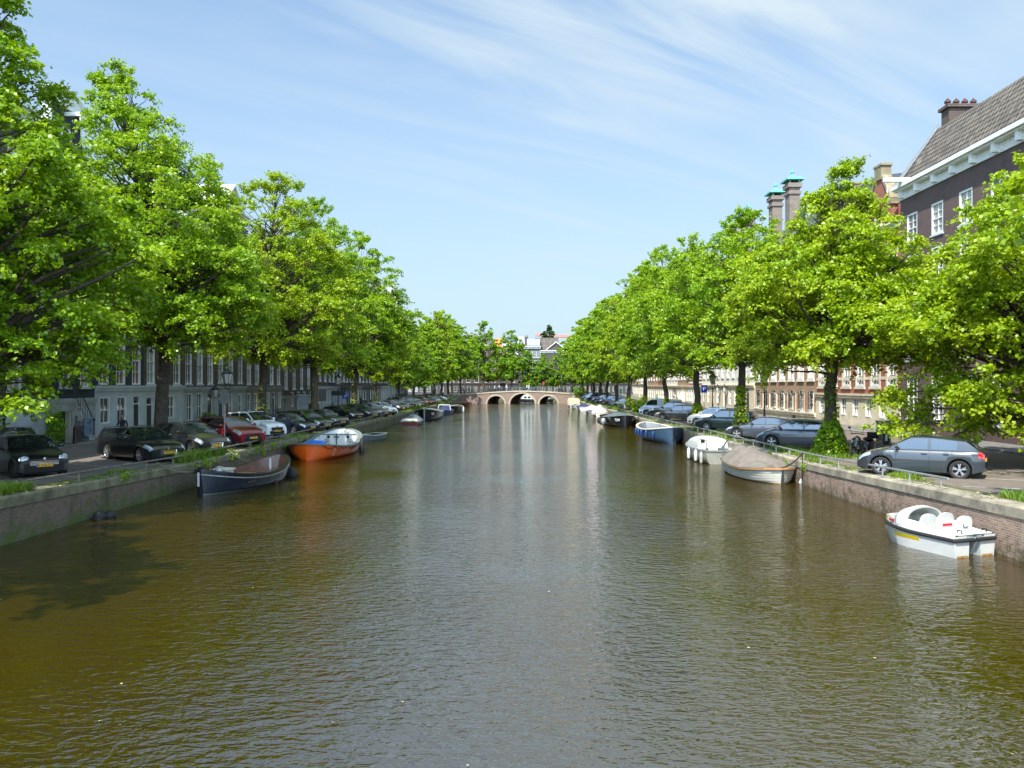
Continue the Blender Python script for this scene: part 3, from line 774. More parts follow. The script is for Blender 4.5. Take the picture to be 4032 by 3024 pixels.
for (a, b, zt, m, rf, c_, lab, bm_) in RRR:
    h_ = house(1, a, b, .97 if b < 150 else 1.5, zt, lab, m, bm_, zb=4.0 if b < 150 else 4.4, cols=c_, roof=rf, floors=[(4.9, 2.5), (8.3, 2.2), (11.5, 1.9), (14.0, 1.2)], trim=M_sandw, chim=0)
    if a == 138:
        copper_chimney(h_, 149 - 142.4, 1.6, 25.2, B_chim); mansard(h_, 11, 16.2, M_slate, 5, 5.0)
    if a == 104.7:
        t = MB()
        for k in range(12): t.box(0, 8.3, -.03, -.003, 4.3 + k * .95, 4.55 + k * .95)
        t.build('stone_band', M_sandw, h_)

# ------------------------------------------------ far row behind the bridge
M_fargrey = mat('pale grey window paint', (.42, .43, .40), .6)
M_fardark = mat('ground floor with painted shade', (.05, .05, .05), .7, var=.3)  # tree shade on the far fronts is put into this base colour
def far_house(px0, px1, Y, ztop, label, m, roof, **k):
    x0 = (px0 - CX) * Y / F; x1 = (px1 - CX) * Y / F
    return house(0, 0, x1 - x0, 1.4, ztop, label, m, M_fardark, zb=4.6, panes=[M_glass], wcol=M_fargrey, origin=(x0, Y, 0), roof=roof, floors=[(4.9, 3.2), (9.0, 2.4), (12.0, 2.0)], **k)
M_zinc = mat('pale zinc sheet', (.34, .37, .39), .6, var=.1)
far_house(1500, 1700, 222, 16, 'far brown house left of the bridge, behind the trees', B_brown, 'cornice', chim=1)
far_house(1700, 1860, 222, 16.5, 'far dark house with white ground floor pillars at the left end of the bridge', B_grey, 'cornice', chim=1)
far_house(1860, 1960, 222, 15, 'far house with tall pale windows straight behind the left arch', B_brown, 'cornice', chim=1)
h_ = far_house(1960, 2040, 222, 12.6, 'far house with an orange tarpaulin on its roof scaffold', B_brown2, 'neck', rh=3.0, chim=0)
t = MB(); t.box(-.9, 1.5, 1, 6, 13.2, 17.6); t.build('tarpaulin', mat('orange tarpaulin', (.75, .22, .06), .6), h_)
far_house(2040, 2064, 222, 16.0, 'very narrow far house with a small rounded dormer top', B_grey, 'neck', rh=1.6, chim=0)
h_ = far_house(2064, 2128, 222, 14.6, 'far black house with white sash windows and a green grey cornice', B_black, 'cornice', chim=1, cols=4)
t = MB(); t.box(.8, 4.6, 2, 8, 15.3, 17.6); t.build('roof_extension', M_zinc, h_)
h_ = far_house(2128, 2250, 222, 13.4, 'far house with a small white triangular pediment over its centre', B_grey, 'pediment', chim=0, rh=2.2, cols=4, roof_m=M_zinc)
r_ = MB(); r_.quad((-1.5, 4, 14.5), (5.5, 4, 14.5), (5.5, 7, 18.2), (-1.5, 7, 18.2)); r_.quad((-1.5, 7, 18.2), (5.5, 7, 18.2), (5.5, 12, 14), (-1.5, 12, 14)); r_.poly([(-1.5, 4, 14.5), (-1.5, 7, 18.2), (-1.5, 12, 14)]); r_.build('rear_roof', M_tile, h_)
far_house(2250, 2290, 222, 15.4, 'far narrow house with pointed white neck gable and hoist beam', B_black, 'neck', rh=2.6, chim=0)
far_house(2290, 2380, 222, 15, 'far grey roofed house at the right end of the bridge', B_grey, 'cornice', chim=1)
far_house(2380, 2560, 222, 15, 'far house furthest right behind the bridge', B_brown, 'cornice', chim=1)
# ================================================================== arched bridge
M_bb = brick_mat('weathered pink bridge brick', (.25, .155, .12), (.18, .115, .09), (.26, .21, .17), .22, .066, .9, plane='SZ', stain=(.28, .20, .165), stain2=(.17, .13, .11))
M_bs = mat('pale bridge stone', (.42, .37, .27), .85, var=.2, scale=1.5)
BY0, BY1 = 168., 181.; SK = 2.1       # the vaults run slightly askew
ARCH = [(-5.2, 1.9, 1.75), (.6, 2.72, 2.25), (6.3, 2.0, 1.75)]        # centre, half width, rise
def deck_z(x): return 2.02 + .72 * math.cos(max(-1, min(1, (x - .7) / 14.0)) * PI / 2) ** 1.3
def arch_z(x):
    for (c, a, r) in ARCH:
        if abs(x - c) < a: return r * math.sqrt(1 - ((x - c) / a) ** 2)
    return None
bridge = thing('arched_bridge', 'brick bridge with three stone edged arches closing the canal', 'bridge')
xs = sorted(set([round(v, 3) for v in np.linspace(-14.5, 14.5, 59)] + [round(c + a * math.sin(t), 4) for (c, a, r) in ARCH for t in np.linspace(-PI / 2, PI / 2, 21)]))
f = MB()
for i in range(len(xs) - 1):
    x0, x1 = xs[i], xs[i + 1]; xm = (x0 + x1) / 2
    inside = arch_z(xm) is not None
    b0 = (arch_z(x0) or 0.) if inside else -1.; b1 = (arch_z(x1) or 0.) if inside else -1.
    for (y, fl) in ((BY0, 0), (BY1, 1)):
        k_ = SK * fl; q = [(x0 + k_, y, b0), (x1 + k_, y, b1), (x1 + k_, y, deck_z(x1)), (x0 + k_, y, deck_z(x0))]; f.poly(q[::-1] if fl else q)
    if inside: f.quad((x0, BY0, b0), (x0 + SK, BY1, b0), (x1 + SK, BY1, b1), (x1, BY0, b1))
for (c, a, r) in ARCH:
    for s in (-1, 1): f.quad((c + s * a, BY0, -1), (c + s * a + SK, BY1, -1), (c + s * a + SK, BY1, 0), (c + s * a, BY0, 0))
f.build('brick_wall', M_bb, bridge)
for (c, a, r) in ARCH:
    g = MB(); n = 26; th = .3
    for i in range(n):
        t0, t1 = PI * i / n, PI * (i + 1) / n - .012
        P = []
        for t in (t0, t1):
            ci, si = -math.cos(t), math.sin(t)
            P.append([(c + (a - .02) * ci, (r - .02) * si), (c + (a + th) * ci, (r + th) * si)])
        (i0, o0), (i1, o1) = P
        q = [i0, i1, o1, o0]
        fr = [(u, BY0 - .06, v) for u, v in q]; bk = [(u, BY0 + .2, v) for u, v in q]
        g.poly(fr[::-1]); g.quad(fr[3], fr[2], bk[2], bk[3]); g.quad(fr[0], fr[1], bk[1], bk[0])
    for s in (-1, 1): g.box(c + s * (a + th / 2) - th / 2, c + s * (a + th / 2) + th / 2, BY0 - .06, BY0 + .1, -.6, 0)
    g.build('arch_ring', M_bs, bridge)
k = MB()
for (y0, y1) in ((BY0 - .12, BY0 + .3), (BY1 - .3, BY1 + .12)):
    xx = np.linspace(-14.5, 14.5, 40)
    k.grid([[(x, y0, deck_z(x) - .14), (x, y0, deck_z(x) + .08), (x, y1, deck_z(x) + .08), (x, y1, deck_z(x) - .14)] for x in xx])
k.build('coping', M_bs, bridge)
k = MB(); xx = np.linspace(-30, 30, 60)
k.grid([[(x, BY0 + .3, deck_z(x) - .01 if abs(x) < 14.5 else 2.0), (x, BY1 - .3, deck_z(x) - .01 if abs(x) < 14.5 else 2.0)] for x in xx], flip=True)
k.build('deck', M_road, bridge)
k = MB()
for y in (BY0 + .1, BY1 - .1):
    xr = np.linspace(-13.6, 13.2, 19)
    for x in xr: k.tube([(x, y, deck_z(x) + .05), (x, y, deck_z(x) + 1.05)], .05, 5)
    for h in (.42, .72, 1.02):
        k.tube([(x, y, deck_z(x) + h) for x in xr], .032 if h < 1 else .045, 5)
k.build('railing', mat('grey green railing', (.035, .05, .05), .5), bridge)
# ================================================================== trees
L_A = leaf_mat('lime leaves', (.145, .29, .008), (.31, .45, .012), .43)
L_B = leaf_mat('lime leaves yellower', (.19, .32, .007), (.36, .46, .012), .43)
L_C = leaf_mat('elm leaves', (.12, .26, .010), (.26, .41, .016), .52)
L_D = leaf_mat('dark poplar leaves', (.03, .07, .018), (.06, .12, .025), .3)
PROF_T = [0, .10, .28, .48, .66, .82, .93, 1.0]
PROF_R = [.50, .86, 1.0, .94, .76, .53, .32, .13]

def leaf_mesh(name, P, Nn, A, size, rng, m):
    n = len(P)
    Nn = Nn / np.linalg.norm(Nn, axis=1, keepdims=True)
    A = A - Nn * np.sum(A * Nn, axis=1, keepdims=True); A /= np.linalg.norm(A, axis=1, keepdims=True) + 1e-9
    B = np.cross(Nn, A)
    s = (size * rng.uniform(.7, 1.3, n))[:, None]
    V = np.empty((n, 4, 3), np.float32)
    V[:, 0] = P - A * s * .5
    V[:, 1] = P + B * s * .46 + Nn * s * .10 - A * s * .08
    V[:, 2] = P + A * s * .6
    V[:, 3] = P - B * s * .46 + Nn * s * .10 - A * s * .08
    me = bpy.data.meshes.new(name)
    me.vertices.add(n * 4); me.vertices.foreach_set('co', V.reshape(-1))
    me.loops.add(n * 4); me.loops.foreach_set('vertex_index', np.arange(n * 4, dtype=np.int32))
    me.polygons.add(n); me.polygons.foreach_set('loop_start', np.arange(0, n * 4, 4, dtype=np.int32)); 
    try: me.polygons.foreach_set('loop_total', np.full(n, 4, np.int32))
    except Exception: pass
    me.materials.append(m); me.update(calc_edges=True)
    return me

def tree_data(seed, H, Rr, zb, nclump=110, leaves=45000, leaf=.15, top=(0, 0), trunk_r=.27, lean=(0, 0), skirt=None, m=None, prof=None, bark=None, inner=.3):
    """crown: clumps of drooping sprays on an uneven envelope; returns (crown mesh, wood mesh)"""
    nclump = int(nclump * 2.3); leaves = int(leaves * (1.75 if leaf < .2 else 1.9)); leaf *= .8
    rng = np.random.default_rng(seed)
    pt, pr = prof or (PROF_T, PROF_R)
    def axis(t): return np.array([lean[0] * t + top[0] * t ** 1.6, lean[1] * t + top[1] * t ** 1.6])
    ph = rng.uniform(0, 6.28, 6)
    clumps = []
    tries = 0
    while len(clumps) < nclump and tries < nclump * 40:
        tries += 1
        t = rng.uniform(0, 1)
        re = np.interp(t, pt, pr) * Rr
        if rng.uniform() > .25 + .75 * re / Rr: continue
        th = rng.uniform(0, 2 * PI)
        lob = 1 + .13 * math.sin(3 * th + ph[0] + 5 * t) + .10 * math.sin(5 * th + ph[1] - 9 * t) + .09 * math.sin(2 * th + ph[2] + 13 * t)
        fr = (rng.uniform(.62, .98) if rng.uniform() > inner else rng.uniform(.15, .6))
        sz = rng.uniform(.55, 1.15) * (.35 + .65 * re / Rr) * (Rr / 5) ** .6
        r = max(0, re * lob * fr - sz * .25)
        ax = axis(t)
        zc = zb + t * (H - zb) - .35 * sz
        if skirt is not None and t < .2: zc -= skirt * rng.uniform(0, 1) * fr
        c = np.array([ax[0] + r * math.cos(th), ax[1] + r * math.sin(th), zc])
        if any(np.linalg.norm((c - q[0]) * np.array([1, 1, 1.4])) < .34 * (sz + q[1]) for q in clumps): continue
        clumps.append((c, sz, th, t))
    # leader shoots on the top
    for i in range(5):
        ax = axis(.95); a = rng.uniform(0, 6.28); rr = rng.uniform(0, .14) * Rr
        clumps.append((np.array([ax[0] + rr * math.cos(a), ax[1] + rr * math.sin(a), H - rng.uniform(.2, 1.6)]), .42 * (Rr / 5) ** .5, a, 1.))
    wgt = np.array([q[1] ** 2.1 for q in clumps]); wgt /= wgt.sum()
    cnt = rng.multinomial(leaves, wgt)
    Ps = []; Ns = []; As = []
    for (c, sz, th, t), n in zip(clumps, cnt):
        if n < 3: continue
        nt = int(rng.integers(9, 17))
        out = np.array([math.cos(th), math.sin(th), .0])
        d = rng.normal(size=(nt, 3)); d[:, 2] = d[:, 2] * .6 + .2; d += out * .5; d /= np.linalg.norm(d, axis=1, keepdims=True)
        if t > .9: d[:, 2] = abs(d[:, 2]) + .9; d /= np.linalg.norm(d, axis=1, keepdims=True)
        ln = sz * rng.uniform(.65, 1.35, nt)
        k = rng.integers(0, nt, n); s = rng.uniform(0, 1, n) ** .7
        p = c + d[k] * (ln[k] * s)[:, None]
        p[:, 2] -= .34 * ln[k] * s * s * (0 if t > .9 else 1)
        j = rng.normal(size=(n, 3)) * np.array([.16, .16, .085]) * max(.6, min(1.1, sz)) * (1.15 - .5 * s[:, None])
        p += j
        nn = rng.normal(size=(n, 3)) * .68 + np.array([0, -.05, .7]) + d[k] * .35
        aa = d[k] + rng.normal(size=(n, 3)) * .6; aa[:, 2] -= .35
        Ps.append(p); Ns.append(nn); As.append(aa)
    P = np.concatenate(Ps); Nn = np.concatenate(Ns); A = np.concatenate(As)
    crown = leaf_mesh('crown', P, Nn, A, leaf, rng, m or L_A)
    w = MB(smooth=True, angle=60)
    zf = H * .9
    pts = []; rs = []
    nseg = 12
    wob = rng.normal(size=(nseg + 1, 2)) * .10
    for i in range(nseg + 1):
        u = i / nseg; z = u * zf; t = max(0, (z - zb) / (H - zb)); ax = axis(t)
        q = .25 if z < zb else 1.
        pts.append((ax[0] + wob[i][0] * min(1, i / 3), ax[1] + wob[i][1] * min(1, i / 3), z)); rs.append(trunk_r * (1.25 if i == 0 else 1) * (1 - u) ** .8 + .03)
    pts[0] = (pts[0][0], pts[0][1], -.2)
    w.tube(pts, rs, 9)
    for (c, sz, th, t) in clumps:
        if t > .9 and rng.uniform() < .3: continue
        rad = math.hypot(c[0], c[1])
        z0 = max(min(zb * .9 + .3, c[2] - .3), c[2] - .35 * rad - rng.uniform(.4, 1.8)); z0 = max(z0, zb * .62)
        u = z0 / zf * nseg; i = int(min(nseg - 1, max(0, u))); fu = min(1, u - i)
        a = Vector(pts[i]).lerp(Vector(pts[i + 1]), fu); e = Vector(c); mid = a.lerp(e, .5) + Vector((rng.normal() * .25, rng.normal() * .25, .12 * rad * rng.uniform(-.2, 1)))
        r0 = min(rs[i] * .45, .02 + .014 * (e - a).length)
        path = [a, a.lerp(mid, .5) + Vector((0, 0, .05)), mid, mid.lerp(e, .55) + Vector((rng.normal() * .1, rng.normal() * .1, .03)), e]
        w.tube(path, [r0, r0 * .8, r0 * .6, r0 * .42, .012], 5, cap=False)
    wood = w.data('trunk', bark or M_bark)
    return crown, wood

def place_tree(name, label, data, loc, rz=0, sc=(1, 1, 1), group=None, cat='tree'):
    root = thing(name, label, cat, loc, rz, group); root.scale = sc
    obj('crown', data[0], root); obj('trunk', data[1], root)
    return root

def shoots(parent, r, h, n, seed, m, leaf=.12, skew=1.):
    "leafy basal shoots round a trunk foot"
    rng = np.random.default_rng(seed)
    z = rng.uniform(0, 1, n) ** skew; th = rng.uniform(0, 2 * PI, n)
    rr = r * (1 - z * .82) * rng.uniform(.35, 1, n) ** .6 + .16
    P = np.stack([rr * np.cos(th), rr * np.sin(th), z * h + .05], 1)
    Nn = np.stack([np.cos(th) * .5, np.sin(th) * .5, np.full(n, .8)], 1) + rng.normal(size=(n, 3)) * .4
    A = np.stack([np.cos(th), np.sin(th), np.full(n, -.4)], 1) + rng.normal(size=(n, 3)) * .5
    me = leaf_mesh('basal_shoots', P, Nn, A, leaf, rng, m)
    return obj('basal_shoots', me, parent)

def tz(y): return street_z(y) - .03
TL = -16.8; GL = 'lime trees along the left quay'; GR = 'lime trees along the right quay'
# --- left bank, near trees each grown on its own
tA = tree_data(11, 17.0, 5.5, 3.4, 160, 80000, .15, top=(.2, -.3), trunk_r=.33, skirt=1.6, prof=([0, .1, .28, .48, .62, .75, .88, 1.], [.6, .9, 1., .84, .52, .40, .30, .14]))
place_tree('lime_tree', 'nearest tall lime tree, its crown filling the left edge of the view', tA, (TL, 22.5, tz(22.5)), 0, group=GL)
tB = tree_data(12, 18.2, 5.3, 5.3, 150, 66000, .15, top=(-2.6, 0), trunk_r=.30, lean=(.3, 0), skirt=.6, prof=([0, .1, .28, .46, .6, .74, .88, 1.], [.5, .88, 1., .93, .74, .54, .33, .10]))
place_tree('lime_tree', 'tall lime tree with thick bare trunk behind the black chrome grilled estate car', tB, (TL, 36, tz(36)), 0, group=GL)
tC = tree_data(13, 16.9, 5.2, 5.1, 125, 50000, .16, top=(.9, .5), trunk_r=.26, skirt=.7, m=L_B)
t_ = place_tree('lime_tree', 'lime tree with its trunk behind the white off-roader on the left bank', tC, (TL, 50, tz(50)), 0, group=GL); shoots(t_, .35, 3.2, 260, 5, L_B, .14, 1.)
tD = tree_data(14, 18.6, 5.5, 5.1, 125, 46000, .17, top=(-.9, 0), trunk_r=.30, lean=(.5, .0), skirt=.7, bark=M_bark2)
place_tree('lime_tree', 'tall lime tree with crooked trunk beside the stone stairs on the left bank', tD, (TL, 63, tz(63)), 0, group=GL)
# --- middle and far prototypes
P1 = tree_data(21, 17.4, 5.5, 4.9, 100, 27000, .22, top=(.4, .3), trunk_r=.24, skirt=.6)
P2 = tree_data(22, 17.0, 5.3, 4.8, 95, 25000, .22, top=(-.5, .2), trunk_r=.24, skirt=.6, m=L_B)
P3 = tree_data(23, 16.5, 5.2, 4.4, 80, 17000, .30, top=(.3, -.3), trunk_r=.24, skirt=.6)
P4 = tree_data(24, 16.0, 5.0, 4.2, 80, 17000, .30, top=(-.3, -.3), trunk_r=.24, skirt=.6, m=L_C)
LT = [(77, 1.06, P1, 'lime tree with a leafy trunk foot beside the blue parking sign', -16.6),
      (92, .90, P2, 'lime tree with a slender pale trunk before the bicycle rack, left bank', -17.3),
      (106, .80, P1, 'lime tree standing behind the bicycle rack on the left bank', -16.6),
      (119, .74, P4, 'lower lime tree with bare twigs on top in the dip of the left tree row', -16.4),
      (131, .90, P3, 'yellowish lime tree over the red car, far left bank', -16.2),
      (143, .98, P2, 'tallest lime tree of the far left group, before the bridge', -16.0),
      (155, 1.08, P3, 'far lime tree third from the bridge, left bank', -15.8),
      (166, 1.06, P4, 'far lime tree second from the bridge, left bank', -15.4),
      (178, .98, P3, 'lime tree at the left foot of the far bridge', -13.6)]
for i, (y, s, P, lab, x) in enumerate(LT):
    t_ = place_tree('lime_tree', lab, P, (x, y, tz(y)), i * 1.9, (s * .98, s * .98, s), GL)
    if i in (0, 1, 3): shoots(t_, .4, 3.0, 160, 40 + i, L_B, .2)
# --- right bank
tR0 = tree_data(31, 11.7, 5.5, 3.1, 150, 76000, .155, top=(.8, -.3), trunk_r=.27, skirt=2.8, m=L_B, prof=([0, .1, .3, .5, .7, .86, 1.], [.8, .95, 1., .88, .66, .42, .14]), inner=.25)
place_tree('lime_tree', 'nearest lime tree on the right, branches hanging low over the grey hatchback', tR0, (18.7, 27.3, tz(27)), 0, group=GR)
tR1 = tree_data(32, 12.9, 4.8, 4.6, 130, 56000, .15, top=(.7, 0), trunk_r=.26, skirt=.7, m=L_B, prof=([0, .1, .3, .5, .7, .86, 1.], [.6, .9, 1., .84, .54, .27, .08]))
t_ = place_tree('lime_tree', 'lime tree with ivy clad trunk and bushy foot beside the red mirrored car', tR1, (13.7, 34, tz(34)), 0, group=GR)
shoots(t_, .8, 1.5, 1700, 61, L_A, .13, 1.6); shoots(t_, .3, 4.4, 500, 62, L_A, .12, .8)
tR2 = tree_data(33, 13.9, 5.0, 4.9, 115, 46000, .16, top=(.4, .3), trunk_r=.25, skirt=.9)
t_ = place_tree('lime_tree', 'lime tree with leaf wrapped trunk right of the bottle green crossover', tR2, (13.6, 47.4, tz(47)), 0, group=GR)
shoots(t_, .42, 3.0, 900, 63, L_B, .15, 1.0)
tR3 = tree_data(34, 14.6, 5.1, 4.9, 115, 40000, .17, top=(-.5, .3), trunk_r=.25, skirt=.8)
t_ = place_tree('lime_tree', 'lime tree with bushy yellow green foot behind the grey estate car, right bank', tR3, (13.6, 59, tz(59)), 0, group=GR)
shoots(t_, .5, 1.7, 600, 64, L_B, .16, 1.0)
RT = [(71.4, .92, P1, 'lime tree with ivy on its trunk standing behind the white van'),
      (83.7, .97, P2, 'lime tree with bushy foot just left of the white van'),
      (96, .97, P1, 'lime tree with bicycles at its foot by the olive green car'),
      (107.5, .98, P4, 'lime tree directly behind the olive green car, right bank'),
      (119, 1.0, P3, 'far lime tree behind the dark grey cars, right bank'),
      (130, 1.0, P4, 'far lime tree above the dark blue car, right bank'),
      (142, 1.02, P3, 'far lime tree third from the bridge, right bank'),
      (154, 1.02, P4, 'far lime tree second from the bridge, right bank'),
      (165, 1.0, P3, 'lime tree at the right foot of the far bridge')]
for i, (y, s, P, lab) in enumerate(RT):
    t_ = place_tree('lime_tree', lab, P, (13.6, y, tz(y)), 2.2 + i * 1.7, (s, s, s), GR)
    if i in (0, 1, 2): shoots(t_, .45, 2.0, 260, 70 + i, L_B, .2)
# --- beyond the bridge
P5 = tree_data(25, 17.5, 4.6, 3.6, 70, 11000, .34, trunk_r=.25, m=L_C)
FT = [(1780, 1.1, 'far tree just left of the bridge on the crossing canal'), (1905, 1.16, 'far tree behind the left arch, with its twin topped crown'), (2014, 1.12, 'far pointed tree behind the centre of the bridge'),
      (2085, .66, 'low far tree behind the middle arch'), (2140, .72, 'low yellowish far tree before the pediment house'), (2200, .74, 'far tree behind the right arch'), (2262, .82, 'far tree behind the right end of the bridge'),
      (1700, .95, 'far tree left of the canal end, second from the bridge'), (2330, .95, 'far tree right of the canal end'), (2420, 1.0, 'far tree furthest right on the crossing canal')]
for i, (px, s, lab) in enumerate(FT):
    y = 209 + (i % 3) * .6
    place_tree('elm_tree', lab, P5 if i % 2 else P4, ((px - CX) * y / F, y, 1.28), i * 2.3, (s * 1.0, s * 1.0, s * 1.0), 'trees on the crossing canal')
for (px, top, wpx, y, lab) in ((2162, 1281, 40, 300, 'tall dark poplar rising behind the far roofs'), (2143, 1305, 22, 302, 'shorter dark poplar left of the tall one behind the far roofs')):
    zt = 4 + (CY - top) * y / F
    d = tree_data(90 + px % 7, zt, wpx * y / F / 2 * 1.5, 6, 90, 22000, .6, trunk_r=.3, m=L_D, inner=.5, prof=([0, .3, .6, .85, .95, 1], [.9, 1, 1., .85, .55, .25]))
    place_tree('poplar_tree', lab, d, ((px - CX) * y / F, y, 0))

# two trees just outside the frame whose shade falls into it
tN = tree_data(51, 15.5, 5.6, 4.0, 90, 26000, .22, trunk_r=.27)
place_tree('lime_tree', 'lime tree on the left quay nearest to the bridge the photo is taken from', tN, (-17.5, 9.0, tz(9)), 0, group=GL)
place_tree('lime_tree', 'lime tree on the right quay nearest to the bridge the photo is taken from', tN, (15.6, 11.5, tz(11)), 2., group=GR)
# ================================================================== cars
M_cglass = glass_mat('car glass', (.012, .018, .018), .02)
M_under = mat('underbody black', (.008, .008, .009), .8, var=.1)
M_trim = mat('black plastic trim', (.02, .021, .023), .55, var=.15)
M_lamp = mat('headlamp', (.38, .41, .44), .08, .3, var=.1, coat=1.)
M_tail = mat('tail lamp red', (.35, .008, .008), .15, var=.1, coat=1.)
M_plate = mat('yellow plate', (.80, .46, .02), .45, var=.04)
M_pblue = mat('plate blue', (.02, .09, .45), .4, var=.04)
M_pink = mat('plate lettering', (.02, .02, .02), .5, var=.02)
M_amber = mat('amber lamp', (.7, .2, .02), .2, var=.05, coat=1.)

CS = .905      # the whole place is surveyed about a tenth under life size
def car(P, label, loc, heading, group, paintm, plate=None, category='car', name='parked_car'):
    L, W, H = P['L'], P['W'], P['H']; hw = W / 2; rw = P.get('rw', .33)
    sill = P.get('sill', .20); zf = P.get('zf', .72); zc = P['zc']; zb = P.get('zb', zc + .05); zt = P.get('zt', zb)
    x0, x1, x2, x3 = P['cowl'], P['top'], P['rend'], P['rbase']     # cowl, windscreen top, roof end, rear glass foot
    fx = L / 2 - P.get('fo', .85); rx = fx - P['wb']
    tum = P.get('tum', .30); ra = rw + .055
    root = thing(name, label, category, loc, heading, group); root.scale = (CS, CS, CS)
    def wid(x):
        f = max(0, (x - (L / 2 - .75)) / .75); r = max(0, (-(x) - (L / 2 - .6)) / .6)
        return hw * (1 - P.get('nose', .17) * f ** 2.2 - .12 * r ** 2.2)
    def ztop(x):
        if x > L / 2 - .04: z = zf - .14
        elif x > L / 2 - .16: z = zf - .14 + .11 * (L / 2 - .04 - x) / .12
        elif x > x0: z = zf - .03 + (zc - zf + .03) * ((L / 2 - .16 - x) / (L / 2 - .16 - x0)) ** .62
        elif x > x3: z = zc + (zb - zc) * (x0 - x) / (x0 - x3)
        else:
            e = (x + L / 2) / max(.05, (x3 + L / 2)); z = zt + (zb - zt) * e
            if x < -L / 2 + .1: z -= .10 * (1 - (x + L / 2) / .1)
        return z
    def zbot(x):
        z = sill
        if x > L / 2 - .3: z = sill + .05 * (x - L / 2 + .3) / .3
        if x < -L / 2 + .4: z = sill + .12 * (-x - L / 2 + .4) / .4
        for c in (fx, rx):
            if abs(x - c) < ra: z = max(z, rw + math.sqrt(ra * ra - (x - c) ** 2))
        return z
    def S(x, s):
        w = wid(x); zt_ = ztop(x); z0 = zbot(x); zt_ = max(zt_, z0 + .06)
        mid = z0 + (zt_ - z0) * .5
        sh = max(mid + .01, zt_ - .10)
        pts = [(w - .05, z0), (w - .012, z0 + .02), (w + .0, mid), (w - .015, sh), (w - .07, zt_ - .02), (w - .2, zt_ + .005), (w * .5, zt_ + .03), (0, zt_ + .04)]
        i = min(len(pts) - 2, int(s)); f = s - i
        return (x, pts[i][0] * (1 - f) + pts[i + 1][0] * f, pts[i][1] * (1 - f) + pts[i + 1][1] * f)
    xs = set(np.round(np.linspace(-L / 2, L / 2, 33), 4)) | {L / 2 - .04, L / 2 - .16, x0, x3, -L / 2 + .1, L / 2 - .1}
    for c in (fx, rx): xs |= {round(c + ra * math.cos(t), 4) for t in np.linspace(0, PI, 13)}
    xs = sorted(x for x in xs if -L / 2 <= x <= L / 2)
    b = MB(smooth=True, angle=38)
    G0 = [[S(x, s) for s in range(8)] for x in xs]
    b.grid(G0); b.poly([S(L / 2, s) for s in range(8)] + [(L / 2, 0, zbot(L / 2))]); b.poly(([S(-L / 2, s) for s in range(8)] + [(-L / 2, 0, zbot(-L / 2))])[::-1])
    # greenhouse
    def zr(x):
        if x > x1:
            f = (x0 - x) / (x0 - x1); return zc + (H - .03 - zc) * (f ** .92)
        if x > x2:
            f = (x1 - x) / (x1 - x2); return H - .03 + .03 * math.sin(PI * min(1, f * 1.15 + .08)) - P.get('drop', .05) * f * f
        f = (x2 - x) / (x2 - x3 + 1e-6); ze = H - .03 - P.get('drop', .05)
        return ze + (ztop(x3) - ze) * f ** P.get('rcur', 1.15)
    def Gp(x, s):
        zb_ = ztop(x) - .005; z = max(zr(x), zb_ + .001); h = z - zb_
        w0 = wid(x) - .075; w1 = w0 - tum * h
        pts = [(w0, zb_), (w0 - tum * h * .42, zb_ + h * .5), (w1 + .015, zb_ + h * .92), (w1 - .06, z - .0), (w1 * .55, z + .025 * min(1, h / .3)), (0, z + .035 * min(1, h / .3))]
        i = min(len(pts) - 2, int(s)); f = s - i
        return (x, pts[i][0] * (1 - f) + pts[i + 1][0] * f, pts[i][1] * (1 - f) + pts[i + 1][1] * f)
    gx = sorted(set(np.round(np.concatenate([np.linspace(x3, x2, 7), np.linspace(x2, x1, 12), np.linspace(x1, x0, 8)]), 4)))
    b.grid([[Gp(x, s) for s in range(6)] for x in gx])
    if x3 < -L / 2 + .12: b.poly([Gp(x3, s) for s in range(6)][::-1])
    b.mirror_y(); b.build('body', paintm, root)
    def patch(fn, xa, xb, sa, sb, nm, m, off=.007, nx=6, ns=3, both=True, across=False, parent=None, taper=None):
        p = MB(smooth=True, angle=50)
        def grid_(sgn):
            rows = []
            for i in range(nx + 1):
                x = xa + (xb - xa) * i / nx
                row = []
                ss = [sa + (sb - sa) * j / ns for j in range(ns + 1)]
                for s in ss:
                    q = Vector(fn(x, s)); qx = Vector(fn(x + (.01 if x + .01 < L / 2 else -.01), s)) - q; qs = Vector(fn(x, min(s + .05, sb + .05))) - q
                    if x + .01 >= L / 2: qx = -qx
                    n = qx.cross(qs)
                    n = n.normalized() if n.length > 1e-9 else Vector((0, 1, 0))
                    if n.y < 0 and not across: n = -n
                    if across and n.z < 0: n = -n
                    q = q + n * off
                    row.append((q.x, q.y * sgn, q.z))
                rows.append(row)
            return rows
        if across:
            rows = grid_(1); full = [r + [(x, -y, z) for (x, y, z) in r[::-1][1:]] for r in rows]
            p.grid(full); return p.build(nm, m, parent or root)
        for sgn in ((1, -1) if both else (1,)):
            q = MB(smooth=True, angle=50); q.grid(grid_(sgn), flip=(sgn < 0)); o = q.build(nm, m, parent or root)
        return o
    mid = P.get('mid', (x1 + x2) / 2 + .1)
    patch(Gp, x0 - (x0 - x1) * .42, mid + .05, .16, 1.85, 'side_window', M_cglass, nx=7)
    xe = x2 + (P.get('qend', .12))
    if P.get('doors', 5) == 5:
        patch(Gp, mid - .05, max(xe, mid - .85), .16, 1.85, 'side_window', M_cglass, nx=6)
        if mid - .85 > xe + .2: patch(Gp, mid - .93, xe - (.0 if P.get('estate') else -.02), .2, 1.8, 'side_window', M_cglass, nx=5)
    patch(Gp, x1 + .03, x0 - .07, 2.55, 5, 'windscreen', M_cglass, across=True, nx=8, ns=5)
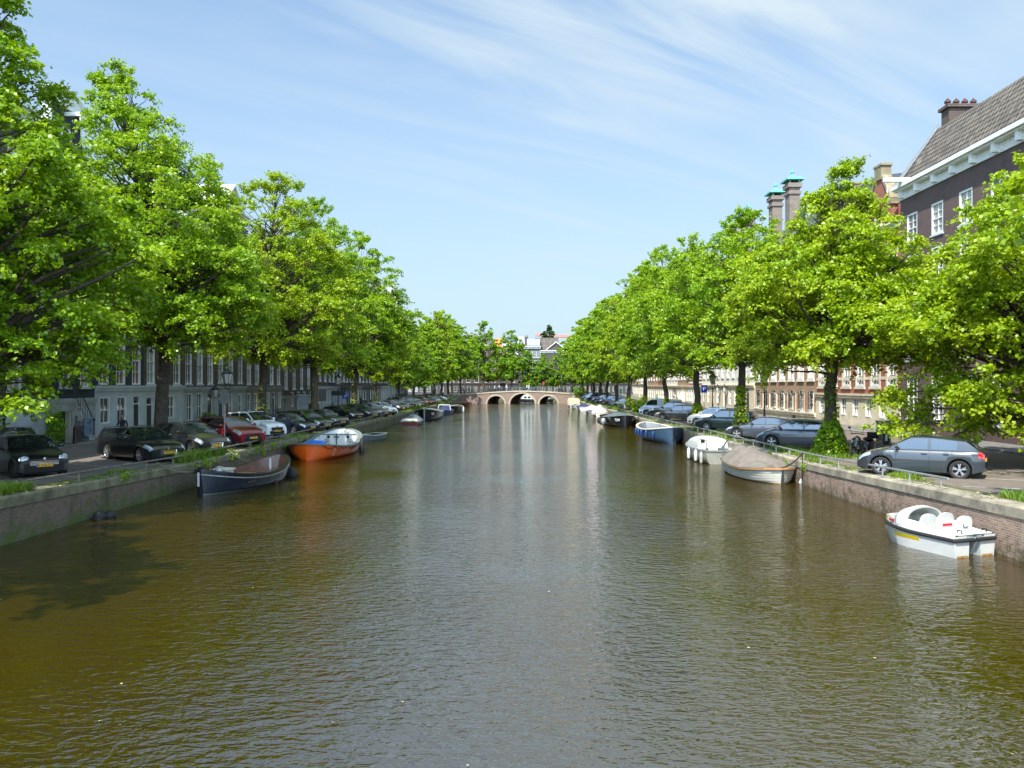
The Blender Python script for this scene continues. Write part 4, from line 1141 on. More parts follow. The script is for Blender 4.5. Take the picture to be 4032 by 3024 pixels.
    if abs(x2 - x3) > .12: patch(Gp, x3 + (x2 - x3) * .22, x2 - (x2 - x3) * .10, 2.6, 5, 'rear_window', M_cglass, across=True, nx=6, ns=5)
    # lamps
    lt = P.get('lamp', 'strip')
    if lt == 'round':
        for s in (-1, 1):
            h = MB(smooth=True); T = Matrix.Translation((L / 2 - .12, s * (wid(L / 2 - .17) - .20), zf - .12)) @ Matrix.Rotation(R(-14), 4, 'Y') @ Matrix.Rotation(R(12 * s), 4, 'Z')
            h.lathe([(.15, -.02), (.15, .05), (.125, .065)], 16, 0, T, 'X'); o = h.build('headlight', M_chrome, root)
            h = MB(smooth=True); h.lathe([(.123, .058), (.10, .08), (0, .09)], 16, 0, T, 'X'); h.build('lens', M_lamp, o)
    else:
        patch(S, L / 2 - P.get('lx', .48), L / 2 - .07, P.get('ls', 2.9), 4.6 if lt == 'strip' else 4.2, 'headlight', M_lamp, off=.012, nx=7)
        patch(S, L / 2 - .36, L / 2 - .12, 1.2, 1.75, 'fog_lamp', M_trim, off=.008, nx=3)
    patch(S, -L / 2 + .01, -L / 2 + .20, 2.5, 3.9, 'tail_light', M_tail, off=.012, nx=4)
    patch(S, fx - ra - .03, rx + ra + .03, .15, .75, 'sill_trim', M_trim if P.get('clad') else paintm, off=.006, nx=4)
    if P.get('clad'):
        for c in (fx, rx):
            for s in (-1, 1):
                a = MB(smooth=True)
                rows = []
                for t in np.linspace(R(5), R(175), 14):
                    rows.append([(c + (ra + k) * math.cos(t), s * (wid(c) + .004), rw + (ra + k) * math.sin(t)) for k in (-.01, .075)])
                a.grid(rows, flip=(s > 0)); a.build('arch_trim', M_trim, root)
    # door gaps
    if P.get('seams', True):
        for xx in (x0 - .32, mid, max(rx + ra * .6, mid - .95)):
            patch(S, xx - .006, xx + .006, .4 if abs(xx - rx) > ra else 2.2, 3.9, 'door_gap', M_under, off=.003, nx=1, ns=6)
        for xx in (mid + .16, max(rx + ra * .6, mid - .95) + .18):
            for s in (-1, 1):
                d = MB(smooth=True); y = S(xx, 3)[1]; z = S(xx, 3)[2] - .02; d.tube([(xx - .09, s * (y + .005), z), (xx - .07, s * (y + .03), z), (xx + .07, s * (y + .03), z), (xx + .09, s * (y + .005), z)], .013, 5)
                d.build('door_handle', P.get('handle', paintm), root)
    # face
    fz = (zf + sill) / 2
    g = MB(); gh = P.get('gh', .2); gw = P.get('gw', .62)
    gz = zf - .17 - gh / 2
    for i in range(4):
        z = gz - gh / 2 + gh * (i + .5) / 4; g.box(L / 2 - .01, L / 2 + .018, -gw / 2, gw / 2, z - gh * .07, z + gh * .07, 1)
    g.box(L / 2 - .03, L / 2 + .010, -gw / 2, gw / 2, gz - gh / 2, gz + gh / 2, 0)
    g.build('grille', [M_under, P.get('gm', M_trim)], root)
    if P.get('gframe'):
        g = MB(); 
        for (a, b_) in (((-gw / 2, -gh / 2), (gw / 2, -gh / 2)), ((gw / 2, -gh / 2), (gw / 2 + .03, gh / 2)), ((gw / 2 + .03, gh / 2), (-gw / 2 - .03, gh / 2)), ((-gw / 2 - .03, gh / 2), (-gw / 2, -gh / 2))):
            g.tube([(L / 2 + .012, a[0], gz + a[1]), (L / 2 + .012, b_[0], gz + b_[1])], .018, 5)
        g.build('grille_frame', M_chrome, root)
        if P['gframe'] == 2:
            g = MB(); g.tube([(L / 2 + .02, -gw / 2, gz - gh / 2), (L / 2 + .02, gw / 2, gz + gh / 2)], .012, 5); g.build('grille_bar', M_chrome, root)
    bz = sill + .17
    g = MB(); g.box(L / 2 - .02, L / 2 + .012, -P.get('iw', .56), P.get('iw', .56), bz - .11, bz + P.get('ih', .09)); g.build('bumper_intake', M_under, root)
    if P.get('badge', True):
        g = MB(smooth=True); g.lathe([(.0, .02), (.045, .018), (.05, 0)], 12, 0, Matrix.Translation((L / 2 + .006, 0, gz + (gh / 2 + .06 if P.get('badge') != 'grille' else 0))), 'X'); g.build('badge', M_chrome, root)
    pz = P.get('pz', bz + .09)
    for (xx, s) in ((L / 2 + .022, 1), (-L / 2 - .004, -1)):
        if s < 0: pz = P.get('rpz', zt - .32)
        g = MB(); g.box(-.26, .26, -.055, .055, -.006, .006); o = g.build('number_plate', M_plate, root); o.matrix_local = frame_M((xx, 0, pz), (0, s, 0), (0, 0, 1))
        g = MB(); g.box(-.26, -.215, -.0545, .0545, .0062, .0075); g.build('plate_band', M_pblue, o)
        if plate and s > 0: text_on(plate, .115, M_pink, o, frame_M((.02, 0, .0078), (1, 0, 0), (0, 1, 0)))
    # mirrors
    for s in (-1, 1):
        g = MB(smooth=True); yy = wid(x0 - .4) + .06
        g.ball((x0 - .38, s * (yy + .06), zb + .09), .1, 8, sx=.6, sy=1.05, sz=.75); g.tube([(x0 - .36, s * (yy - .1), zb + .01), (x0 - .38, s * yy, zb + .06)], .03, 5)
        g.build('wing_mirror', P.get('mirror', paintm), root)
    # wheels
    for cx in (fx, rx):
        for s in (-1, 1):
            yo = hw - .03; T = Matrix.Translation((cx, s * yo, rw))
            ty = MB(smooth=True, angle=40); ty.lathe([(rw * .68, -.0), (rw * .74, .01), (rw * .95, .005), (rw, -.03), (rw, -.18), (rw * .94, -.2), (rw * .6, -.2)] if s > 0 else [(rw * .68, 0), (rw * .74, -.01), (rw * .95, -.005), (rw, .03), (rw, .18), (rw * .94, .2), (rw * .6, .2)], 28, 0, T, 'Y')
            wo = thing_part('wheel', root)
            ty.build('tyre', M_tyre, wo)
            ri = MB(smooth=True, angle=30); k = -s
            ri.lathe([(rw * .70, 0), (rw * .66, k * .015), (rw * .64, k * .06)], 24, 0, T, 'Y')
            nsp = P.get('sp', 5); r1 = rw * .66
            for i in range(nsp):
                a = 2 * PI * i / nsp + .3
                spw = P.get('spw', .05 if nsp < 8 else .028)
                c_, s_ = math.cos(a), math.sin(a)
                pr = Vector((-s_, 0, c_))
                for sp2 in ((-1, 1) if nsp == 5 else (0,)):
                    a0 = Vector((c_ * .05, 0, s_ * .05)); a1 = Vector((c_ * r1, 0, s_ * r1)) + pr * sp2 * .035
                    w0, w1 = spw * .5, spw * .36
                    if nsp == 5: w0, w1 = .02, .018
                    v = [a0 - pr * w0, a0 + pr * w0, a1 + pr * w1, a1 - pr * w1]
                    y0, y1 = -k * .004, k * .03
                    vs = [(q.x, y0, q.z) for q in v] + [(q.x, y1, q.z) for q in v]
                    ri.add(vs, [(0, 1, 2, 3), (7, 6, 5, 4), (0, 4, 5, 1), (1, 5, 6, 2), (2, 6, 7, 3), (3, 7, 4, 0)], 0, T)
            ri.lathe([(0, -k * .012), (.055, -k * .01), (.065, k * .03)], 12, 0, T, 'Y')
            ri.build('rim', P.get('rim', M_rim), wo)
            di = MB(); di.lathe([(0.0, k * .07), (rw * .66, k * .07)], 20, 0, T, 'Y'); di.build('brake_disc', M_under, wo)
    u = MB(); u.box(-L / 2 + .12, L / 2 - .12, -hw + .24, hw - .24, sill - .02, sill + .35); u.build('underbody', M_under, root)
    if P.get('rails'):
        for s in (-1, 1):
            g = MB(smooth=True); pts = []
            for x in np.linspace(x1 - .1, x2 + .15, 9):
                q = Gp(x, 3); pts.append((x, s * (q[1] + .02), q[2] + .055))
            pts = [(pts[0][0] + .1, pts[0][1], pts[0][2] - .05)] + pts + [(pts[-1][0] - .1, pts[-1][1], pts[-1][2] - .05)]
            g.tube(pts, .018, 5); g.build('roof_rail', P['rails'], root)
    return root

def thing_part(name, parent):
    o = obj(name, None, parent); return o

def S_(L, W, H, **k):
    d = dict(L=L, W=W, H=H); d.update(k); return d
T_mini = S_(3.85, 1.73, 1.42, wb=2.5, fo=.66, rw=.31, zf=.80, zc=.93, zb=.95, cowl=.72, top=.18, rend=-1.55, rbase=-1.85, tum=.22, lamp='round', gh=.16, gw=.9, gm=M_chrome, sill=.19, iw=.62, ih=.17, sp=7, doors=5, mid=-.55, drop=.08, nose=.12, pz=.47, badge=True, rim=M_trim)
T_estate = S_(4.85, 1.85, 1.47, wb=2.87, fo=.83, rw=.335, zf=.72, zc=.94, zb=1.0, cowl=1.15, top=.35, rend=-2.0, rbase=-2.34, tum=.30, gh=.22, gw=.66, gm=M_chrome, gframe=1, sill=.18, sp=10, mid=-.35, drop=.07, rails=M_chrome, estate=True, lamp='strip', qend=.25)
T_vestate = dict(T_estate, L=4.78, gw=.62, gh=.2, gframe=2, sp=5, rails=M_trim, badge='grille', gm=M_trim, wb=2.8)
T_hatch = S_(4.26, 1.79, 1.47, wb=2.63, fo=.86, rw=.325, zf=.72, zc=.95, zb=.98, cowl=1.05, top=.25, rend=-1.55, rbase=-2.0, tum=.30, gh=.12, gw=.8, sill=.19, sp=5, mid=-.35, drop=.08, qend=.2)
T_near = dict(T_hatch, L=4.05, wb=2.48, H=1.44, fo=.82, rend=-1.45, rbase=-1.88)
T_bhatch = dict(T_hatch, L=4.39, H=1.56, wb=2.7, zc=1.0, zb=1.05, cowl=1.25, top=.35, rend=-1.75, rbase=-2.1, mirror=mat('red mirror', (.55, .01, .015), .3, coat=1.), fo=.88)
T_1 = dict(T_hatch, L=4.32, H=1.42, wb=2.69, fo=.76, cowl=.85, top=.05, zc=.92, zb=.96, gframe=0, gh=.14, gw=.5)
T_suv = S_(4.65, 1.84, 1.70, wb=2.67, fo=.94, rw=.36, zf=.92, zc=1.10, zb=1.14, cowl=1.15, top=.35, rend=-1.75, rbase=-2.18, tum=.27, gh=.2, gw=.9, gm=M_trim, sill=.27, sp=7, mid=-.35, drop=.06, lamp='strip', lx=.6, rails=M_trim, qend=.2)
T_csuv = dict(T_suv, L=4.38, H=1.62, wb=2.62, clad=True, zf=.88, zc=1.05, zb=1.1, fo=.88)
T_saab = S_(4.63, 1.71, 1.42, wb=2.6, fo=.95, rw=.31, zf=.70, zc=.90, zb=.93, cowl=.95, top=.25, rend=-1.05, rbase=-2.0, tum=.34, gh=.10, gw=.42, gframe=1, sill=.2, sp=10, mid=-.45, drop=.06, rcur=1.0, badge='grille')
T_sedan = S_(4.65, 1.80, 1.43, wb=2.75, fo=.85, rw=.32, zf=.70, zc=.92, zb=.96, zt=.98, cowl=1.0, top=.25, rend=-.95, rbase=-1.65, tum=.34, gh=.2, gw=.4, gframe=1, sill=.18, sp=5, mid=-.45, drop=.06, rcur=1.0)
T_mpv = S_(4.3, 1.78, 1.58, wb=2.68, fo=.82, rw=.32, zf=.84, zc=1.0, zb=1.02, cowl=1.35, top=.3, rend=-1.7, rbase=-2.1, tum=.28, gh=.08, gw=.6, sill=.2, sp=7, mid=-.35, drop=.07, qend=.2)
T_small = S_(3.7, 1.65, 1.50, wb=2.4, fo=.75, rw=.30, zf=.80, zc=.98, zb=1.0, cowl=.95, top=.2, rend=-1.45, rbase=-1.78, tum=.28, gh=.08, gw=.6, sill=.2, sp=7, mid=-.4, drop=.07, qend=.15)
T_van = S_(4.6, 1.92, 1.90, wb=2.97, fo=.9, rw=.345, zf=.95, zc=1.18, zb=1.22, cowl=1.75, top=.95, rend=-2.05, rbase=-2.27, tum=.12, gh=.1, gw=.9, sill=.22, sp=10, mid=.15, doors=3, drop=.03, seams=True, qend=.1)

PK = {k: paint(k, c, m) for k, c, m in (('black', (.006, .007, .008), 0), ('graphite black', (.02, .022, .024), .3), ('deep red', (.22, .008, .02), .1), ('white', (.78, .79, .78), 0),
      ('navy', (.008, .014, .03), .1), ('dark green', (.010, .022, .016), .2), ('bottle green', (.008, .035, .024), .2), ('grey metallic', (.024, .030, .035), .1), ('slate metallic', (.032, .040, .055), .1),
      ('taupe metallic', (.10, .095, .085), .5), ('silver', (.42, .45, .48), .5), ('olive green', (.22, .25, .13), .2), ('royal blue', (.02, .06, .25), .2), ('pale blue white', (.62, .68, .72), 0), ('brown grey', (.06, .055, .045), .4), ('wine red', (.12, .01, .015), .2))}
GCL = 'cars parked nose to the canal on the left quay'; GCR = 'cars parked nose to the canal on the right quay'
def put(P, label, px, py, heading, side, pk, plate=None, **k):
    "px,py: where the visible front wheel touches the road in the survey photo"
    z = .95
    for _ in range(4):
        X, Y, _z = gp(px, py, z); z = street_z(Y)
    fx = (P['L'] / 2 - P.get('fo', .85)) * CS; h = R(heading); wy = (P['W'] / 2 - .08) * side * CS
    ox = X - (fx * math.cos(h) - wy * math.sin(h)); oy = Y - (fx * math.sin(h) + wy * math.cos(h))
    return car(P, label, (ox, oy, street_z(oy) + .002), h, GCL if X < 0 else GCR, PK[pk], plate, **k)
def putf(P, label, X, Y, heading, pk, plate=None, **k):
    "X,Y: middle of the front bumper"
    h = R(heading); ox = X - P['L'] / 2 * CS * math.cos(h); oy = Y - P['L'] / 2 * CS * math.sin(h)
    return car(P, label, (ox, oy, street_z(oy) + .002), h, GCL if X < 0 else GCR, PK[pk], plate, **k)
# left bank
h_ = putf(T_estate, 'dark car with pale framed windscreen behind the small black round eyed car', -19.3, 29.6, -50, 'graphite black')
put(T_mini, 'small glossy black car with round headlights and plate K-526-KT, nearest on the left', 40, 1884, -43, -1, 'black', 'K-526-KT')
put(T_estate, 'black estate car with wide chrome grille and plate GR-919-F', 544, 1824, -36, -1, 'black', 'GR-919-F')
put(T_vestate, 'graphite estate car with a diagonal bar across its grille, plate 06-KJP-5', 748, 1791, -36, -1, 'graphite black', '06-KJP-5')
put(T_csuv, 'deep red crossover car with black roof, between graphite estate and white off-roader', 903, 1763, -36, -1, 'deep red', '17-HTP-6')
put(T_suv, 'big white off-roader with panoramic roof on the left quay', 1006, 1731, -32, -1, 'white', 'G-448-PR')
put(T_saab, 'older dark navy hatchback with small chrome grille beside the white off-roader', 1157, 1711, -26, -1, 'navy', '25-GB-NB')
put(T_estate, 'dark green car half hidden behind the older navy hatchback', 1222, 1697, -30, -1, 'dark green', '14-TN-XK')
put(T_sedan, 'black saloon with shield grille and offset plate, left of the tall street lamp', 1290, 1684, -32, -1, 'brown grey', '18-PR-LT')
put(T_hatch, 'black hatchback just right of the tall street lamp and dark bin', 1363, 1660, -28, -1, 'black', 'XP-880-K')
put(T_vestate, 'brown grey estate with barred grille, first of three behind the black hatchback', 1428, 1650, -34, -1, 'brown grey', 'GX-417-R')
put(T_sedan, 'taupe saloon between the brown grey estate and the small white car', 1476, 1643, -34, -1, 'taupe metallic', '84-LF-SR')
put(T_small, 'small white car at the near end of the bicycle rack', 1512, 1636, -34, -1, 'white', '31-XK-DZ')
FARL = [(T_sedan, 91, 'graphite black', 'graphite saloon first beyond the bicycle rack'), (T_hatch, 94.3, 'brown grey', 'brown grey hatchback second beyond the bicycle rack'),
        (T_suv, 98.5, 'slate metallic', 'slate blue off-roader third beyond the bicycle rack'), (T_sedan, 102, 'dark green', 'dark green saloon with square chrome grille, far left quay'),
        (T_estate, 105.5, 'dark green', 'dark green estate after the green saloon, far left quay'), (T_mpv, 109.5, 'taupe metallic', 'taupe family car before the red one, far left quay'),
        (T_hatch, 119, 'deep red', 'red hatchback far along the left quay'), (T_hatch, 122.7, 'wine red', 'wine red hatchback next to the brighter red one, far left quay'),
        (T_saab, 126.5, 'royal blue', 'royal blue car after the two red cars, far left quay'), (T_hatch, 131, 'silver', 'silver hatchback past the blue car, far left quay'),
        (T_suv, 136, 'navy', 'navy off-roader near the left end of the bridge'), (T_mpv, 141.5, 'pale blue white', 'pale family car near the left end of the bridge'), (T_estate, 149, 'black', 'last black car before the bridge, left quay')]
for (P, y, k, lab) in FARL: putf(dict(P, seams=False), lab, -13.75, y, -34, k)
# right bank
put(T_near, 'grey metallic hatchback under the hanging branches, nearest on the right', 3462, 1868, 146, 1, 'grey metallic', '7-TKR-20')
put(T_bhatch, 'dark grey hatchback with a red door mirror behind the ivy clad tree', 3035, 1762, 150, 1, 'slate metallic', '2-XGT-95')
put(T_1, 'metallic blue grey hatchback second along from the ivy clad tree', 2899, 1728, 150, 1, 'slate metallic', '1-ZRB-6')
put(T_csuv, 'bottle green crossover with black wheel arches, right quay', 2781, 1699, 151, 1, 'bottle green')
put(T_mpv, 'silver family car peeping out behind the bottle green crossover', 2741, 1677, 151, 1, 'silver')
put(T_estate, 'grey brown estate car in front of the black one beside the white van', 2609, 1655, 152, 1, 'taupe metallic')
put(T_suv, 'black off-roader between the white van and the grey brown estate', 2586, 1648, 152, 1, 'black')
put(T_van, 'white panel van on the right quay', 2545, 1638, 152, 1, 'pale blue white')
put(T_hatch, 'black car directly behind the white van nose', 2519, 1633, 152, 1, 'black')
put(T_small, 'pale olive green small car, right quay', 2422, 1608, 155, 1, 'olive green')
put(T_sedan, 'black saloon behind the pale olive small car', 2413, 1604, 152, 1, 'black')
FARR = [(T_hatch, 113.5, 'wine red', 'wine red car mostly hidden behind the olive green one'), (T_suv, 119, 'graphite black', 'graphite off-roader, first of the far right group'), (T_hatch, 124, 'navy', 'navy hatchback, second of the far right group'),
        (T_suv, 131, 'navy', 'navy off-roader, third of the far right group'), (T_van, 138.5, 'graphite black', 'dark van with raised tailgate near the right end of the bridge'), (T_hatch, 146, 'white', 'white hatchback near the right end of the bridge'),
        (T_mpv, 151.5, 'silver', 'last silver car before the bridge, right quay')]
for (P, y, k, lab) in FARR: putf(dict(P, seams=False), lab, 12.5, y, 152, k)
# ================================================================== boats
M_navyhull = mat('navy hull enamel', (.006, .010, .022), .22, var=.3, scale=2, coat=.6)
M_teak = mat('varnished wood', (.12, .058, .036), .5, var=.4, scale=5, coat=.3)
M_teakl = mat('light varnished wood', (.42, .20, .075), .4, var=.25, scale=6, coat=.4)
M_orange = mat('orange hull enamel', (.85, .13, .008), .3, var=.1, scale=2, coat=.5)
M_wgrp = mat('white glassfibre', (.54, .545, .52), .35, var=.07, scale=2.5, coat=.3)
M_wgrp2 = mat('stained white glassfibre', (.40, .40, .34), .4, var=.2, scale=2)
M_greyrub = mat('grey green gunwale', (.13, .16, .16), .6, var=.2)
M_blackhull = mat('black hull enamel', (.007, .009, .012), .25, var=.3, coat=.5)
M_bluehull = mat('petrol blue hull', (.035, .075, .13), .4, var=.2)
M_bluefen = mat('blue fender', (.01, .04, .16), .35, var=.1, coat=.4)
M_taupe = mat('taupe canvas cover', (.155, .135, .115), .85, var=.18, scale=4, bump=.3, bscale=5)
M_bluecov = mat('navy canvas cover', (.02, .03, .09), .8, var=.2, scale=4)
M_greycov = mat('grey green tarpaulin', (.09, .12, .125), .55, var=.3, scale=5, bump=.5, bscale=5)
M_pinkcov = mat('faded pinkish canvas', (.58, .47, .50), .8, var=.1, scale=3, bump=.3, bscale=5)
M_beigecov = mat('beige canvas tent', (.58, .46, .32), .8, var=.12, scale=3, bump=.3, bscale=6)
M_rope = mat('mooring rope', (.16, .135, .10), .9, var=.2)
M_rope2 = mat('dark rope', (.02, .012, .012), .9, var=.2)
M_tarp = mat('bright blue tarpaulin', (.01, .16, .62), .45, var=.15, scale=6, bump=.5, bscale=9)
M_rust_b = mat('waterline rust and weed', (.30, .17, .05), .8, var=.5, scale=9)
M_yel = mat('yellow decal', (.78, .58, .02), .4, var=.1)
M_crim = mat('crimson decal', (.45, .012, .03), .4, var=.05)
M_ink = mat('dark blue lettering', (.02, .05, .09), .5, var=.05)
M_wink = mat('white lettering', (.75, .75, .72), .5, var=.05)

class Hull:
    """boat hull along +x (bow), origin amidships on the waterline; g: sheer (stern, mid, bow)"""
    def __init__(s, L, B, g, stern='transom', sw=.7, rake=.35, full=2.2, keel=-.35, bluff=.75, floor=.1, srake=0.):
        s.L, s.B, s.g, s.stern, s.sw, s.rake, s.full, s.keel, s.bluff, s.floor, s.srake = L, B, g, stern, sw, rake, full, keel, bluff, floor, srake
    def half(s, t):
        if t > .5: f = (1 - ((t - .5) / .5) ** s.full) ** s.bluff
        else:
            u = (.5 - t) / .5
            f = 1 - (1 - s.sw) * u ** 2 if s.stern == 'transom' else (1 - u ** s.full) ** .5 if s.stern == 'round' else (1 - u ** s.full) ** s.bluff
        return s.B / 2 * max(f, .012)
    def sheer(s, t):
        a, b, c = s.g; u = t * 2 - 1
        return b + (a - b) * u * u if u < 0 else b + (c - b) * u * u
    def pt(s, t, q, inset=0.):
        "q 0 keel .. 1 gunwale"
        b = s.half(t); g = s.sheer(t); z = s.keel + (g - s.keel) * q
        shape = min(1, (q / .45)) ** .55 * (.80 + .20 * q) if True else 1
        if t > .5: k = (t - .5) / .5; shape = shape * (1 - .25 * k * (1 - q))
        x = -s.L / 2 + s.L * t
        e = max(0, (t - .6) / .4); x -= s.rake * e * e * (1 - q)
        if s.stern != 'transom':
            e = max(0, (.4 - t) / .4); x += s.rake * .8 * e * e * (1 - q)
        else: 
            e = max(0, (.2 - t) / .2); x += s.srake * e * (1 - q)
        return (x, max(0, b * shape - inset), z)
    def ts(s, n=30): return [.5 - .5 * math.cos(PI * i / n) for i in range(n + 1)]
    def build(s, root, mh, mg, mi, gw=.07, gr=.035, stripe=None, strakes=0, boot=None):
        ts = s.ts()
        qs = [0, .12, .25, .4, .55, .7, .85, 1.]
        h = MB(smooth=True, angle=40)
        if strakes:
            qs = [0, .2, .38]; 
            for k in range(strakes): qs += [.38 + .62 * (k + .99) / strakes]
        G = [[s.pt(t, q) for q in qs] for t in ts]
        h.grid(G)
        if s.stern == 'transom': h.poly([s.pt(0, q) for q in qs][::-1] + [(G[0][0][0], 0, s.keel), (s.pt(0, 1)[0], 0, s.sheer(0))][0:1] + [(s.pt(0, 1)[0], 0, s.sheer(0))])
        h.mirror_y(); ho = h.build('hull', mh, root)
        if strakes:
            for k in range(1, strakes):
                q = .38 + .62 * k / strakes
                for sg in (1, -1):
                    t_ = MB(); t_.tube([(a, sg * (b + .003), c) for (a, b, c) in [s.pt(t, q) for t in ts]], .008, 4); t_.build('strake', M_galv, ho)
        # inner skin and floor
        i_ = MB(smooth=True, angle=40)
        def ip(t, k):
            x, y, z = s.pt(t, 1); yy = max(0, y - gw)
            if k == 0: return (x * .985, yy, z - .01)
            if k in (1, 2):
                zz = s.floor + (z - s.floor) * (.5 if k == 1 else 0); q = (zz - s.keel) / (z - s.keel); hx, hy, _ = s.pt(t, q)
                return (hx * .94, max(0, min(yy * (.97 if k == 1 else .86), hy - .06)), zz)
            return (s.pt(t, (s.floor - s.keel) / (z - s.keel))[0] * .97, 0, s.floor)
        G = [[ip(t, k) for k in range(4)] for t in ts]
        i_.grid(G, flip=True)
        if s.stern == 'transom': i_.poly([ip(0, k) for k in range(4)] + [(ip(0, 0)[0], 0, ip(0, 0)[2])])
        i_.mirror_y(); i_.build('interior', mi, root)
        r = MB(smooth=True, angle=40)
        rows = []
        for t in ts:
            x, y, z = s.pt(t, 1); yo = y + gr; yi = max(0, y - gw)
            xo = x + (gr * 1.2 if t > .97 else 0) - (gr * 1.2 if t < .03 and s.stern != 'transom' else 0)
            rows.append([(xo, yo if y > .02 else 0, z - .05), (xo, yo if y > .02 else 0, z + .015), (x * .99, (y + yi) / 2, z + .03), (x * .985, yi, z + .015), (x * .985, yi, z - .03)])
        r.grid(rows)
        if s.stern == 'transom':
            x, y, z = s.pt(0, 1); r.box(x - gr, x + gw, -.0, y + gr * .9, z - .05, z + .022)
        r.mirror_y(); r.build('gunwale', mg, root)
        if stripe:
            for sg in (1, -1):
                q = MB(smooth=True); q.tube([(a, sg * (b + .012), c) for (a, b, c) in [s.pt(t, .86) for t in ts]], .022, 5); q.build('rubbing_strake', stripe, root)
        if boot:
            q = MB(smooth=True)
            rows = []
            for t in ts:
                g = s.sheer(t) - s.keel; q0 = (-s.keel - .03) / g; q1 = (-s.keel + .05) / g
                rows.append([(s.pt(t, k)[0], s.pt(t, k)[1] + .006, s.pt(t, k)[2]) for k in (q0, q1)])
            q.grid(rows); q.mirror_y(); q.build('waterline_band', boot, root)
        return ho
    def cover(s, root, m, t0=0.02, t1=.98, ridge=.5, over=.06, seed=1, tents=None, wr=.03, name='cover', rz=None):
        rng = random.Random(seed); c = MB(smooth=True, angle=60)
        n = 34; k = 11
        ph = [rng.uniform(0, 6) for _ in range(4)]
        rows = []
        for i in range(n + 1):
            t = t0 + (t1 - t0) * i / n; row = []
            x, y, z = s.pt(t, 1); u = i / n
            rg = ridge * (math.sin(PI * min(1, max(0, u)) ** .8) ** .6 if tents is None else 1)
            if tents: rg = max(.0, float(np.interp(u, [a for a, b in tents], [b for a, b in tents])))
            if rz: rg = rz(u)
            for j in range(-k, k + 1):
                v = j / k; yy = (y + s_gr) * v
                zz = z + .04 + rg * (1 - abs(v) ** 1.5) + wr * (1 - v * v * .7) * (math.sin(9 * u * 3 + ph[0] + v * 3) * .5 + math.sin(23 * u + v * 7 * math.copysign(1, v) + ph[1]) * .4) * (.4 if abs(v) > .95 else 1)
                row.append((x, yy, zz))
            row = [(x, row[0][1] - .008, z - over)] + row + [(x, row[-1][1] + .008, z - over)]
            rows.append(row)
        c.grid(rows)
        c.poly(rows[0]); c.poly(rows[-1][::-1])
        return c.build(name, m, root)
s_gr = .05

def boat(name, label, cat, bow, stern_dir, L, group='boats moored in the canal', z=0.):
    "bow: world xy of the stem at the waterline; stern_dir: direction from bow to stern"
    d = Vector((stern_dir[0], stern_dir[1], 0)).normalized()
    c = Vector((bow[0], bow[1], 0)) + d * L / 2
    return thing(name, label, cat, (c.x, c.y, z), math.atan2(-d.y, -d.x), group)

def fender(root, x, y, z, m, r=.09, l=.5, name='fender'):
    f = MB(smooth=True); f.lathe([(0, -l / 2), (r * .7, -l / 2 + .03), (r, -l / 2 + .1), (r, l / 2 - .1), (r * .7, l / 2 - .03), (.02, l / 2), (.02, l / 2 + .06), (0, l / 2 + .07)], 12, 0, Matrix.Translation((x, y, z)))
    return f.build(name, m, root)

# ---- navy sloop with wooden interior
b_ = boat('open_sloop', 'open dark navy sloop with brown wooden interior and white stem post, moored left', 'boat', (-11.6, 27.75), (1.15, 6.1), 6.0)
H1 = Hull(6.0, 2.3, (.98, .55, .95), 'round', rake=.22, full=2.5, bluff=.72, floor=.02)
H1.build(b_, M_navyhull, M_navyhull, M_teak, gw=.10, gr=.04, stripe=M_wgrp2, boot=M_greyrub)
p = MB(); p.box(2.85, 3.05, -.045, .045, -.2, 1.06); p.build('stem_post', M_navyhull, b_)
p = MB(); p.box(3.05, 3.065, -.04, .04, .35, .85); p.build('stem_plate', M_wgrp, b_)
p = MB(); 
for t in np.linspace(.02, .42, 14): pass
rows = []
for t in np.linspace(.015, .36, 16):
    x, y, z = H1.pt(t, 1); rows.append([(x * .985, -(max(0, y - .1)), .42), (x * .985, 0, .435), (x * .985, max(0, y - .1), .42)])
p.grid(rows); p.box(rows[-1][0][0], rows[-1][0][0] + .04, rows[-1][0][1], rows[-1][2][1], .0, .46); p.build('aft_deck', M_teak, b_)
p = MB(smooth=True)
rows = []
for t in np.linspace(.02, .34, 16):
    x, y, z = H1.pt(t, 1); rows.append([(x * .982, max(0, y - .106), .42), (x * .984, max(0, y - .104), z - .03)])
p.grid(rows); p.mirror_y(); p.build('bulwark_lining', M_greycov, b_)
p = MB(); p.box(-.9, 1.3, .62, 1.02, .30, .34); p.box(-.9, 1.3, .60, .64, .02, .30); p.build('bench', M_teak, b_)
p = MB(); p.box(-.9, 1.3, -1.02, -.62, .30, .34); p.box(-.9, 1.3, -.64, -.60, .02, .30); p.build('bench', M_teak, b_)
p = MB(); p.box(-.25, .75, -.35, .35, .02, .46); p.box(-.3, .8, -.4, .4, .46, .50); p.build('engine_box', M_teakl, b_)
p = MB(); p.box(1.2, 1.75, -.28, .28, .02, .78); p.box(1.15, 1.8, -.33, .33, .78, .84); co_ = p.build('steering_console', M_cream, b_)
p = MB(smooth=True); Tm = Matrix.Translation((1.86, 0, .72))
for k in range(18): a = 2 * PI * k / 18; b2 = 2 * PI * (k + 1) / 18; p.tube([(1.9, .24 * math.cos(a), .72 + .24 * math.sin(a)), (1.9, .24 * math.cos(b2), .72 + .24 * math.sin(b2))], .02, 5)
for k in range(6): a = PI * k / 3; p.tube([(1.9, 0, .72), (1.9, .3 * math.cos(a), .72 + .3 * math.sin(a))], .013, 4)
p.tube([(1.78, 0, .72), (1.92, 0, .72)], .04, 8); p.build('steering_wheel', M_black, co_)
p = MB(smooth=True); p.lathe([(.05, .4), (.05, .85), (.07, .86), (.0, .9)], 10, 0, Matrix.Translation((-2.1, 0, 0))); p.build('bollard', M_wgrp, b_)
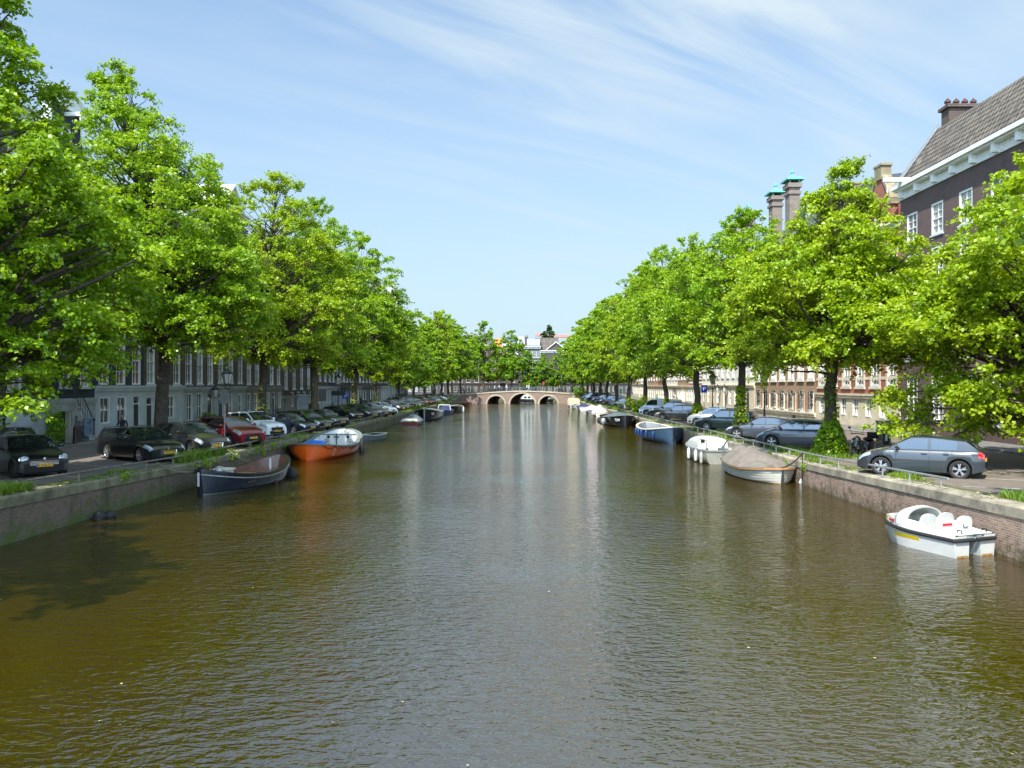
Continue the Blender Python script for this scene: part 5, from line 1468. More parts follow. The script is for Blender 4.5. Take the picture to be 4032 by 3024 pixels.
p = MB(smooth=True); p.lathe([(.1, .6), (.1, .95), (.14, .98), (.0, 1.0)], 10, 0, Matrix.Translation((2.2, .3, 0))); p.build('bollard', M_wgrp, b_)
p = MB(smooth=True); p.ball((-3.1, .45, .12), .3, 10, sx=.6, sy=1); p.build('tyre_fender', M_dark, b_)
# ---- orange lifeboat
b_ = boat('lifeboat', 'bright orange open lifeboat with white interior and grey gunwale, moored left', 'boat', (-11.35, 40.8), (.055, 1), 7.2)
H2 = Hull(7.2, 3.15, (1.32, .60, .90), 'round', rake=.25, full=4.2, bluff=.52, floor=.05)
H2.build(b_, M_orange, M_greyrub, M_wgrp, gw=.24, gr=.05)
p = MB(); p.box(3.28, 3.58, -.035, .035, -.3, .90); p.build('stem', M_orange, b_)
p = MB(); p.box(-2.3, -2.26, -1.12, 1.12, .05, .98); p.build('bulkhead', M_wgrp, b_)
p = MB(); p.box(-3.1, -2.26, -.95, .95, .98, 1.02); p.build('aft_deck', M_greyrub, b_)
p = MB(); p.tube([(-2.22, -.1, .1), (-2.22, -.1, 1.1)], .03, 6); p.tube([(-2.22, -.25, .88), (-2.22, .05, .88)], .035, 6); p.tube([(-2.22, -.25, .35), (-2.22, .05, .35)], .035, 6); p.build('mast_step', M_trim, b_)
for (yy, zz, rr) in ((.72, .58, .17), (-.72, .58, .17)):
    p = MB(smooth=True)
    for k in range(16): a = 2 * PI * k / 16; b2 = 2 * PI * (k + 1) / 16; p.tube([(-2.24, yy + rr * math.cos(a), zz + rr * math.sin(a)), (-2.24, yy + rr * math.cos(b2), zz + rr * math.sin(b2))], .02, 4)
    p.lathe([(0, -.0), (rr * .5, -.0), (rr * .55, -.03)], 12, 0, Matrix.Translation((-2.23, yy, zz)), 'X')
    p.build('hatch_ring', M_greyrub, b_)
for yy in (.6, -.6):
    p = MB(smooth=True); p.lathe([(0, .03), (.09, .03), (.1, -.02)], 12, 0, Matrix.Translation((-2.25, yy, .88)), 'X'); p.build('vent', M_trim, b_)
for yy in (-1, 1):
    p = MB(); p.box(-2.2, 1.0, yy * 1.08 - .16, yy * 1.08 + .16, .26, .30); p.build('bench', M_wgrp, b_)
for sg in (1, -1):
    p = MB(smooth=True); n = 11
    for k in range(n):
        for j in range(6):
            q = []
            for jj in (j, j + 1):
                t = .97 - (k + jj / 6) * .085; x, y, z = H2.pt(max(.02, t), .97); q.append((x, sg * (y + .05), z - .02 - .17 * math.sin(PI * jj / 6)))
            p.tube(q, .018, 4, cap=False)
    p.build('grab_rope', M_rope2, b_)
for (t, sg) in ((.30, -1), (.10, -1), (.30, 1)):
    pass
f1 = H2.pt(.33, 1); fender(b_, f1[0], f1[1] + .17, .35, M_dark, .13, 1.1); f1 = H2.pt(.045, 1); fender(b_, f1[0] - .1, f1[1] + .22, .45, M_dark, .13, 1.1)
f1 = H2.pt(.33, 1); fender(b_, f1[0], -f1[1] - .17, .35, M_dark, .13, 1.1)
for sg in (1, -1):
    for zz in (.52, .38, .24):
        q_ = (zz + .35) / (H2.sheer(.86) + .35); x, y, z = H2.pt(.86, q_); x2, y2, _ = H2.pt(.90, q_); xu, yu, zu = H2.pt(.86, q_ + .08)
        rt = Vector((x2 - x, sg * (y2 - y), 0)) * sg * 1.0; up = Vector((xu - x, sg * (yu - y), zu - z))
        n_ = rt.normalized().cross(up.normalized())
        if n_.y * sg < 0: rt = -rt; n_ = -n_
        o3 = Vector((x, sg * y, z)) + n_ * .02
        text_on('X', .16, M_wink, b_, frame_M(o3, rt, up))
p = MB(smooth=True)
rng = random.Random(3)
rows = []
for i in range(9):
    row = []
    for j in range(13):
        u, v = i / 8 - .5, j / 12 - .5; e = (1 - (2 * u) ** 4) * (1 - (2 * v) ** 4)
        row.append((1.55 + u * .6, -.15 + v * 1.25, .42 + .50 * max(0, e) ** .4 + rng.uniform(-.03, .03)))
    rows.append(row)
p.grid(rows); o = p.build('folded_tarpaulin', M_tarp, None); o.matrix_world = b_.matrix_basis.copy()
tag(o, 'bright blue folded tarpaulin lying inside the orange lifeboat', 'tarpaulin')
# ---- dinghy
b_ = boat('dinghy', 'small grey white rowing dinghy behind the stern of the orange lifeboat', 'boat', (-11.6, 55.2), (.35, 1), 3.2)
HD = Hull(3.2, 1.45, (.42, .36, .5), 'transom', sw=.75, rake=.3, floor=.08); HD.build(b_, M_greyrub, M_wgrp2, M_navyhull, gw=.06)
for x in (-.7, .4): p = MB(); p.box(x - .12, x + .12, -.6, .6, .24, .27); p.build('thwart', M_wgrp2, b_)
# ---- covered small boat
b_ = boat('covered_boat', 'small white and maroon boat under a rumpled grey tarpaulin, left bank', 'boat', (-11.05, 82), (-.0, -1), 5.0)
HC = Hull(5.0, 2.0, (.45, .42, .6), 'transom', sw=.85, rake=.4, floor=.1); HC.build(b_, mat('maroon hull', (.10, .02, .02), .4, var=.2), M_wgrp, M_wgrp2, stripe=M_wgrp)
HC.cover(b_, M_greycov, .2, .97, .55, seed=3, wr=.09, over=-.02)
p = MB(); p.box(-2.4, -1.3, -.75, .75, .42, .62); p.build('stern_seat', M_cream, b_)
# ---- black barge MX
b_ = boat('barge', 'broad black barge with white letters on its bow, moored left in the distance', 'boat', (-10.85, 87.4), (-.0, 1), 11)
HB = Hull(11, 2.95, (1.0, .85, 1.28), 'round', rake=.2, full=4, bluff=.55, floor=.3); HB.build(b_, M_blackhull, M_blackhull, M_teak, gw=.12)
HB.cover(b_, M_greyrub, .25, .9, .35, seed=5, wr=.02, over=-.02)
p = MB(); p.box(5.42, 5.55, -.05, .05, -.3, 1.3); p.build('stem', M_galv, b_)
for sg in (1, -1):
    x, y, z = HB.pt(.93, .72); x2, y2, _ = HB.pt(.9, .72); rt = Vector((x - x2, sg * (y - y2), 0)) * (1 if sg > 0 else -1) * -1
    n_ = rt.normalized().cross(Vector((0, 0, 1)))
    if n_.y * sg < 0: rt = -rt; n_ = -n_
    text_on('MX', .42, M_wink, b_, frame_M(Vector((x, sg * y, z)) + n_ * .06, rt, (0, 0, 1)))
p = MB(smooth=True); p.ball((3.6, -1.6, .35), .3, 10); p.build('fender', M_galv, b_)
# ---- blue canopy boat
b_ = boat('cabin_boat', 'dark blue boat with black canopy and a white windscreen frame, left bank', 'boat', (-10.2, 103), (-.03, 1), 6.5)
HE = Hull(6.5, 2.2, (.6, .5, .75), 'transom', sw=.8, rake=.5, floor=.1); HE.build(b_, M_bluehull, M_bluehull, M_teak)
HE.cover(b_, M_bluecov, .15, .8, .75, seed=6, over=-.01, wr=.03)
p = MB(); 
for sg in (-1, 1): p.tube([(1.9, sg * .85, .62), (1.5, sg * .75, 1.35)], .03, 5)
p.tube([(1.5, -.75, 1.35), (1.5, .75, 1.35)], .05, 5); p.build('windscreen_frame', M_white, b_)
# ---- black sloop 3
b_ = boat('open_sloop', 'black open sloop with pale rim and two white fenders, far left bank', 'boat', (-9.7, 113.5), (-.03, 1), 8)
HF = Hull(8, 2.5, (.95, .7, 1.05), 'round', rake=.3, full=2.6, floor=.1); HF.build(b_, M_blackhull, M_wgrp2, M_black, gw=.1)
for x in (1.2, 2.4): fender(b_, x, 1.32, .35, M_wgrp, .1, .7)
b_ = boat('rowing_boat', 'small brown wooden boat by the wall close to the bridge, left', 'boat', (-9.9, 147.5), (-.4, 1), 4.2)
HG = Hull(4.2, 1.7, (.75, .55, .8), 'transom', rake=.3, floor=.1); HG.build(b_, mat('red brown hull', (.20, .05, .025), .5, var=.2), M_teakl, M_teak)

# ================= right bank
# ---- pedal boat
def pedal_boat():
    root = thing('pedal_boat', 'white four seat pedal boat with black rubbing strip and yellow decal, nearest on the right', 'boat', (10.2, 19.3, 0), math.atan2(2.75, -1.0), 'boats moored in the canal'); root.scale = (.86,) * 3
    L, Wd = 3.0, 1.5
    def outline(t):      # half width along deck edge, t 0 stern..1 bow
        return Wd / 2 * (1 if t < .45 else (1 - ((t - .45) / .55) ** 2.1) ** .8 * .98 + .02)
    ts = np.linspace(0, 1, 24)
    def deck(t): return .50 + .14 * max(0, (t - .4)) ** 1.2
    h = MB(smooth=True, angle=35)
    for sg in (1, -1):      # two floats
        rows = []
        for t in ts:
            x = -L / 2 + L * t; w = outline(t); zi = deck(t) - .05
            yo = w; yi = max(.0, .2 * (1 - max(0, (t - .55) / .45)))
            bt = -.12 + .42 * max(0, (t - .72) / .28) ** 2
            rows.append([(x, sg * yi, zi), (x, sg * (yi + .02), max(bt, .02 + 0 * x)), (x, sg * (yi + .08), bt), (x, sg * max(yi + .08, yo - .14), bt), (x, sg * max(yi + .02, yo - .05), bt + .1), (x, sg * yo, zi)])
        h.grid(rows, flip=(sg < 0)); h.poly(rows[0] if sg > 0 else rows[0][::-1])
    h.build('hull', M_wgrp, root)
    w = MB(smooth=True)
    for sg in (1, -1):
        rows = []
        for t in ts[:-2]:
            x = -L / 2 + L * t; yo = outline(t); yi = max(.0, .2 * (1 - max(0, (t - .55) / .45))); bt = -.12 + .42 * max(0, (t - .72) / .28) ** 2
            rows.append([(x, sg * (max(yi + .02, yo - .066) + .0), max(bt, -.05)), (x, sg * (max(yi + .02, yo - .046)), max(bt + .1, .045))])
        w.grid(rows, flip=(sg < 0)); x = -L / 2 - .004; w.quad((x, sg * .26, -.05), (x, sg * .62, -.05), (x, sg * .66, .05), (x, sg * .24, .05))
    w.build('waterline_stain', M_rust_b, root)
    r = MB(smooth=True)
    pts = [(-L / 2 + L * t, outline(t), deck(t) - .03) for t in ts]
    r.tube([(-L / 2 - .02, .06, .47), (-L / 2 - .02, Wd / 2 - .05, .47)] + pts + [(a, -b, c) for (a, b, c) in pts[::-1]] + [(-L / 2 - .02, -Wd / 2 + .05, .47), (-L / 2 - .02, -.02, .47)], .055, 8)
    r.build('rubbing_strip', M_dark, root)
    d = MB(smooth=True, angle=30)      # deck tub: raised coaming, sunk well
    def co(t): return .12 + .17 * math.exp(-((t - .48) / .22) ** 2) + (.10 if t > .6 else 0) * (t - .6) / .2 * (1 if t < .8 else max(0, (1 - t) / .2))
    rows = []
    for t in ts:
        x = -L / 2 + L * t; w_ = outline(t)
        rows.append([(x, w_, deck(t)), (x, w_ * .94, deck(t) + co(t) * .9), (x, w_ * .86, deck(t) + co(t)), (x, w_ * .78, deck(t) + co(t) * .8), (x, w_ * .74, .30 if .22 < t < .80 else deck(t) + co(t) * .8), (x, 0, .30 if .22 < t < .80 else deck(t) + .06 + co(t) * .4)])
    d.grid(rows); d.mirror_y()
    x = -L / 2; d.quad((x, -Wd / 2, .46), (x, -Wd / 2, .58), (x, Wd / 2, .58), (x, Wd / 2, .46))
    d.build('deck', M_wgrp, root)
    # hooded bow with arched windscreen
    c = MB(smooth=True, angle=50); n = 18
    rows = []
    for (x, hgt, wf) in ((.12, 1.12, .69), (.30, 1.14, .70), (.52, 1.06, .67), (.98, .76, .42), (1.32, .66, .18)):
        rows.append([(x, wf * math.cos(PI * k / n) * 1.0, .60 + (hgt - .60) * math.sin(PI * k / n) ** .6) for k in range(n + 1)])
    inner = []
    c.grid(rows[:3]); 
    r2 = [[(p_[0], p_[1], p_[2]) for p_ in r_] for r_ in rows[2:]]
    c.grid([rows[0], [(a + .01, b * .93, .60 + (z - .60) * .93) for (a, b, z) in rows[0]]]); c.grid([[(a + .01, b * .93, .60 + (z - .60) * .93) for (a, b, z) in rows[0]], [(a, b * .93, .60 + (z - .60) * .93) for (a, b, z) in rows[2]]], flip=True)
    c.build('hood_arch', M_wgrp, root)
    g = MB(smooth=True, angle=50); g.grid(r2); g.build('bow_hood', mat('milky plastic', (.36, .38, .35), .3, var=.15), root)
    # seats
    for (x, y, hh) in ((-.12, .33, .0), (-.12, -.33, .0), (-.72, .33, 0), (-.72, -.33, 0)):
        s = MB(smooth=True, angle=40)
        s.box(x - .02, x + .42, y - .25, y + .25, .36, .50)
        pts = [(-.28, .40), (-.28, .76), (-.26, .86), (-.21, .94), (-.12, .985), (0, 1.0), (.12, .985), (.21, .94), (.26, .86), (.28, .76), (.28, .40)]
        fr = [(x - .06 + (b - .42) * -.16, y + a, b) for a, b in pts]; bk = [(x - .14 + (b - .42) * -.16, y + a, b) for a, b in pts]
        s.poly(fr[::-1]); s.poly(bk)
        for i in range(len(pts) - 1): s.quad(bk[i + 1], bk[i], fr[i], fr[i + 1])
        s.build('seat', M_wgrp, root)
    # decals and lettering
    q = MB()
    rows = [[(-L / 2 + L * t, outline(t) + .004 - .05 * (1 - k), .24 + .14 * k) for k in (0, 1)] for t in np.linspace(.38, .70, 9)]
    q.grid([[(a, b + .02, c_) for (a, b, c_) in r_] for r_ in rows]); q.build('yellow_decal', M_yel, root)
    text_on('STROMMA.COM', .085, M_ink, root, frame_M((-L / 2 - .003, -.02, .562), (0, -1, 0), (0, 0, 1)))
    o = MB(); o.box(-.17, .17, -.04, .04, -.002, .004); oo = o.build('crimson_decal', M_crim, root); oo.matrix_local = frame_M((-.925, .33, .80), (0, -1, 0), (.16, 0, 1))
    o = MB(); o.box(-.13, .13, -.035, .035, -.002, .004); oo = o.build('crimson_decal', M_crim, root); oo.matrix_local = frame_M((.75, .60, .67), (-.9, .25, 0), (0, 0, 1))
    o = MB(); o.box(-.05, .05, -.1, .1, -.002, .004); oo = o.build('yellow_sticker', M_yel, root); oo.matrix_local = frame_M((1.02, .42, .70), (-.9, .4, 0), (0, -.2, 1))
    o = MB(); o.box(-.085, .085, -.09, .09, -.002, .004); oo = o.build('notice', M_ink, root); oo.matrix_local = frame_M((-.918, -.35, .76), (0, -1, 0), (.16, 0, 1))
    o = MB(); o.box(-.065, .065, -.06, .05, .005, .007); o.build('notice_panel', M_cream, oo)
    for y in (.45, -.45):
        o = MB(); o.tube([(-1.35, y, .66), (-1.35, y, .72), (-1.48, y, .72), (-1.48, y, .64)], .018, 5); o.build('cleat', M_black, root)
    return root
pedal_boat()
# ---- taupe covered sloop
b_ = boat('covered_sloop', 'cream clinker sloop with brass rail under a taupe canvas cover, right bank', 'boat', (10.6, 31.1), (-.05, 1), 5.3)
HS = Hull(5.3, 2.35, (.62, .50, .66), 'transom', sw=.72, rake=.18, full=2.6, bluff=.62, floor=.05); HS.build(b_, mat('cream clinker planking', (.52, .50, .42), .4, var=.12), M_teakl, M_teak, gw=.08, gr=.05, strakes=6, boot=M_rust_b)
HS.cover(b_, M_taupe, .04, .93, .6, seed=8, wr=.10, over=-.01, rz=lambda u: float(np.interp(u, [0, .03, .12, .35, .6, .78, 1], [.02, .55, .62, .62, .50, .16, .03])))
p = MB(); p.box(2.5, 2.7, -.03, .03, -.2, .70); p.build('stem', M_trim, b_)
for sg in (1, -1):
    x, y, z = HS.pt(.86, .62); x2, y2, _ = HS.pt(.80, .62); rt = Vector((x - x2, sg * (y - y2), 0)); n_ = rt.normalized().cross(Vector((0, 0, 1)))
    if n_.y * sg < 0: rt = -rt; n_ = -n_
    text_on('LIMOUSIN 550', .10, M_greyrub, b_, frame_M(Vector((x, sg * y, z)) + n_ * .03, rt, (0, 0, 1))) if False else None
p = MB(smooth=True); p.lathe([(0, -.18), (.1, -.14), (.15, 0), (.1, .13), (.03, .18), (.03, .24), (0, .25)], 12, 0, Matrix.Translation((2.55, .85, .06))); p.build('fender', M_wgrp, b_)
# ---- white cabin sailing boat
b_ = boat('sailing_boat', 'small dirty white cabin sailing boat, stern with rudder towards the viewer, right bank', 'boat', (10.3, 45.2), (-.0, -1), 6.2)
HW = Hull(6.2, 2.2, (.70, .68, .85), 'transom', sw=.78, rake=.6, full=2.0, floor=.2, srake=.25); HW.build(b_, M_wgrp2, M_galv, M_wgrp, gw=.16, gr=.02, boot=M_rust_b)
c = MB(smooth=True, angle=40); rows = []
for x in np.linspace(-.9, 1.8, 10):
    f = 1 if x < .6 else 1 - ((x - .6) / 1.3) ** 2 * .8
    rows.append([(x, .82 * math.cos(a) * (1 if f > .5 else f + .4), .66 + .58 * max(.05, f) * math.sin(a) ** .42) for a in np.linspace(0, PI, 15)])
c.grid(rows, flip=True); c.poly(rows[0]); co_ = c.build('cabin', M_wgrp, b_)
c = MB(); c.box(-.93, -.905, -.28, .22, .45, 1.2); c.build('cabin_door', M_cream, co_)
c = MB(); c.box(-.925, -.905, .42, .62, .95, 1.12); c.build('cabin_window', M_cglass, co_)
c = MB(); c.box(-3.16, -2.98, -.06, .06, -.4, .95); c.build('rudder', M_greyrub, b_); c = MB(smooth=True); c.tube([(-3.1, 0, .92), (-2.0, -.5, 1.15)], .03, 6); c.build('tiller', M_trim, b_)
for y in (.95, -.95):
    c = MB(smooth=True); c.tube([(-2.9, y * .85, .72), (-2.9, y * .85, 1.2), (-1.9, y, 1.22), (-1.5, y, .74)], .016, 5); c.build('guard_rail', M_chrome, b_)
fender(b_, -1.9, 1.12, .35, M_wgrp, .09, .6); fender(b_, -.6, 1.2, .35, M_wgrp, .09, .6); fender(b_, -2.7, 1.02, .3, M_wgrp2, .08, .6)
c = MB(); c.box(-.16, .16, -.22, .22, -.002, .004); oo = c.build('registration_board', M_trim, b_); oo.matrix_local = frame_M((-3.09, -.62, .42), (0, -1, 0), (0, 0, 1))
# ---- blue sloop
b_ = boat('open_sloop', 'petrol blue open sloop with cream rim and blue fenders, outboard towards the viewer', 'boat', (9.9, 60.6), (.09, -1), 7.8)
HBl = Hull(7.8, 2.75, (1.15, .85, 1.15), 'round', rake=.25, full=2.4, bluff=.6, floor=.55); HBl.build(b_, M_bluehull, M_cream, mat('grey blue deck', (.16, .18, .21), .7, var=.15), gw=.14, gr=.03)
for t in (.16, .30, .44, .56, .70): x, y, z = HBl.pt(t, .8); fender(b_, x, y + .12, .55, M_bluefen, .09, .5)
for t in (.16, .30): x, y, z = HBl.pt(t, .8); fender(b_, x, -y - .12, .55, M_bluefen, .09, .5)
c = MB(smooth=True); c.box(-4.16, -3.92, -.1, .1, .55, .95); c.box(-4.08, -4.0, -.05, .05, -.2, .55); c.tube([(-3.95, 0, .9), (-3.5, -.3, 1.05)], .025, 5); c.build('outboard_motor', M_trim, b_)
# ---- black boat TOM
b_ = boat('tug_sloop', 'black sloop lettered TOM on its bow with grey ball fenders, right bank', 'boat', (10.16, 73.3), (-.08, 1), 9)
HT = Hull(9, 2.75, (.95, .85, 1.12), 'round', rake=.2, full=3.2, bluff=.55, floor=.3); HT.build(b_, M_blackhull, M_blackhull, M_black, gw=.12)
HT.cover(b_, M_greycov, .45, .80, .42, seed=9, over=-.02)
for sg in (1, -1):
    x, y, z = HT.pt(.935, .74); x2, y2, _ = HT.pt(.905, .74); rt = Vector((x - x2, sg * (y - y2), 0)); n_ = rt.normalized().cross(Vector((0, 0, 1)))
    if n_.y * sg < 0: rt = -rt; n_ = -n_
    text_on('TOM', .34, M_wink, b_, frame_M(Vector((x, sg * y, z)) + n_ * .07, rt, (0, 0, 1)))
for (x, z, m) in ((1.4, .45, M_galv), (.4, .40, M_dark), (-.6, .45, M_dark)):
    c = MB(smooth=True); c.ball((x, -1.62, z), .28, 10, sz=1.25); c.build('fender', m, b_)
# ---- pink tented boat
b_ = boat('tented_boat', 'boat with two pinkish pointed tent covers and a cream transom, right bank', 'boat', (10.6, 105), (.02, -1), 5.6)
HP = Hull(5.6, 2.05, (.5, .48, .6), 'transom', sw=.9, rake=.4, floor=.1); HP.build(b_, M_cream, M_wgrp2, M_teak)
HP.cover(b_, M_pinkcov, .06, .95, .6, seed=12, wr=.02, over=.28, tents=[(0, .02), (.22, .95), (.36, .45), (.5, .95), (.75, .35), (1, .02)])
b_ = boat('covered_boat', 'white boat under a pale pinkish rounded cover, right bank', 'boat', (10.6, 115.5), (.0, -1), 5.2)
HP = Hull(5.2, 2.0, (.5, .48, .6), 'transom', sw=.85, rake=.4, floor=.1); HP.build(b_, M_greyrub, M_wgrp2, M_teak); HP.cover(b_, M_pinkcov, .04, .97, .62, seed=13, wr=.04, over=.2)
b_ = boat('covered_boat', 'white hulled boat under a navy blue cover, far right bank', 'boat', (10.3, 126.5), (.0, -1), 6.0)
HP = Hull(6.0, 2.2, (.62, .58, .75), 'transom', sw=.85, rake=.5, floor=.1); HP.build(b_, M_wgrp, M_wgrp, M_teak); HP.cover(b_, M_bluecov, .04, .97, .38, seed=14, wr=.03, over=.02)
b_ = boat('open_sloop', 'little white rimmed boat between blue covered boat and beige tent, far right', 'boat', (10.0, 137), (.0, -1), 5.0)
HP = Hull(5.0, 2.0, (.6, .55, .7), 'round', rake=.4, floor=.1); HP.build(b_, M_wgrp2, M_wgrp, M_bluehull, gw=.12)
b_ = boat('tented_boat', 'boat under a tall boxy beige canvas tent by the bridge, right bank', 'boat', (10.0, 146), (.0, -1), 6.2)
HP = Hull(6.2, 2.1, (.5, .5, .6), 'transom', sw=.9, rake=.4, floor=.1); HP.build(b_, M_wgrp2, M_wgrp, M_teak)
c = MB(smooth=True, angle=40); rows = []
for x in np.linspace(-2.4, 1.8, 12):
    k = .04 * math.sin(x * 9); rows.append([(x, y * (1 + k * .3), z + k * .3) for (y, z) in ((-1.05, .4), (-1.0, 1.35), (-.8, 1.62), (0, 1.72), (.8, 1.62), (1.0, 1.35), (1.05, .4))])
c.grid(rows, flip=True); c.poly(rows[0]); c.poly(rows[-1][::-1]); c.build('canvas_tent', M_beigecov, b_)
# boat beyond the bridge
b_ = thing('tour_boat', 'white glazed tour boat seen through the middle arch of the bridge', 'boat', (3.6, 192, 0), R(172))
HP = Hull(10, 3.4, (.7, .65, .8), 'round', rake=.6, full=3, floor=.3); HP.build(b_, M_navyhull, M_greyrub, M_greyrub)
c = MB(smooth=True, angle=40); c.grid([[(x, y * f, z) for (y, z) in ((-1.4, .65), (-1.2, 1.5), (-.8, 1.7), (0, 1.75), (.8, 1.7), (1.2, 1.5), (1.4, .65))] for (x, f) in ((-4, .7), (-3.4, 1), (2.6, 1), (3.4, .6))], flip=True); c.build('cabin', M_wgrp2, b_)
for x in np.linspace(-2.8, 2.0, 6): c = MB(); c.box(x - .3, x + .3, 1.33, 1.37, .85, 1.3); c.build('window', M_cglass, b_)
# moored lumps by the left wall
b_ = thing('wall_buoy', 'pair of black rubber buoys chained to the mossy wall, left foreground', 'buoy', (-12.6, 22.9, 0)); b_.scale = (.75,) * 3
c = MB(smooth=True); c.lathe([(0, -.35), (.2, -.3), (.26, -.1), (.24, .2), (.12, .32), (0, .34)], 12, 0, Matrix.Rotation(.3, 4, 'Y')); c.build('buoy_body', M_dark, b_)
c = MB(smooth=True); c.ball((.15, .55, .05), .27, 10, sz=.8); c.build('buoy_body', M_dark, b_)
c = MB(); c.tube([(.1, .2, .3), (-.1, .25, .42), (-.36, .3, .75)], .014, 5); c.build('chain', M_trim, b_)
# ================================================================== quay rails
def quay_rail(x, y0, y1, label, m, step=2.05, h=.32, gaps=()):
    root = thing('quay_rail', label, 'railing')
    y = y0; pts = []
    while y <= y1:
        if not any(a < y < b for a, b in gaps):
            p = MB(); p.tube([(x, y, wall_top(y) - .02), (x, y, wall_top(y) + h)], .026, 5); p.cbox(x, y, wall_top(y) + .02, .09, .09, .02); p.build('rail_post', m, root)
        y += step
    segs = []; cur = y0 - .35
    ys = []; yy = y0 - .35
    while yy < y1 + .3: ys.append(yy); yy += 2.05
    r = MB(smooth=True); r.tube([(x, q, wall_top(q) + h + .0) for q in ys], .034, 7); r.build('rail', m, root)
    return root
quay_rail(-13.02, 20.55, 78, 'low rusty tube rail on short posts along the left quay edge', M_rust)
quay_rail(11.60, 21.3, 92, 'low galvanised tube rail on short posts along the right quay edge', M_galv, step=1.7)

# ================================================================== grass
G_m = leaf_mat('grass blades', (.10, .20, .015), (.20, .30, .03), .35)
def grass(label, patches, seed, name='grass'):
    rng = np.random.default_rng(seed); V = []; 
    for (x, y, rx, ry, n, h) in patches:
        px = x + rng.uniform(-1, 1, n) * rx; py = y + rng.uniform(-1, 1, n) * ry
        a = rng.uniform(0, 2 * PI, n); hh = h * rng.uniform(.4, 1.2, n); ln = hh * rng.uniform(.1, .7, n)
        z = np.array([street_z(q) for q in py]); w = .008 + .006 * rng.uniform(size=n)
        ca, sa = np.cos(a), np.sin(a)
        q = np.stack([np.stack([px - sa * w, py + ca * w, z], 1), np.stack([px + sa * w, py - ca * w, z], 1), np.stack([px + ca * ln * .5 + sa * w * .7, py + sa * ln * .5 - ca * w * .7, z + hh * .7], 1), np.stack([px + ca * ln, py + sa * ln, z + hh], 1)], 1)
        V.append(q)
    V = np.concatenate(V).astype(np.float32); n = len(V)
    me = bpy.data.meshes.new(name); me.vertices.add(n * 4); me.vertices.foreach_set('co', V.reshape(-1)); me.loops.add(n * 4); me.loops.foreach_set('vertex_index', np.arange(n * 4, dtype=np.int32))
    me.polygons.add(n); me.polygons.foreach_set('loop_start', np.arange(0, n * 4, 4, dtype=np.int32)); me.materials.append(G_m); me.update(calc_edges=True)
    o = obj(name, me); tag(o, label, 'grass', kind='stuff')
    return o
rg = np.random.default_rng(5)
def tufts(x, y0, y1, n, h=.22):
    return [(x + rg.uniform(-.35, .35), rg.uniform(y0, y1), rg.uniform(.1, .4), rg.uniform(.2, .9), int(rg.uniform(60, 260)), h * rg.uniform(.5, 1.3)) for _ in range(n)]
grass('grass tufts growing along the left quay edge behind the rail', [(-13.75, 19.6, .7, 1.0, 3600, .26), (-13.2, 30.9, .22, 1.2, 900, .42), (-13.1, 33.2, .2, .5, 300, .35)] + tufts(-13.4, 22, 90, 46, .10) + tufts(-13.35, 90, 160, 60, .3), 1)
grass('grass tufts growing along the right quay edge behind the rail', [(12.1, 24.2, .25, .5, 500, .2), (12.4, 18.6, .4, .9, 1000, .2), (13.6, 33.8, 1.5, 1.7, 5200, .16), (12.6, 37, .5, 2, 1500, .2), (12.9, 47.4, .8, 2., 1800, .25)] + tufts(11.95, 24, 90, 60, .10) + tufts(12.2, 90, 160, 60, .3), 2)
# green fringe on the wall face
rngw = np.random.default_rng(8)
def wall_weeds(x, s, ys, n, label):
    P = []; 
    for y in ys:
        k = int(rngw.uniform(20, 90)); z = wall_top(y) - rngw.uniform(.02, .3)
        P.append(np.stack([x - s * rngw.uniform(.0, .12, k), y + rngw.normal(size=k) * .18, z + rngw.normal(size=k) * .09], 1))
    P = np.concatenate(P); k = len(P)
    me = leaf_mesh('wall_weeds', P, rngw.normal(size=(k, 3)) * .4 + np.array([-s * .6, 0, .6]), rngw.normal(size=(k, 3)) + np.array([0, 0, -.4]), .07, rngw, L_A)
    tag(obj('wall_weeds', me), label, 'weeds', kind='stuff')
wall_weeds(XL, -1, list(rngw.uniform(24, 80, 34)) + [30.6, 31.2, 31.8, 32.4], 0, 'small weeds sprouting from the joints of the left canal wall')
wall_weeds(XR, 1, rngw.uniform(24, 90, 16), 0, 'small weeds sprouting from the joints of the right canal wall')

# ================================================================== shrubs
def shrub(label, x, y, r, h, n, seed, m=L_A, leaf=.1, name='shrub'):
    root = thing(name, label, 'shrub', (x, y, street_z(y)))
    rng = np.random.default_rng(seed); u = rng.normal(size=(n, 3)); u /= np.linalg.norm(u, axis=1, keepdims=True); q = rng.uniform(.3, 1, n) ** .5
    P = u * q[:, None] * np.array([r, r, h / 2]) * (1 + .2 * np.sin(u[:, :1] * 7)) + np.array([0, 0, h / 2])
    obj('foliage', leaf_mesh('foliage', P, u * .6 + np.array([0, 0, .6]) + rng.normal(size=(n, 3)) * .4, u + rng.normal(size=(n, 3)), leaf, rng, m), root)
    s = MB()
    for i in range(5): s.tube([(0, 0, 0), (rng.uniform(-.5, .5) * r, rng.uniform(-.5, .5) * r, h * .7)], [.02, .006], 4)
    s.build('stem', M_bark, root)
shrub('yellow green shrub tip at the very left edge in front of the black car', -13.75, 18.75, .5, .8, 700, 3, L_B, .1)
shrub('dark climbing shrub beside the black basement door under the stoop', -22.8, 37.6, .45, 1.9, 900, 4, L_C, .11)
shrub('bush by the left foot of the white van', 12.7, 80.5, 1.1, 1.8, 1200, 5, L_B, .17)
shrub('bush at the right end of the bridge', 12.9, 164, 1.6, 2.2, 900, 6, L_C, .25)
shrub('low bush on the pavement behind the graphite estate', -23.5, 58, .7, 1.1, 700, 7, L_C, .12)

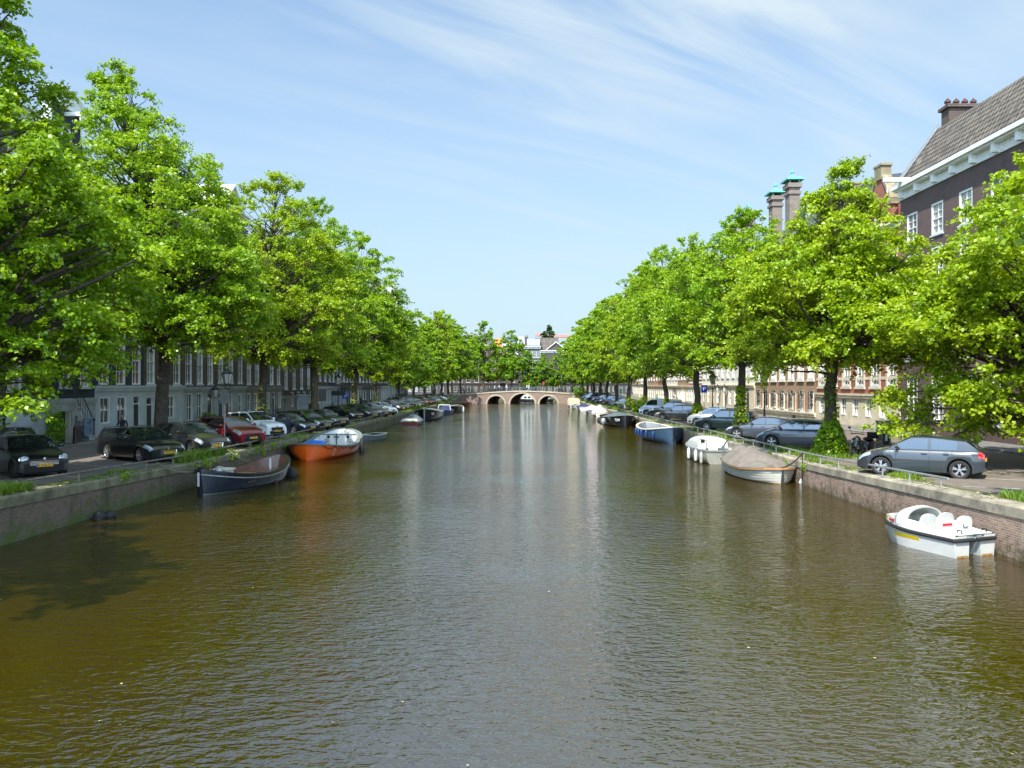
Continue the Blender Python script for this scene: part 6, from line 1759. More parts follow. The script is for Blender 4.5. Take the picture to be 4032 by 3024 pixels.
# ================================================================== lamps
def lantern(root, z, s=1., m=None):
    m = m or M_black
    f = MB(); r0, r1, h = .17 * s, .31 * s, .62 * s
    P = lambda r, zz, k: (r * math.cos(PI / 3 * k), r * math.sin(PI / 3 * k), zz)
    for k in range(6):
        f.tube([P(r0, z, k), P(r1, z + h, k)], .016 * s, 4); f.tube([P(r0, z, k), P(r0, z, k + 1)], .02 * s, 4); f.tube([P(r1, z + h, k), P(r1, z + h, k + 1)], .026 * s, 4)
        f.tube([P(r1, z + h + .02, k), (P(r1 * 1.08, 0, k)[0], P(r1 * 1.08, 0, k)[1], z + h + .11 * s)], [.022 * s, .006], 4)
    f.build('lantern_frame', m, root)
    g = MB()
    for k in range(6): g.quad(P(r0 * .95, z + .01, k), P(r0 * .95, z + .01, k + 1), P(r1 * .95, z + h - .01, k + 1), P(r1 * .95, z + h - .01, k))
    g.build('lantern_glass', M_lampglass, root)
    c = MB(smooth=True, angle=30); c.lathe([(r1 * 1.0, z + h), (r1 * .9, z + h + .06 * s), (r1 * .5, z + h + .2 * s), (r1 * .34, z + h + .24 * s), (r1 * .34, z + h + .30 * s), (r1 * .15, z + h + .36 * s), (.03, z + h + .44 * s), (0, z + h + .47 * s)], 12)
    c.build('lantern_roof', m, root)
def street_lamp(label, x, y, sign=False):
    root = thing('street_lamp', label, 'street lamp', (x, y, street_z(y)), R(15), 'old style street lamps'); root.scale = (.95,) * 3
    p = MB(smooth=True, angle=30)
    p.lathe([(.19, -.05), (.19, .1), (.15, .14), (.15, .5), (.17, .55), (.12, .62), (.12, 1.0), (.14, 1.05), (.085, 1.15), (.065, 1.4)], 12); p.build('lamp_base', M_red_iron, root)
    p = MB(smooth=True, angle=30); p.lathe([(.06, 1.4), (.045, 2.9), (.06, 2.95), (.035, 3.05)], 10); p.tube([(-.28, 0, 2.75), (.28, 0, 2.75)], .018, 5); p.build('lamp_post', M_red_iron if not sign else M_black, root)
    p = MB()
    for k in range(3):
        a = 2 * PI * k / 3; q = [(.04 * math.cos(a), .04 * math.sin(a), 2.95), (.16 * math.cos(a), .16 * math.sin(a), 3.05), (.18 * math.cos(a), .18 * math.sin(a), 3.2), (.15 * math.cos(a), .15 * math.sin(a), 3.32)]; p.tube(q, .016, 4)
    p.build('lantern_bracket', M_black, root)
    lantern(root, 3.32)
    if sign:
        s = MB(); s.box(-.62, .62, -.03, .03, 2.3, 2.72); o = s.build('sign_board', mat('dark green sign', (.01, .03, .028), .5), root); o.rotation_euler = (0, 0, R(-15))
        for sx in (-.3, .3):
            s = MB(); s.box(sx - .2, sx + .2, -.036, -.031, 2.45, 2.57); s.build('sign_lettering', M_wink, o) if False else None
    return root
street_lamp('street lamp standing behind the deep red crossover, left quay', -16.8, 44)
street_lamp('street lamp carrying a dark signboard, beside the black hatchback on the left quay', -15.8, 66.8, True)
street_lamp('street lamp on a red post behind the metallic hatchback, right quay', 15.1, 47.6)
street_lamp('far street lamp near the white van, right quay', 15.4, 61.5)
street_lamp('far street lamp close to the left end of the bridge', -16.5, 148)
def wall_lamp(label, x, y, z, s, m=M_black):
    root = thing('wall_lantern', label, 'wall lamp', (x, y, z), R(90 if s < 0 else -90), 'lanterns fixed to house fronts')
    lr = MB(smooth=True); lr.tube([(0, .0, .12), (0, -.2, .28), (0, -.42, .22), (0, -.52, .0)], .02, 5)
    for k in range(9): a = k * .7; lr.tube([(0, -.2 - .09 * math.cos(a) * (1 - k / 12), .08 + .09 * math.sin(a) * (1 - k / 12)), (0, -.2 - .09 * math.cos(a + .7) * (1 - (k + 1) / 12), .08 + .09 * math.sin(a + .7) * (1 - (k + 1) / 12))], .012, 4, cap=False)
    lr.build('bracket', m, root)
    n0 = len(root.children); lantern(root, 0, .95, m)
    for c in list(root.children)[n0:]: c.location = (0, -.52, -.02)
wall_lamp('black wall lantern on the scrolled bracket by house 642, left edge', FL, 37.0, 3.1, -1)
wall_lamp('black wall lantern over the door behind the graphite estate', FL, 60.4, 3.1, -1)
wall_lamp('wall lantern left of the door of the pale sandstone building, right bank', FR, 91.4, 3.2, 1)
wall_lamp('wall lantern right of the door of the pale sandstone building, right bank', FR, 94.6, 3.2, 1)

# ================================================================== signs, bollards, boxes
def post_sign(name, label, cat, x, y, h, w, hh, m, letter=None, rz=0, group=None, mp=None):
    root = thing(name, label, cat, (x, y, street_z(y)), R(rz), group)
    p = MB(smooth=True); p.tube([(0, 0, -.05), (0, 0, h)], .032, 8); p.build('pole', mp or M_galv, root)
    s = MB(); s.box(-w / 2, w / 2, -.06, -.035, h - hh, h); so_ = s.build('sign_plate', m, root)
    if letter: text_on(letter, hh * .75, M_wink, so_, frame_M((0, -.062, h - hh / 2), (1, 0, 0), (0, 0, 1)))
    return root
post_sign('traffic_sign', 'back of a grey sign plate on a thin leaning pole by the deep red car', 'traffic sign', -14.25, 37.0, 2.85, .46, .66, M_galv, None, -15)
post_sign('parking_sign', 'blue parking sign with white P on the left quay', 'parking sign', -18.6, 82, 2.25, .62, .62, mat('sign blue', (.01, .07, .42), .4), 'P', 0)
post_sign('parking_sign', 'blue parking sign with white P near the white van, right quay', 'parking sign', 18.2, 76, 3.1, .6, .75, mat('sign blue', (.01, .07, .42), .4), 'P', 0)
post_sign('traffic_sign', 'dark back of a sign panel left of the lamp with signboard, left quay', 'traffic sign', -16.4, 63.8, 2.75, .62, 1.0, M_black, None, 20)
post_sign('traffic_sign', 'round topped no entry sign at the left end of the bridge', 'traffic sign', -8.9, 171, 2.2, .5, .5, mat('sign red', (.5, .02, .02), .4), None, 0)
post_sign('flag_sign', 'red banner on a pole behind the bridge railing', 'banner', 5.6, 181.5, 3.0, .45, .75, mat('red banner', (.40, .04, .06), .7), None, 20)
def bollard(label, x, y, group='oxblood iron bollards'):
    root = thing('bollard', label, 'bollard', (x, y, street_z(y) + .1), 0, group)
    p = MB(smooth=True, angle=30); p.lathe([(.16, -.12), (.15, .0), (.13, .05), (.10, .7), (.12, .72), (.12, .76), (.09, .78), (.09, .84), (.05, .92), (0, .95)], 12); p.build('post', M_red_iron, root)
    p = MB(); p.box(-.02, .02, -.125, -.09, .2, .55); p.build('emblem_strip', M_black, root)
bollard('oxblood bollard beside the stoop steps, left pavement', -22.6, 38.9)
for i, (y, l) in enumerate(((88, 'oxblood bollard just before the bicycle rack, left pavement'), (55, 'oxblood bollard behind the white off-roader'))): bollard(l, -19.2 if y > 80 else -22.6, y)
def hoop(label, x, y, rz, m=M_black, group='tubular hoops on the right quay'):
    root = thing('cycle_hoop', label, 'hoop', (x, y, street_z(y)), R(rz), group)
    p = MB(smooth=True); p.tube([(-.38, 0, -.05), (-.38, 0, .55), (-.34, 0, .66), (-.25, 0, .7), (.25, 0, .7), (.34, 0, .66), (.38, 0, .55), (.38, 0, -.05)], .04, 7); p.build('tube', M_trim, root)
    for s in (-1, 1): p = MB(); p.lathe([(.09, 0), (.09, .02), (.04, .03)], 10, 0, Matrix.Translation((s * .38, 0, 0))); p.build('foot', M_trim, root)
hoop('dark tubular hoop left of the black scooter', 14.3, 32.6, 10); hoop('dark tubular hoop by the ivy clad tree foot', 15.0, 36.5, 80)
def box_post(name, label, cat, x, y, w, d, h, m, rz=0):
    root = thing(name, label, cat, (x, y, street_z(y)), R(rz))
    b = MB(); b.box(-w / 2, w / 2, -d / 2, d / 2, 0, h); b.box(-w / 2 - .02, w / 2 + .02, -d / 2 - .02, d / 2 + .02, h, h + .05); b.build('cabinet', m, root)
    b = MB(); b.box(-w * .3, w * .3, -d / 2 - .012, -d / 2, h * .3, h * .75); b.build('panel', M_trim, root)
    b = MB(); b.box(-w * .12, w * .12, -d / 2 - .02, -d / 2 - .012, h * .42, h * .6); b.build('display', M_wink, root)
box_post('charging_post', 'grey charging post behind the bonnet of the nearest grey hatchback', 'charging post', 16.1, 34.2, .55, .3, 1.45, mat('grey powder coat', (.20, .19, .18), .5), 20)
box_post('waste_bin', 'dark upright bin left of the black hatchback, left quay', 'bin', -17.3, 64.5, .75, .6, 1.5, mat('dark green bin', (.02, .03, .032), .5), 0)
def sign_panel(label, x, y): 
    root = thing('poster_panel', label, 'poster', (x, y, street_z(y) + .1), R(75))
    b = MB(); b.box(-.28, .28, -.03, .03, .3, 1.25); b.build('board', M_galv, root); b = MB(); b.box(-.24, .24, -.036, -.031, .36, 1.2); b.build('poster', mat('blue white poster', (.12, .18, .30), .5, var=.8, scale=7), root)
sign_panel('small blue and white poster leaning against the stoop steps', -22.95, 40.7)

# ================================================================== stoops
def stoop(label, y0, w, ztop, steps, s=-1, depth=1.35, landing=1.9, m=None, door_under=True, toward=1, u0=.0):
    """landing against the facade, flight running along it; local x along the facade, -y into the street"""
    x = FL if s < 0 else FR
    root = thing('stoop', label, 'steps', (x, y0, 0), R(90 if s < 0 else -90))
    z0 = street_z(y0) + .08; m = m or M_stone
    b = MB()
    d = -depth
    if door_under:
        b.box(0, u0 + .35, d, -.07, z0, ztop - .18); b.box(landing - .28, landing, d, -.07, z0, ztop - .18); b.box(u0 + .35, landing - .28, d, -.07, ztop - .62, ztop - .18)
    else: b.box(0, landing, d, -.07, z0, ztop - .18)
    b.box(-.06, landing, d - .08, -.07, ztop - .18, ztop)
    b.build('landing', m, root)
    if door_under:
        dm = MB(); dm.box(u0 + .42, landing - .35, d + .3, d + .36, z0, ztop - .64); dm.build('basement_door', M_lead, root)
        
        for (a_, b_) in ((u0 + .352, u0 + .42), (landing - .35, landing - .28)): dm = MB(); dm.box(a_, b_, d + .05, d + .34, z0, ztop - .64); dm.build('door_jamb', M_cream, root)
    run = .27
    for i in range(steps):
        zt = ztop - (ztop - z0) * (i + 1) / (steps + 1); u = landing + run * i
        q = MB(); q.box(u + .002, u + run, d, -.07, max(z0 - .1, zt - .6), zt - .05); q.box(u, u + run + .05, d - .04, -.07, zt - .05, zt); q.build('step', m, root)
    rl = MB(smooth=True); e = landing + run * steps; zt = ztop
    for h_ in (.95, .12):
        rl.tube([(0, d + .05, zt + h_), (landing, d + .05, zt + h_), (landing + .2, d + .05, zt + h_ - .06), (e, d + .05, z0 + h_ + .12)], .028 if h_ > .5 else .015, 6)
    for u in (0, landing * .5, landing): rl.tube([(u, d + .05, zt), (u, d + .05, zt + 1.0)], .03, 6)
    for k in range(9):
        f = k / 9; rl.tube([(landing + (e - landing) * f, d + .05, zt + (z0 - zt) * f), (landing + (e - landing) * f, d + .05, zt + (z0 - zt) * f + .95)], .011, 4)
    for a, b_ in ((0, .5), (.5, 1)):
        ua, ub = landing * a, landing * b_; rl.tube([(ua, d + .05, zt + .15), (ub, d + .05, zt + .9)], .01, 4); rl.tube([(ub, d + .05, zt + .15), (ua, d + .05, zt + .9)], .01, 4)
        rl.ball(((ua + ub) / 2, d + .05, zt + .52), .05, 6)
    rl.tube([(e, d + .05, z0), (e, d + .05, z0 + 1.1)], .035, 6); rl.ball((e, d + .05, z0 + 1.12), .08, 8)
    rl.tube([(0, d + .05, zt + .95), (0, -.05, zt + .95)], .025, 6); rl.build('railing', M_black, root)
    return root
stoop('stone stoop with black iron railing and a black basement door under its landing', 36.3, 1.4, 3.3, 7, landing=3.5, u0=1.75)
stoop('long open stone stairs with iron railing in front of the brown house, left bank', 84.0, 1.4, 3.0, 8, landing=1.6, door_under=False, m=M_stone)
stoop('stone stairs with railing before the far red brick houses, right bank', 118, 1.4, 2.6, 6, s=1, landing=1.6, door_under=False, m=M_sandw)
stoop('stairs of the black house in the left middle distance', 100, 1.4, 2.9, 7, landing=1.6, door_under=False, m=M_stone)

# ================================================================== bicycles
def bike_proto(fm):
    root = thing('bicycle', 'x', 'bicycle'); root.scale = (.92,) * 3
    for x in (-.53, .53):
        t = MB(smooth=True); n = 20
        pts = [(x + .34 * math.cos(2 * PI * k / n), 0, .35 + .34 * math.sin(2 * PI * k / n)) for k in range(n + 1)]
        t.tube(pts, .018, 5, cap=False)
        for k in range(8): a = PI * k / 8; t.tube([(x + .33 * math.cos(a), 0, .35 + .33 * math.sin(a)), (x - .33 * math.cos(a), 0, .35 - .33 * math.sin(a))], .003, 3, cap=False)
        t.build('wheel', M_tyre, root)
    f = MB(smooth=True)
    bb = (-.08, 0, .3); st = (-.22, 0, .82); hd = (.36, 0, .86); rw_ = (-.53, 0, .35); fw_ = (.53, 0, .35)
    for a, b_ in ((bb, st), (bb, hd), (st, (.34, 0, .78)), (bb, rw_), (st, rw_), (hd, fw_), (st, (-.24, 0, .95)), (hd, (.33, 0, 1.02))): f.tube([a, b_], .016, 5)
    f.tube([(-.5, 0, .72), (-.2, 0, .70)], .03, 4); f.build('frame', fm, root)
    h = MB(smooth=True); h.tube([(.12, .28, 1.03), (.3, .24, 1.06), (.34, 0, 1.02), (.3, -.24, 1.06), (.12, -.28, 1.03)], .013, 5); h.build('handlebar', M_chrome, root)
    s = MB(smooth=True); s.ball((-.26, 0, .97), .12, 6, sx=1.1, sy=.7, sz=.35); s.build('saddle', M_dark, root)
    m = MB(smooth=True)
    for x in (-.53, .53): m.tube([(x + .38 * math.cos(a), 0, .35 + .38 * math.sin(a)) for a in np.linspace(R(20), R(170), 8)], .014, 4)
    m.build('mudguard', M_trim, root)
    return root
bp = [bike_proto(M_black), bike_proto(mat('pale bike enamel', (.55, .55, .52), .35)), bike_proto(mat('blue bike enamel', (.03, .10, .3), .35))]
rb = random.Random(4)
desc_c = ['black', 'pale', 'blue']
used_b = [False] * 3
def place_bike(k, x, y, z, rz, label, group):
    if not used_b[k]:
        used_b[k] = True; o = bp[k]; o.location = (x, y, z); o.rotation_euler = (R(rb.uniform(-5, 5)), 0, rz); o['label'] = label; o['group'] = group
    else:
        o = copy_tree(bp[k], (x, y, z), None, label, group); o.rotation_euler = (R(rb.uniform(-5, 5)), 0, rz)
    return o
ords = ['nearest', 'second', 'third', 'fourth', 'fifth', 'sixth', 'seventh', 'eighth', 'ninth', 'tenth', 'eleventh', 'twelfth', 'farthest']
for i in range(13):
    k = 1 if i in (3, 12) else rb.choice([0, 0, 2])
    y = 80.2 + i * .62
    place_bike(k, -14.4 + rb.uniform(-.15, .15), y, street_z(y), R(-12 + rb.uniform(-8, 8)), '%s %s bicycle from the near end of the left quay rack' % (desc_c[k], ords[i]), 'bicycles in the rack on the left quay')
rk = thing('bicycle_rack', 'galvanised rack of wheel hoops holding the row of bicycles, left quay', 'bicycle rack', (-13.8, 80, street_z(80)))
for i in range(13):
    p = MB(smooth=True); p.tube([(0, .1 + i * .62, 0), (0, .1 + i * .62, .5), (-.25, .1 + i * .62, .62), (-.5, .1 + i * .62, .5), (-.5, .1 + i * .62, 0)], .02, 5); p.build('wheel_hoop', M_galv, rk)
p = MB(); p.box(-.55, .05, -.1, 8.0, .02, .05); p.build('base_rail', M_galv, rk)
for i, (x, y, rz, k, lab) in enumerate(((12.7, 93.2, 95, 1, 'pale bicycle leaning at the tree foot by the olive green car'), (12.9, 94.4, 100, 0, 'black bicycle leaning at the tree foot by the olive green car'),
        (13.3, 44.8, 10, 2, 'blue bicycle with a crate behind the bottle green car'), (-23.4, 57.2, 88, 0, 'black bicycle on the pavement behind the graphite estate'), (-23.5, 88.5, 90, 1, 'pale bicycle against the house left of the thin pale tree'),
        (-23.5, 66.0, 90, 0, 'black bicycle against the house near the white off-roader'), (-23.5, 74.2, 90, 0, 'black bicycle between house front and crooked tree trunk'), (-23.4, 96.0, 90, 0, 'black bicycle by the bluish base of the house past the blue sign'))):
    place_bike(k, x, y, street_z(y) + (.1 if abs(x) > 22 else 0), R(rz), lab, 'bicycles parked on the quays')
bx = [(-8.0, 0), (-6.8, 0), (-5.6, 0), (-4.4, 2), (-3.5, 0), (-2.4, 2), (-1.4, 1), (2.9, 1), (3.6, 2), (8.6, 0), (9.8, 0)]
for i, (x, k) in enumerate(bx):
    place_bike(k, x, BY0 + .62, deck_z(x), R(rb.uniform(-12, 12) + (180 if i % 2 else 0)), '%s bicycle leaning on the bridge railing, number %d from its left end' % (desc_c[k], i + 1), 'bicycles leaning on the bridge railing')
del_b = [bp[i] for i in range(3) if not used_b[i]]

# ================================================================== scooter
sc_ = thing('motor_scooter', 'black motor scooter with two mirrors parked left of the nearest grey hatchback', 'scooter', (14.75, 33.2, street_z(33.2)), R(215)); sc_.scale = (.92,) * 3
M_scb = mat('scooter black', (.012, .013, .015), .25, var=.1, coat=.8)
for x in (-.62, .62):
    o = thing_part('wheel', sc_); t = MB(smooth=True); t.lathe([(.15, -.05), (.2, -.06), (.25, -.03), (.26, 0), (.25, .03), (.2, .06), (.15, .05)], 20, 0, Matrix.Translation((x, 0, .26)), 'Y'); t.build('tyre', M_tyre, o)
    t = MB(); t.lathe([(0, -.03), (.15, -.04), (.15, .04), (0, .03)], 14, 0, Matrix.Translation((x, 0, .26)), 'Y'); t.build('rim', M_rim, o)
b = MB(smooth=True, angle=50)
for (secs) in ([(.75, .05, .50, .12), (.66, .17, .45, .40), (.56, .21, .42, .62), (.42, .20, .38, .80), (.36, .12, .60, .82)],): pass
b.grid([[(x + dx, y, z) for (y, z) in ((-w_, z0), (-w_ * .9, z1 * .9), (0, z1), (w_ * .9, z1 * .9), (w_, z0))] for (x, dx, w_, z0, z1) in ((.72, 0, .10, .42, .55), (.60, 0, .19, .35, .95), (.46, 0, .20, .30, 1.0), (.40, 0, .17, .25, .55), (.1, 0, .17, .20, .34), (-.1, 0, .17, .25, .42), (-.2, 0, .19, .3, .74), (-.6, 0, .17, .40, .80), (-.85, 0, .10, .6, .78))])
b.build('bodywork', M_scb, sc_)
b = MB(smooth=True); b.ball((-.42, 0, .82), .3, 8, sx=1.2, sy=.5, sz=.3); b.build('saddle', M_dark, sc_)
b = MB(); b.box(-1.0, -.68, -.2, .2, .82, 1.12); b.build('top_box', M_scb, sc_)
b = MB(smooth=True); b.tube([(.42, -.34, 1.06), (.5, 0, 1.1), (.42, .34, 1.06)], .022, 6); b.build('handlebar', M_trim, sc_)
for s in (-1, 1):
    b = MB(smooth=True); b.tube([(.46, s * .26, 1.08), (.5, s * .34, 1.3)], .01, 4); b.ball((.5, s * .36, 1.36), .075, 8, sx=.35, sz=.8); b.build('mirror', M_scb, sc_)
    b = MB(smooth=True); b.ball((.70, s * .09, .72), .07, 8, sx=.6); b.build('headlight', M_lamp, sc_)
b = MB(smooth=True); b.tube([(.62, 0, .26), (.48, 0, .9)], .035, 6); b.build('front_fork', M_galv, sc_)
b = MB(smooth=True); b.ball((.62, 0, .42), .2, 8, sx=1.3, sy=.45, sz=.6); b.build('front_mudguard', M_scb, sc_)

# ================================================================== people
M_skin = mat('skin', (.45, .26, .18), .6, var=.08)
def person(label, x, y, z, rz, top, legs, hair=(.03, .02, .015), pose='stand', h=1.72, hairlong=False, group='people on the bridge', phone=False, n_sub=1):
    root = thing('person', label, 'person', (x, y, z), rz, group); k = h / 1.75 * .93
    V = {}; E = []; rad = []
    def add(nm, p, r, par=None):
        V[nm] = len(rad); rad.append((tuple(q * k for q in p), r * k))
        if par: E.append((V[par], V[nm]))
    sit = pose == 'ride'
    pz = .95 if not sit else .98
    add('pel', (0, 0, pz), .145); add('waist', (.01, 0, pz + .17), .125, 'pel'); add('chest', (.02 if not sit else .08, 0, pz + .36), .150, 'waist'); add('neck', (.02 if not sit else .12, 0, pz + .53), .06, 'chest')
    hx = .03 if not sit else .14
    add('head0', (hx, 0, pz + .62), .078, 'neck'); add('head1', (hx + .01, 0, pz + .72), .098, 'head0'); add('head2', (hx, 0, pz + .80), .07, 'head1')
    st = .30 if pose == 'walk' else .04
    for s, nm in ((1, 'l'), (-1, 'r')):
        ph = st * s
        add('hip' + nm, (0, s * .09, pz - .07), .098, 'pel')
        if sit: kn = (.34, s * .11, .72 + .1 * s); ft = (.22, s * .11, .30 + .12 * s)
        else: kn = (ph * .55 + .03, s * .095, .50); ft = (ph - (.06 if s * st < 0 else 0), s * .10, .09)
        add('kn' + nm, kn, .062, 'hip' + nm); add('an' + nm, ft, .042, 'kn' + nm); add('toe' + nm, (ft[0] + .15, ft[1], ft[2] - .05), .036, 'an' + nm)
        add('sh' + nm, (.01 + (.07 if sit else 0), s * .185, pz + .44), .062, 'chest')
        if phone and s < 0: el = (.12, s * .26, pz + .16); ha = (.16, s * .12, pz + .50)
        elif sit: el = (.28, s * .23, pz + .24); ha = (.46, s * .22, pz + .12)
        elif phone: el = (.10, s * .26, pz + .16); ha = (.30, s * .1, pz + .10)
        else: el = (-ph * .35, s * .25, pz + .15); ha = (-ph * .7 + .08, s * .25, pz - .07)
        add('el' + nm, el, .043, 'sh' + nm); add('wr' + nm, ha, .03, 'el' + nm)
        d = (Vector(ha) - Vector(el)).normalized()
        p1 = Vector(ha) + d * .09; add('pa' + nm, tuple(p1), .032, 'wr' + nm)
    me = bpy.data.meshes.new('body'); me.from_pydata([p for p, r in rad], E, [])
    o = bpy.data.objects.new('body', me); C.objects.link(o)
    md = o.modifiers.new('skin', 'SKIN'); 
    for i, (p, r) in enumerate(rad):
        sv = me.skin_vertices[0].data[i]; rr = r
        sv.radius = (rr, rr)
        if i in (V['chest'],): sv.radius = (rr * 1.0, rr * .75)
        sv.use_root = (i == 0)
    o.modifiers.new('sub', 'SUBSURF').levels = n_sub; o.modifiers['sub'].render_levels = n_sub
    dg = bpy.context.evaluated_depsgraph_get(); m2 = bpy.data.meshes.new_from_object(o.evaluated_get(dg)); m2.name = 'body'
    bpy.data.objects.remove(o)
    m2.materials.clear()
    mt = mat('cloth %.2f %.2f %.2f' % top, top, .85, var=.15, scale=8); ml = mat('cloth %.2f %.2f %.2f' % legs, legs, .85, var=.15, scale=8)
    for m_ in (M_skin, mt, ml, M_dark): m2.materials.append(m_)
    wr = [Vector(rad[V['wr' + s]][0]) for s in 'lr']; toes = [Vector(rad[V['toe' + s]][0]) for s in 'lr']
    for pl in m2.polygons:
        c = pl.center; i = 2
        if c.z > (pz + .535) * k: i = 0
        elif c.z > (pz - .0) * k: i = 1
        if any((c - w_).length < .10 * k and (c.z < (pz + .0) * k or (c - w_).length < .085 * k) for w_ in [w__ + Vector((.02, 0, 0)) for w__ in wr]): i = 0
        elif i == 2 and abs(c.y) > .19 * k: i = 1
        if any((c - t_).length < .15 * k for t_ in toes) and c.z < min(t_.z for t_ in toes) + .6 and any(c.z < t_.z + .06 * k for t_ in toes): i = 3
        pl.material_index = i; pl.use_smooth = True
    bo = obj('body', m2, root)
    hr_ = MB(smooth=True); hc = Vector((hx - .012, 0, pz + .745)) * k
    hr_.ball(hc, .118 * k, 10, sx=.98, sy=.9, sz=.98)
    hr_.v = [(x_ - (.045 * k if z_ < hc.z + .04 * k and x_ > hc.x + .04 * k else 0), y_, z_ if not (x_ > hc.x + .03 * k and z_ < hc.z + .03 * k) else hc.z + .03 * k) for (x_, y_, z_) in hr_.v]
    if hairlong: hr_.tube([hc + Vector((-.06, 0, .02)) * k, hc + Vector((-.11, 0, -.15)) * k, hc + Vector((-.10, 0, -.32)) * k], [.09 * k, .08 * k, .04 * k], 8)
    hr_.build('hair', mat('hair %.2f' % hair[0], hair, .6, var=.2), root)
    f = MB(smooth=True)
    f.tube([Vector((hx + .095, 0, pz + .735)) * k, Vector((hx + .122, 0, pz + .695)) * k], [.010 * k, .016 * k], 6); f.build('nose', M_skin, bo)
    for s in (-1, 1):
        e = MB(smooth=True); e.ball(Vector((hx + .09, s * .034, pz + .735)) * k, .012 * k, 6); e.build('eye', M_dark, bo)
        e = MB(smooth=True); e.ball(Vector((hx + .0, s * .098, pz + .715)) * k, .024 * k, 6, sy=.4, sz=1.3); e.build('ear', M_skin, bo)
    e = MB(smooth=True); e.ball(Vector((hx + .094, 0, pz + .672)) * k, .02 * k, 6, sx=.4, sz=.35); e.build('mouth', mat('lips', (.3, .1, .08), .5), bo)
    # fingers and thumbs
    for s, nm in ((1, 'l'), (-1, 'r')):
        pa = Vector(rad[V['pa' + nm]][0]); w_ = Vector(rad[V['wr' + nm]][0]); d = (pa - w_).normalized(); side = d.cross(Vector((0, 1, 0)))
        if side.length < .1: side = Vector((1, 0, 0))
        side.normalize(); curl = Vector((0, -s, 0)) * .5
        g = MB(smooth=True)
        for j, ln in enumerate((.062, .072, .068, .052)):
            b0 = pa + side * ((j - 1.5) * .019 * k); b1 = b0 + (d + curl * .3).normalized() * ln * .55 * k; b2 = b1 + (d + curl).normalized() * ln * .6 * k
            g.tube([b0, b1, b2], [.0095 * k, .0085 * k, .006 * k], 5)
        t0 = w_ + (pa - w_) * .35 + side * .028 * k; g.tube([t0, t0 + (side + d * .6).normalized() * .035 * k, t0 + (side * .4 + d).normalized() * .075 * k], [.011 * k, .010 * k, .007 * k], 5)
        g.build('fingers', M_skin, bo)
    if phone:
        p = MB(); pa = Vector(rad[V['par']][0]); p.cbox(pa.x + .03, pa.y + .02, pa.z + .02, .02, .075, .15); q = p.build('phone', M_black, None); q.matrix_world = root.matrix_basis.copy()
        tag(q, 'black phone held to the face by the woman behind the black estate car', 'phone')
    return root
person('long haired woman in dark navy, hand raised to her face, behind the black estate car', -20.2, 38.9, street_z(38.9), R(-60), (.015, .018, .03), (.02, .02, .025), (.035, .022, .016), 'stand', 1.70, True, None, True, 2)
W_, K_, BL, PKc, TQ, GR_ = (.72, .72, .70), (.02, .02, .022), (.06, .10, .2), (.55, .22, .18), (.10, .38, .40), (.2, .2, .2)
PP = [(-7.55, 1.1, 'walk', 0, K_, PKc, 'person in black top and pinkish skirt walking at the left part of the bridge'), (-5.55, 3.2, 'stand', 0, W_, K_, 'seated looking person in white at the left part of the bridge'),
      (-4.4, 1.6, 'ride', 180, W_, BL, 'cyclist in a white shirt leaning forward, left part of the bridge'), (-2.9, 2.4, 'stand', -60, (.62, .58, .5), W_, 'person in cream clothes standing alone left of the bridge crown'),
      (1.0 - .9, 1.1, 'walk', 180, K_, (.3, .3, .32), 'person in black jacket just left of the pair in white'), (1.6, 1.5, 'walk', 0, W_, K_, 'person in white shirt behind the one in pale blue trousers'),
      (2.05, 1.0, 'walk', 0, W_, (.45, .55, .6), 'person in white top and pale blue trousers at the bridge crown'), (10.0, 1.3, 'ride', 180, (.45, .2, .16), K_, 'cyclist in reddish top on the right part of the bridge'),
      (11.6 - .4, 2.2, 'walk', 180, K_, K_, 'person all in black on the right part of the bridge'), (12.9 - .2, 1.2, 'ride', 180, (.03, .04, .08), BL, 'cyclist in navy near the right end of the bridge'), (13.5, 1.8, 'walk', 0, TQ, W_, 'person in turquoise and white at the right end of the bridge'),
      (-12.4, 3.0, 'stand', -70, (.7, .25, .22), K_, 'person in a pinkish red shirt at the left end of the bridge')]
for i, (x, dy, pose, rz, t, l, lab) in enumerate(PP):
    x = x - 1.1 if x > 9 else x
    zz = deck_z(x) if abs(x) < 13.5 else 2.0
    person(lab, x, BY0 + .6 + dy, zz, R(rz), t, l, pose=pose, h=1.66 + .03 * (i % 5), hair=((.03, .02, .015) if i % 3 else (.3, .2, .1)))
    if pose == 'ride':
        place_bike(0, x + .1 * (1 if rz == 0 else -1), BY0 + .6 + dy, zz, R(rz), ['black bicycle ridden by the cyclist in the white shirt', 'black bicycle ridden by the cyclist in the reddish top', 'black bicycle ridden by the cyclist in navy'][0 if x < 0 else 1 if x < 10 else 2], 'bicycles ridden over the bridge')
person('person in teal jacket on the right pavement beyond the olive green car', 21.0, 118, street_z(118) + .1, R(-120), (.05, .25, .24), K_, group='people on the right pavement')
person('person in white shirt beside the one in teal, right pavement', 22.0, 117, street_z(117) + .1, R(-120), W_, K_, group='people on the right pavement')
person('person in dark clothes walking near the left steps past the bicycle rack', -21.5, 104, street_z(104), R(-90), K_, K_, pose='walk', group='people on the left pavement')

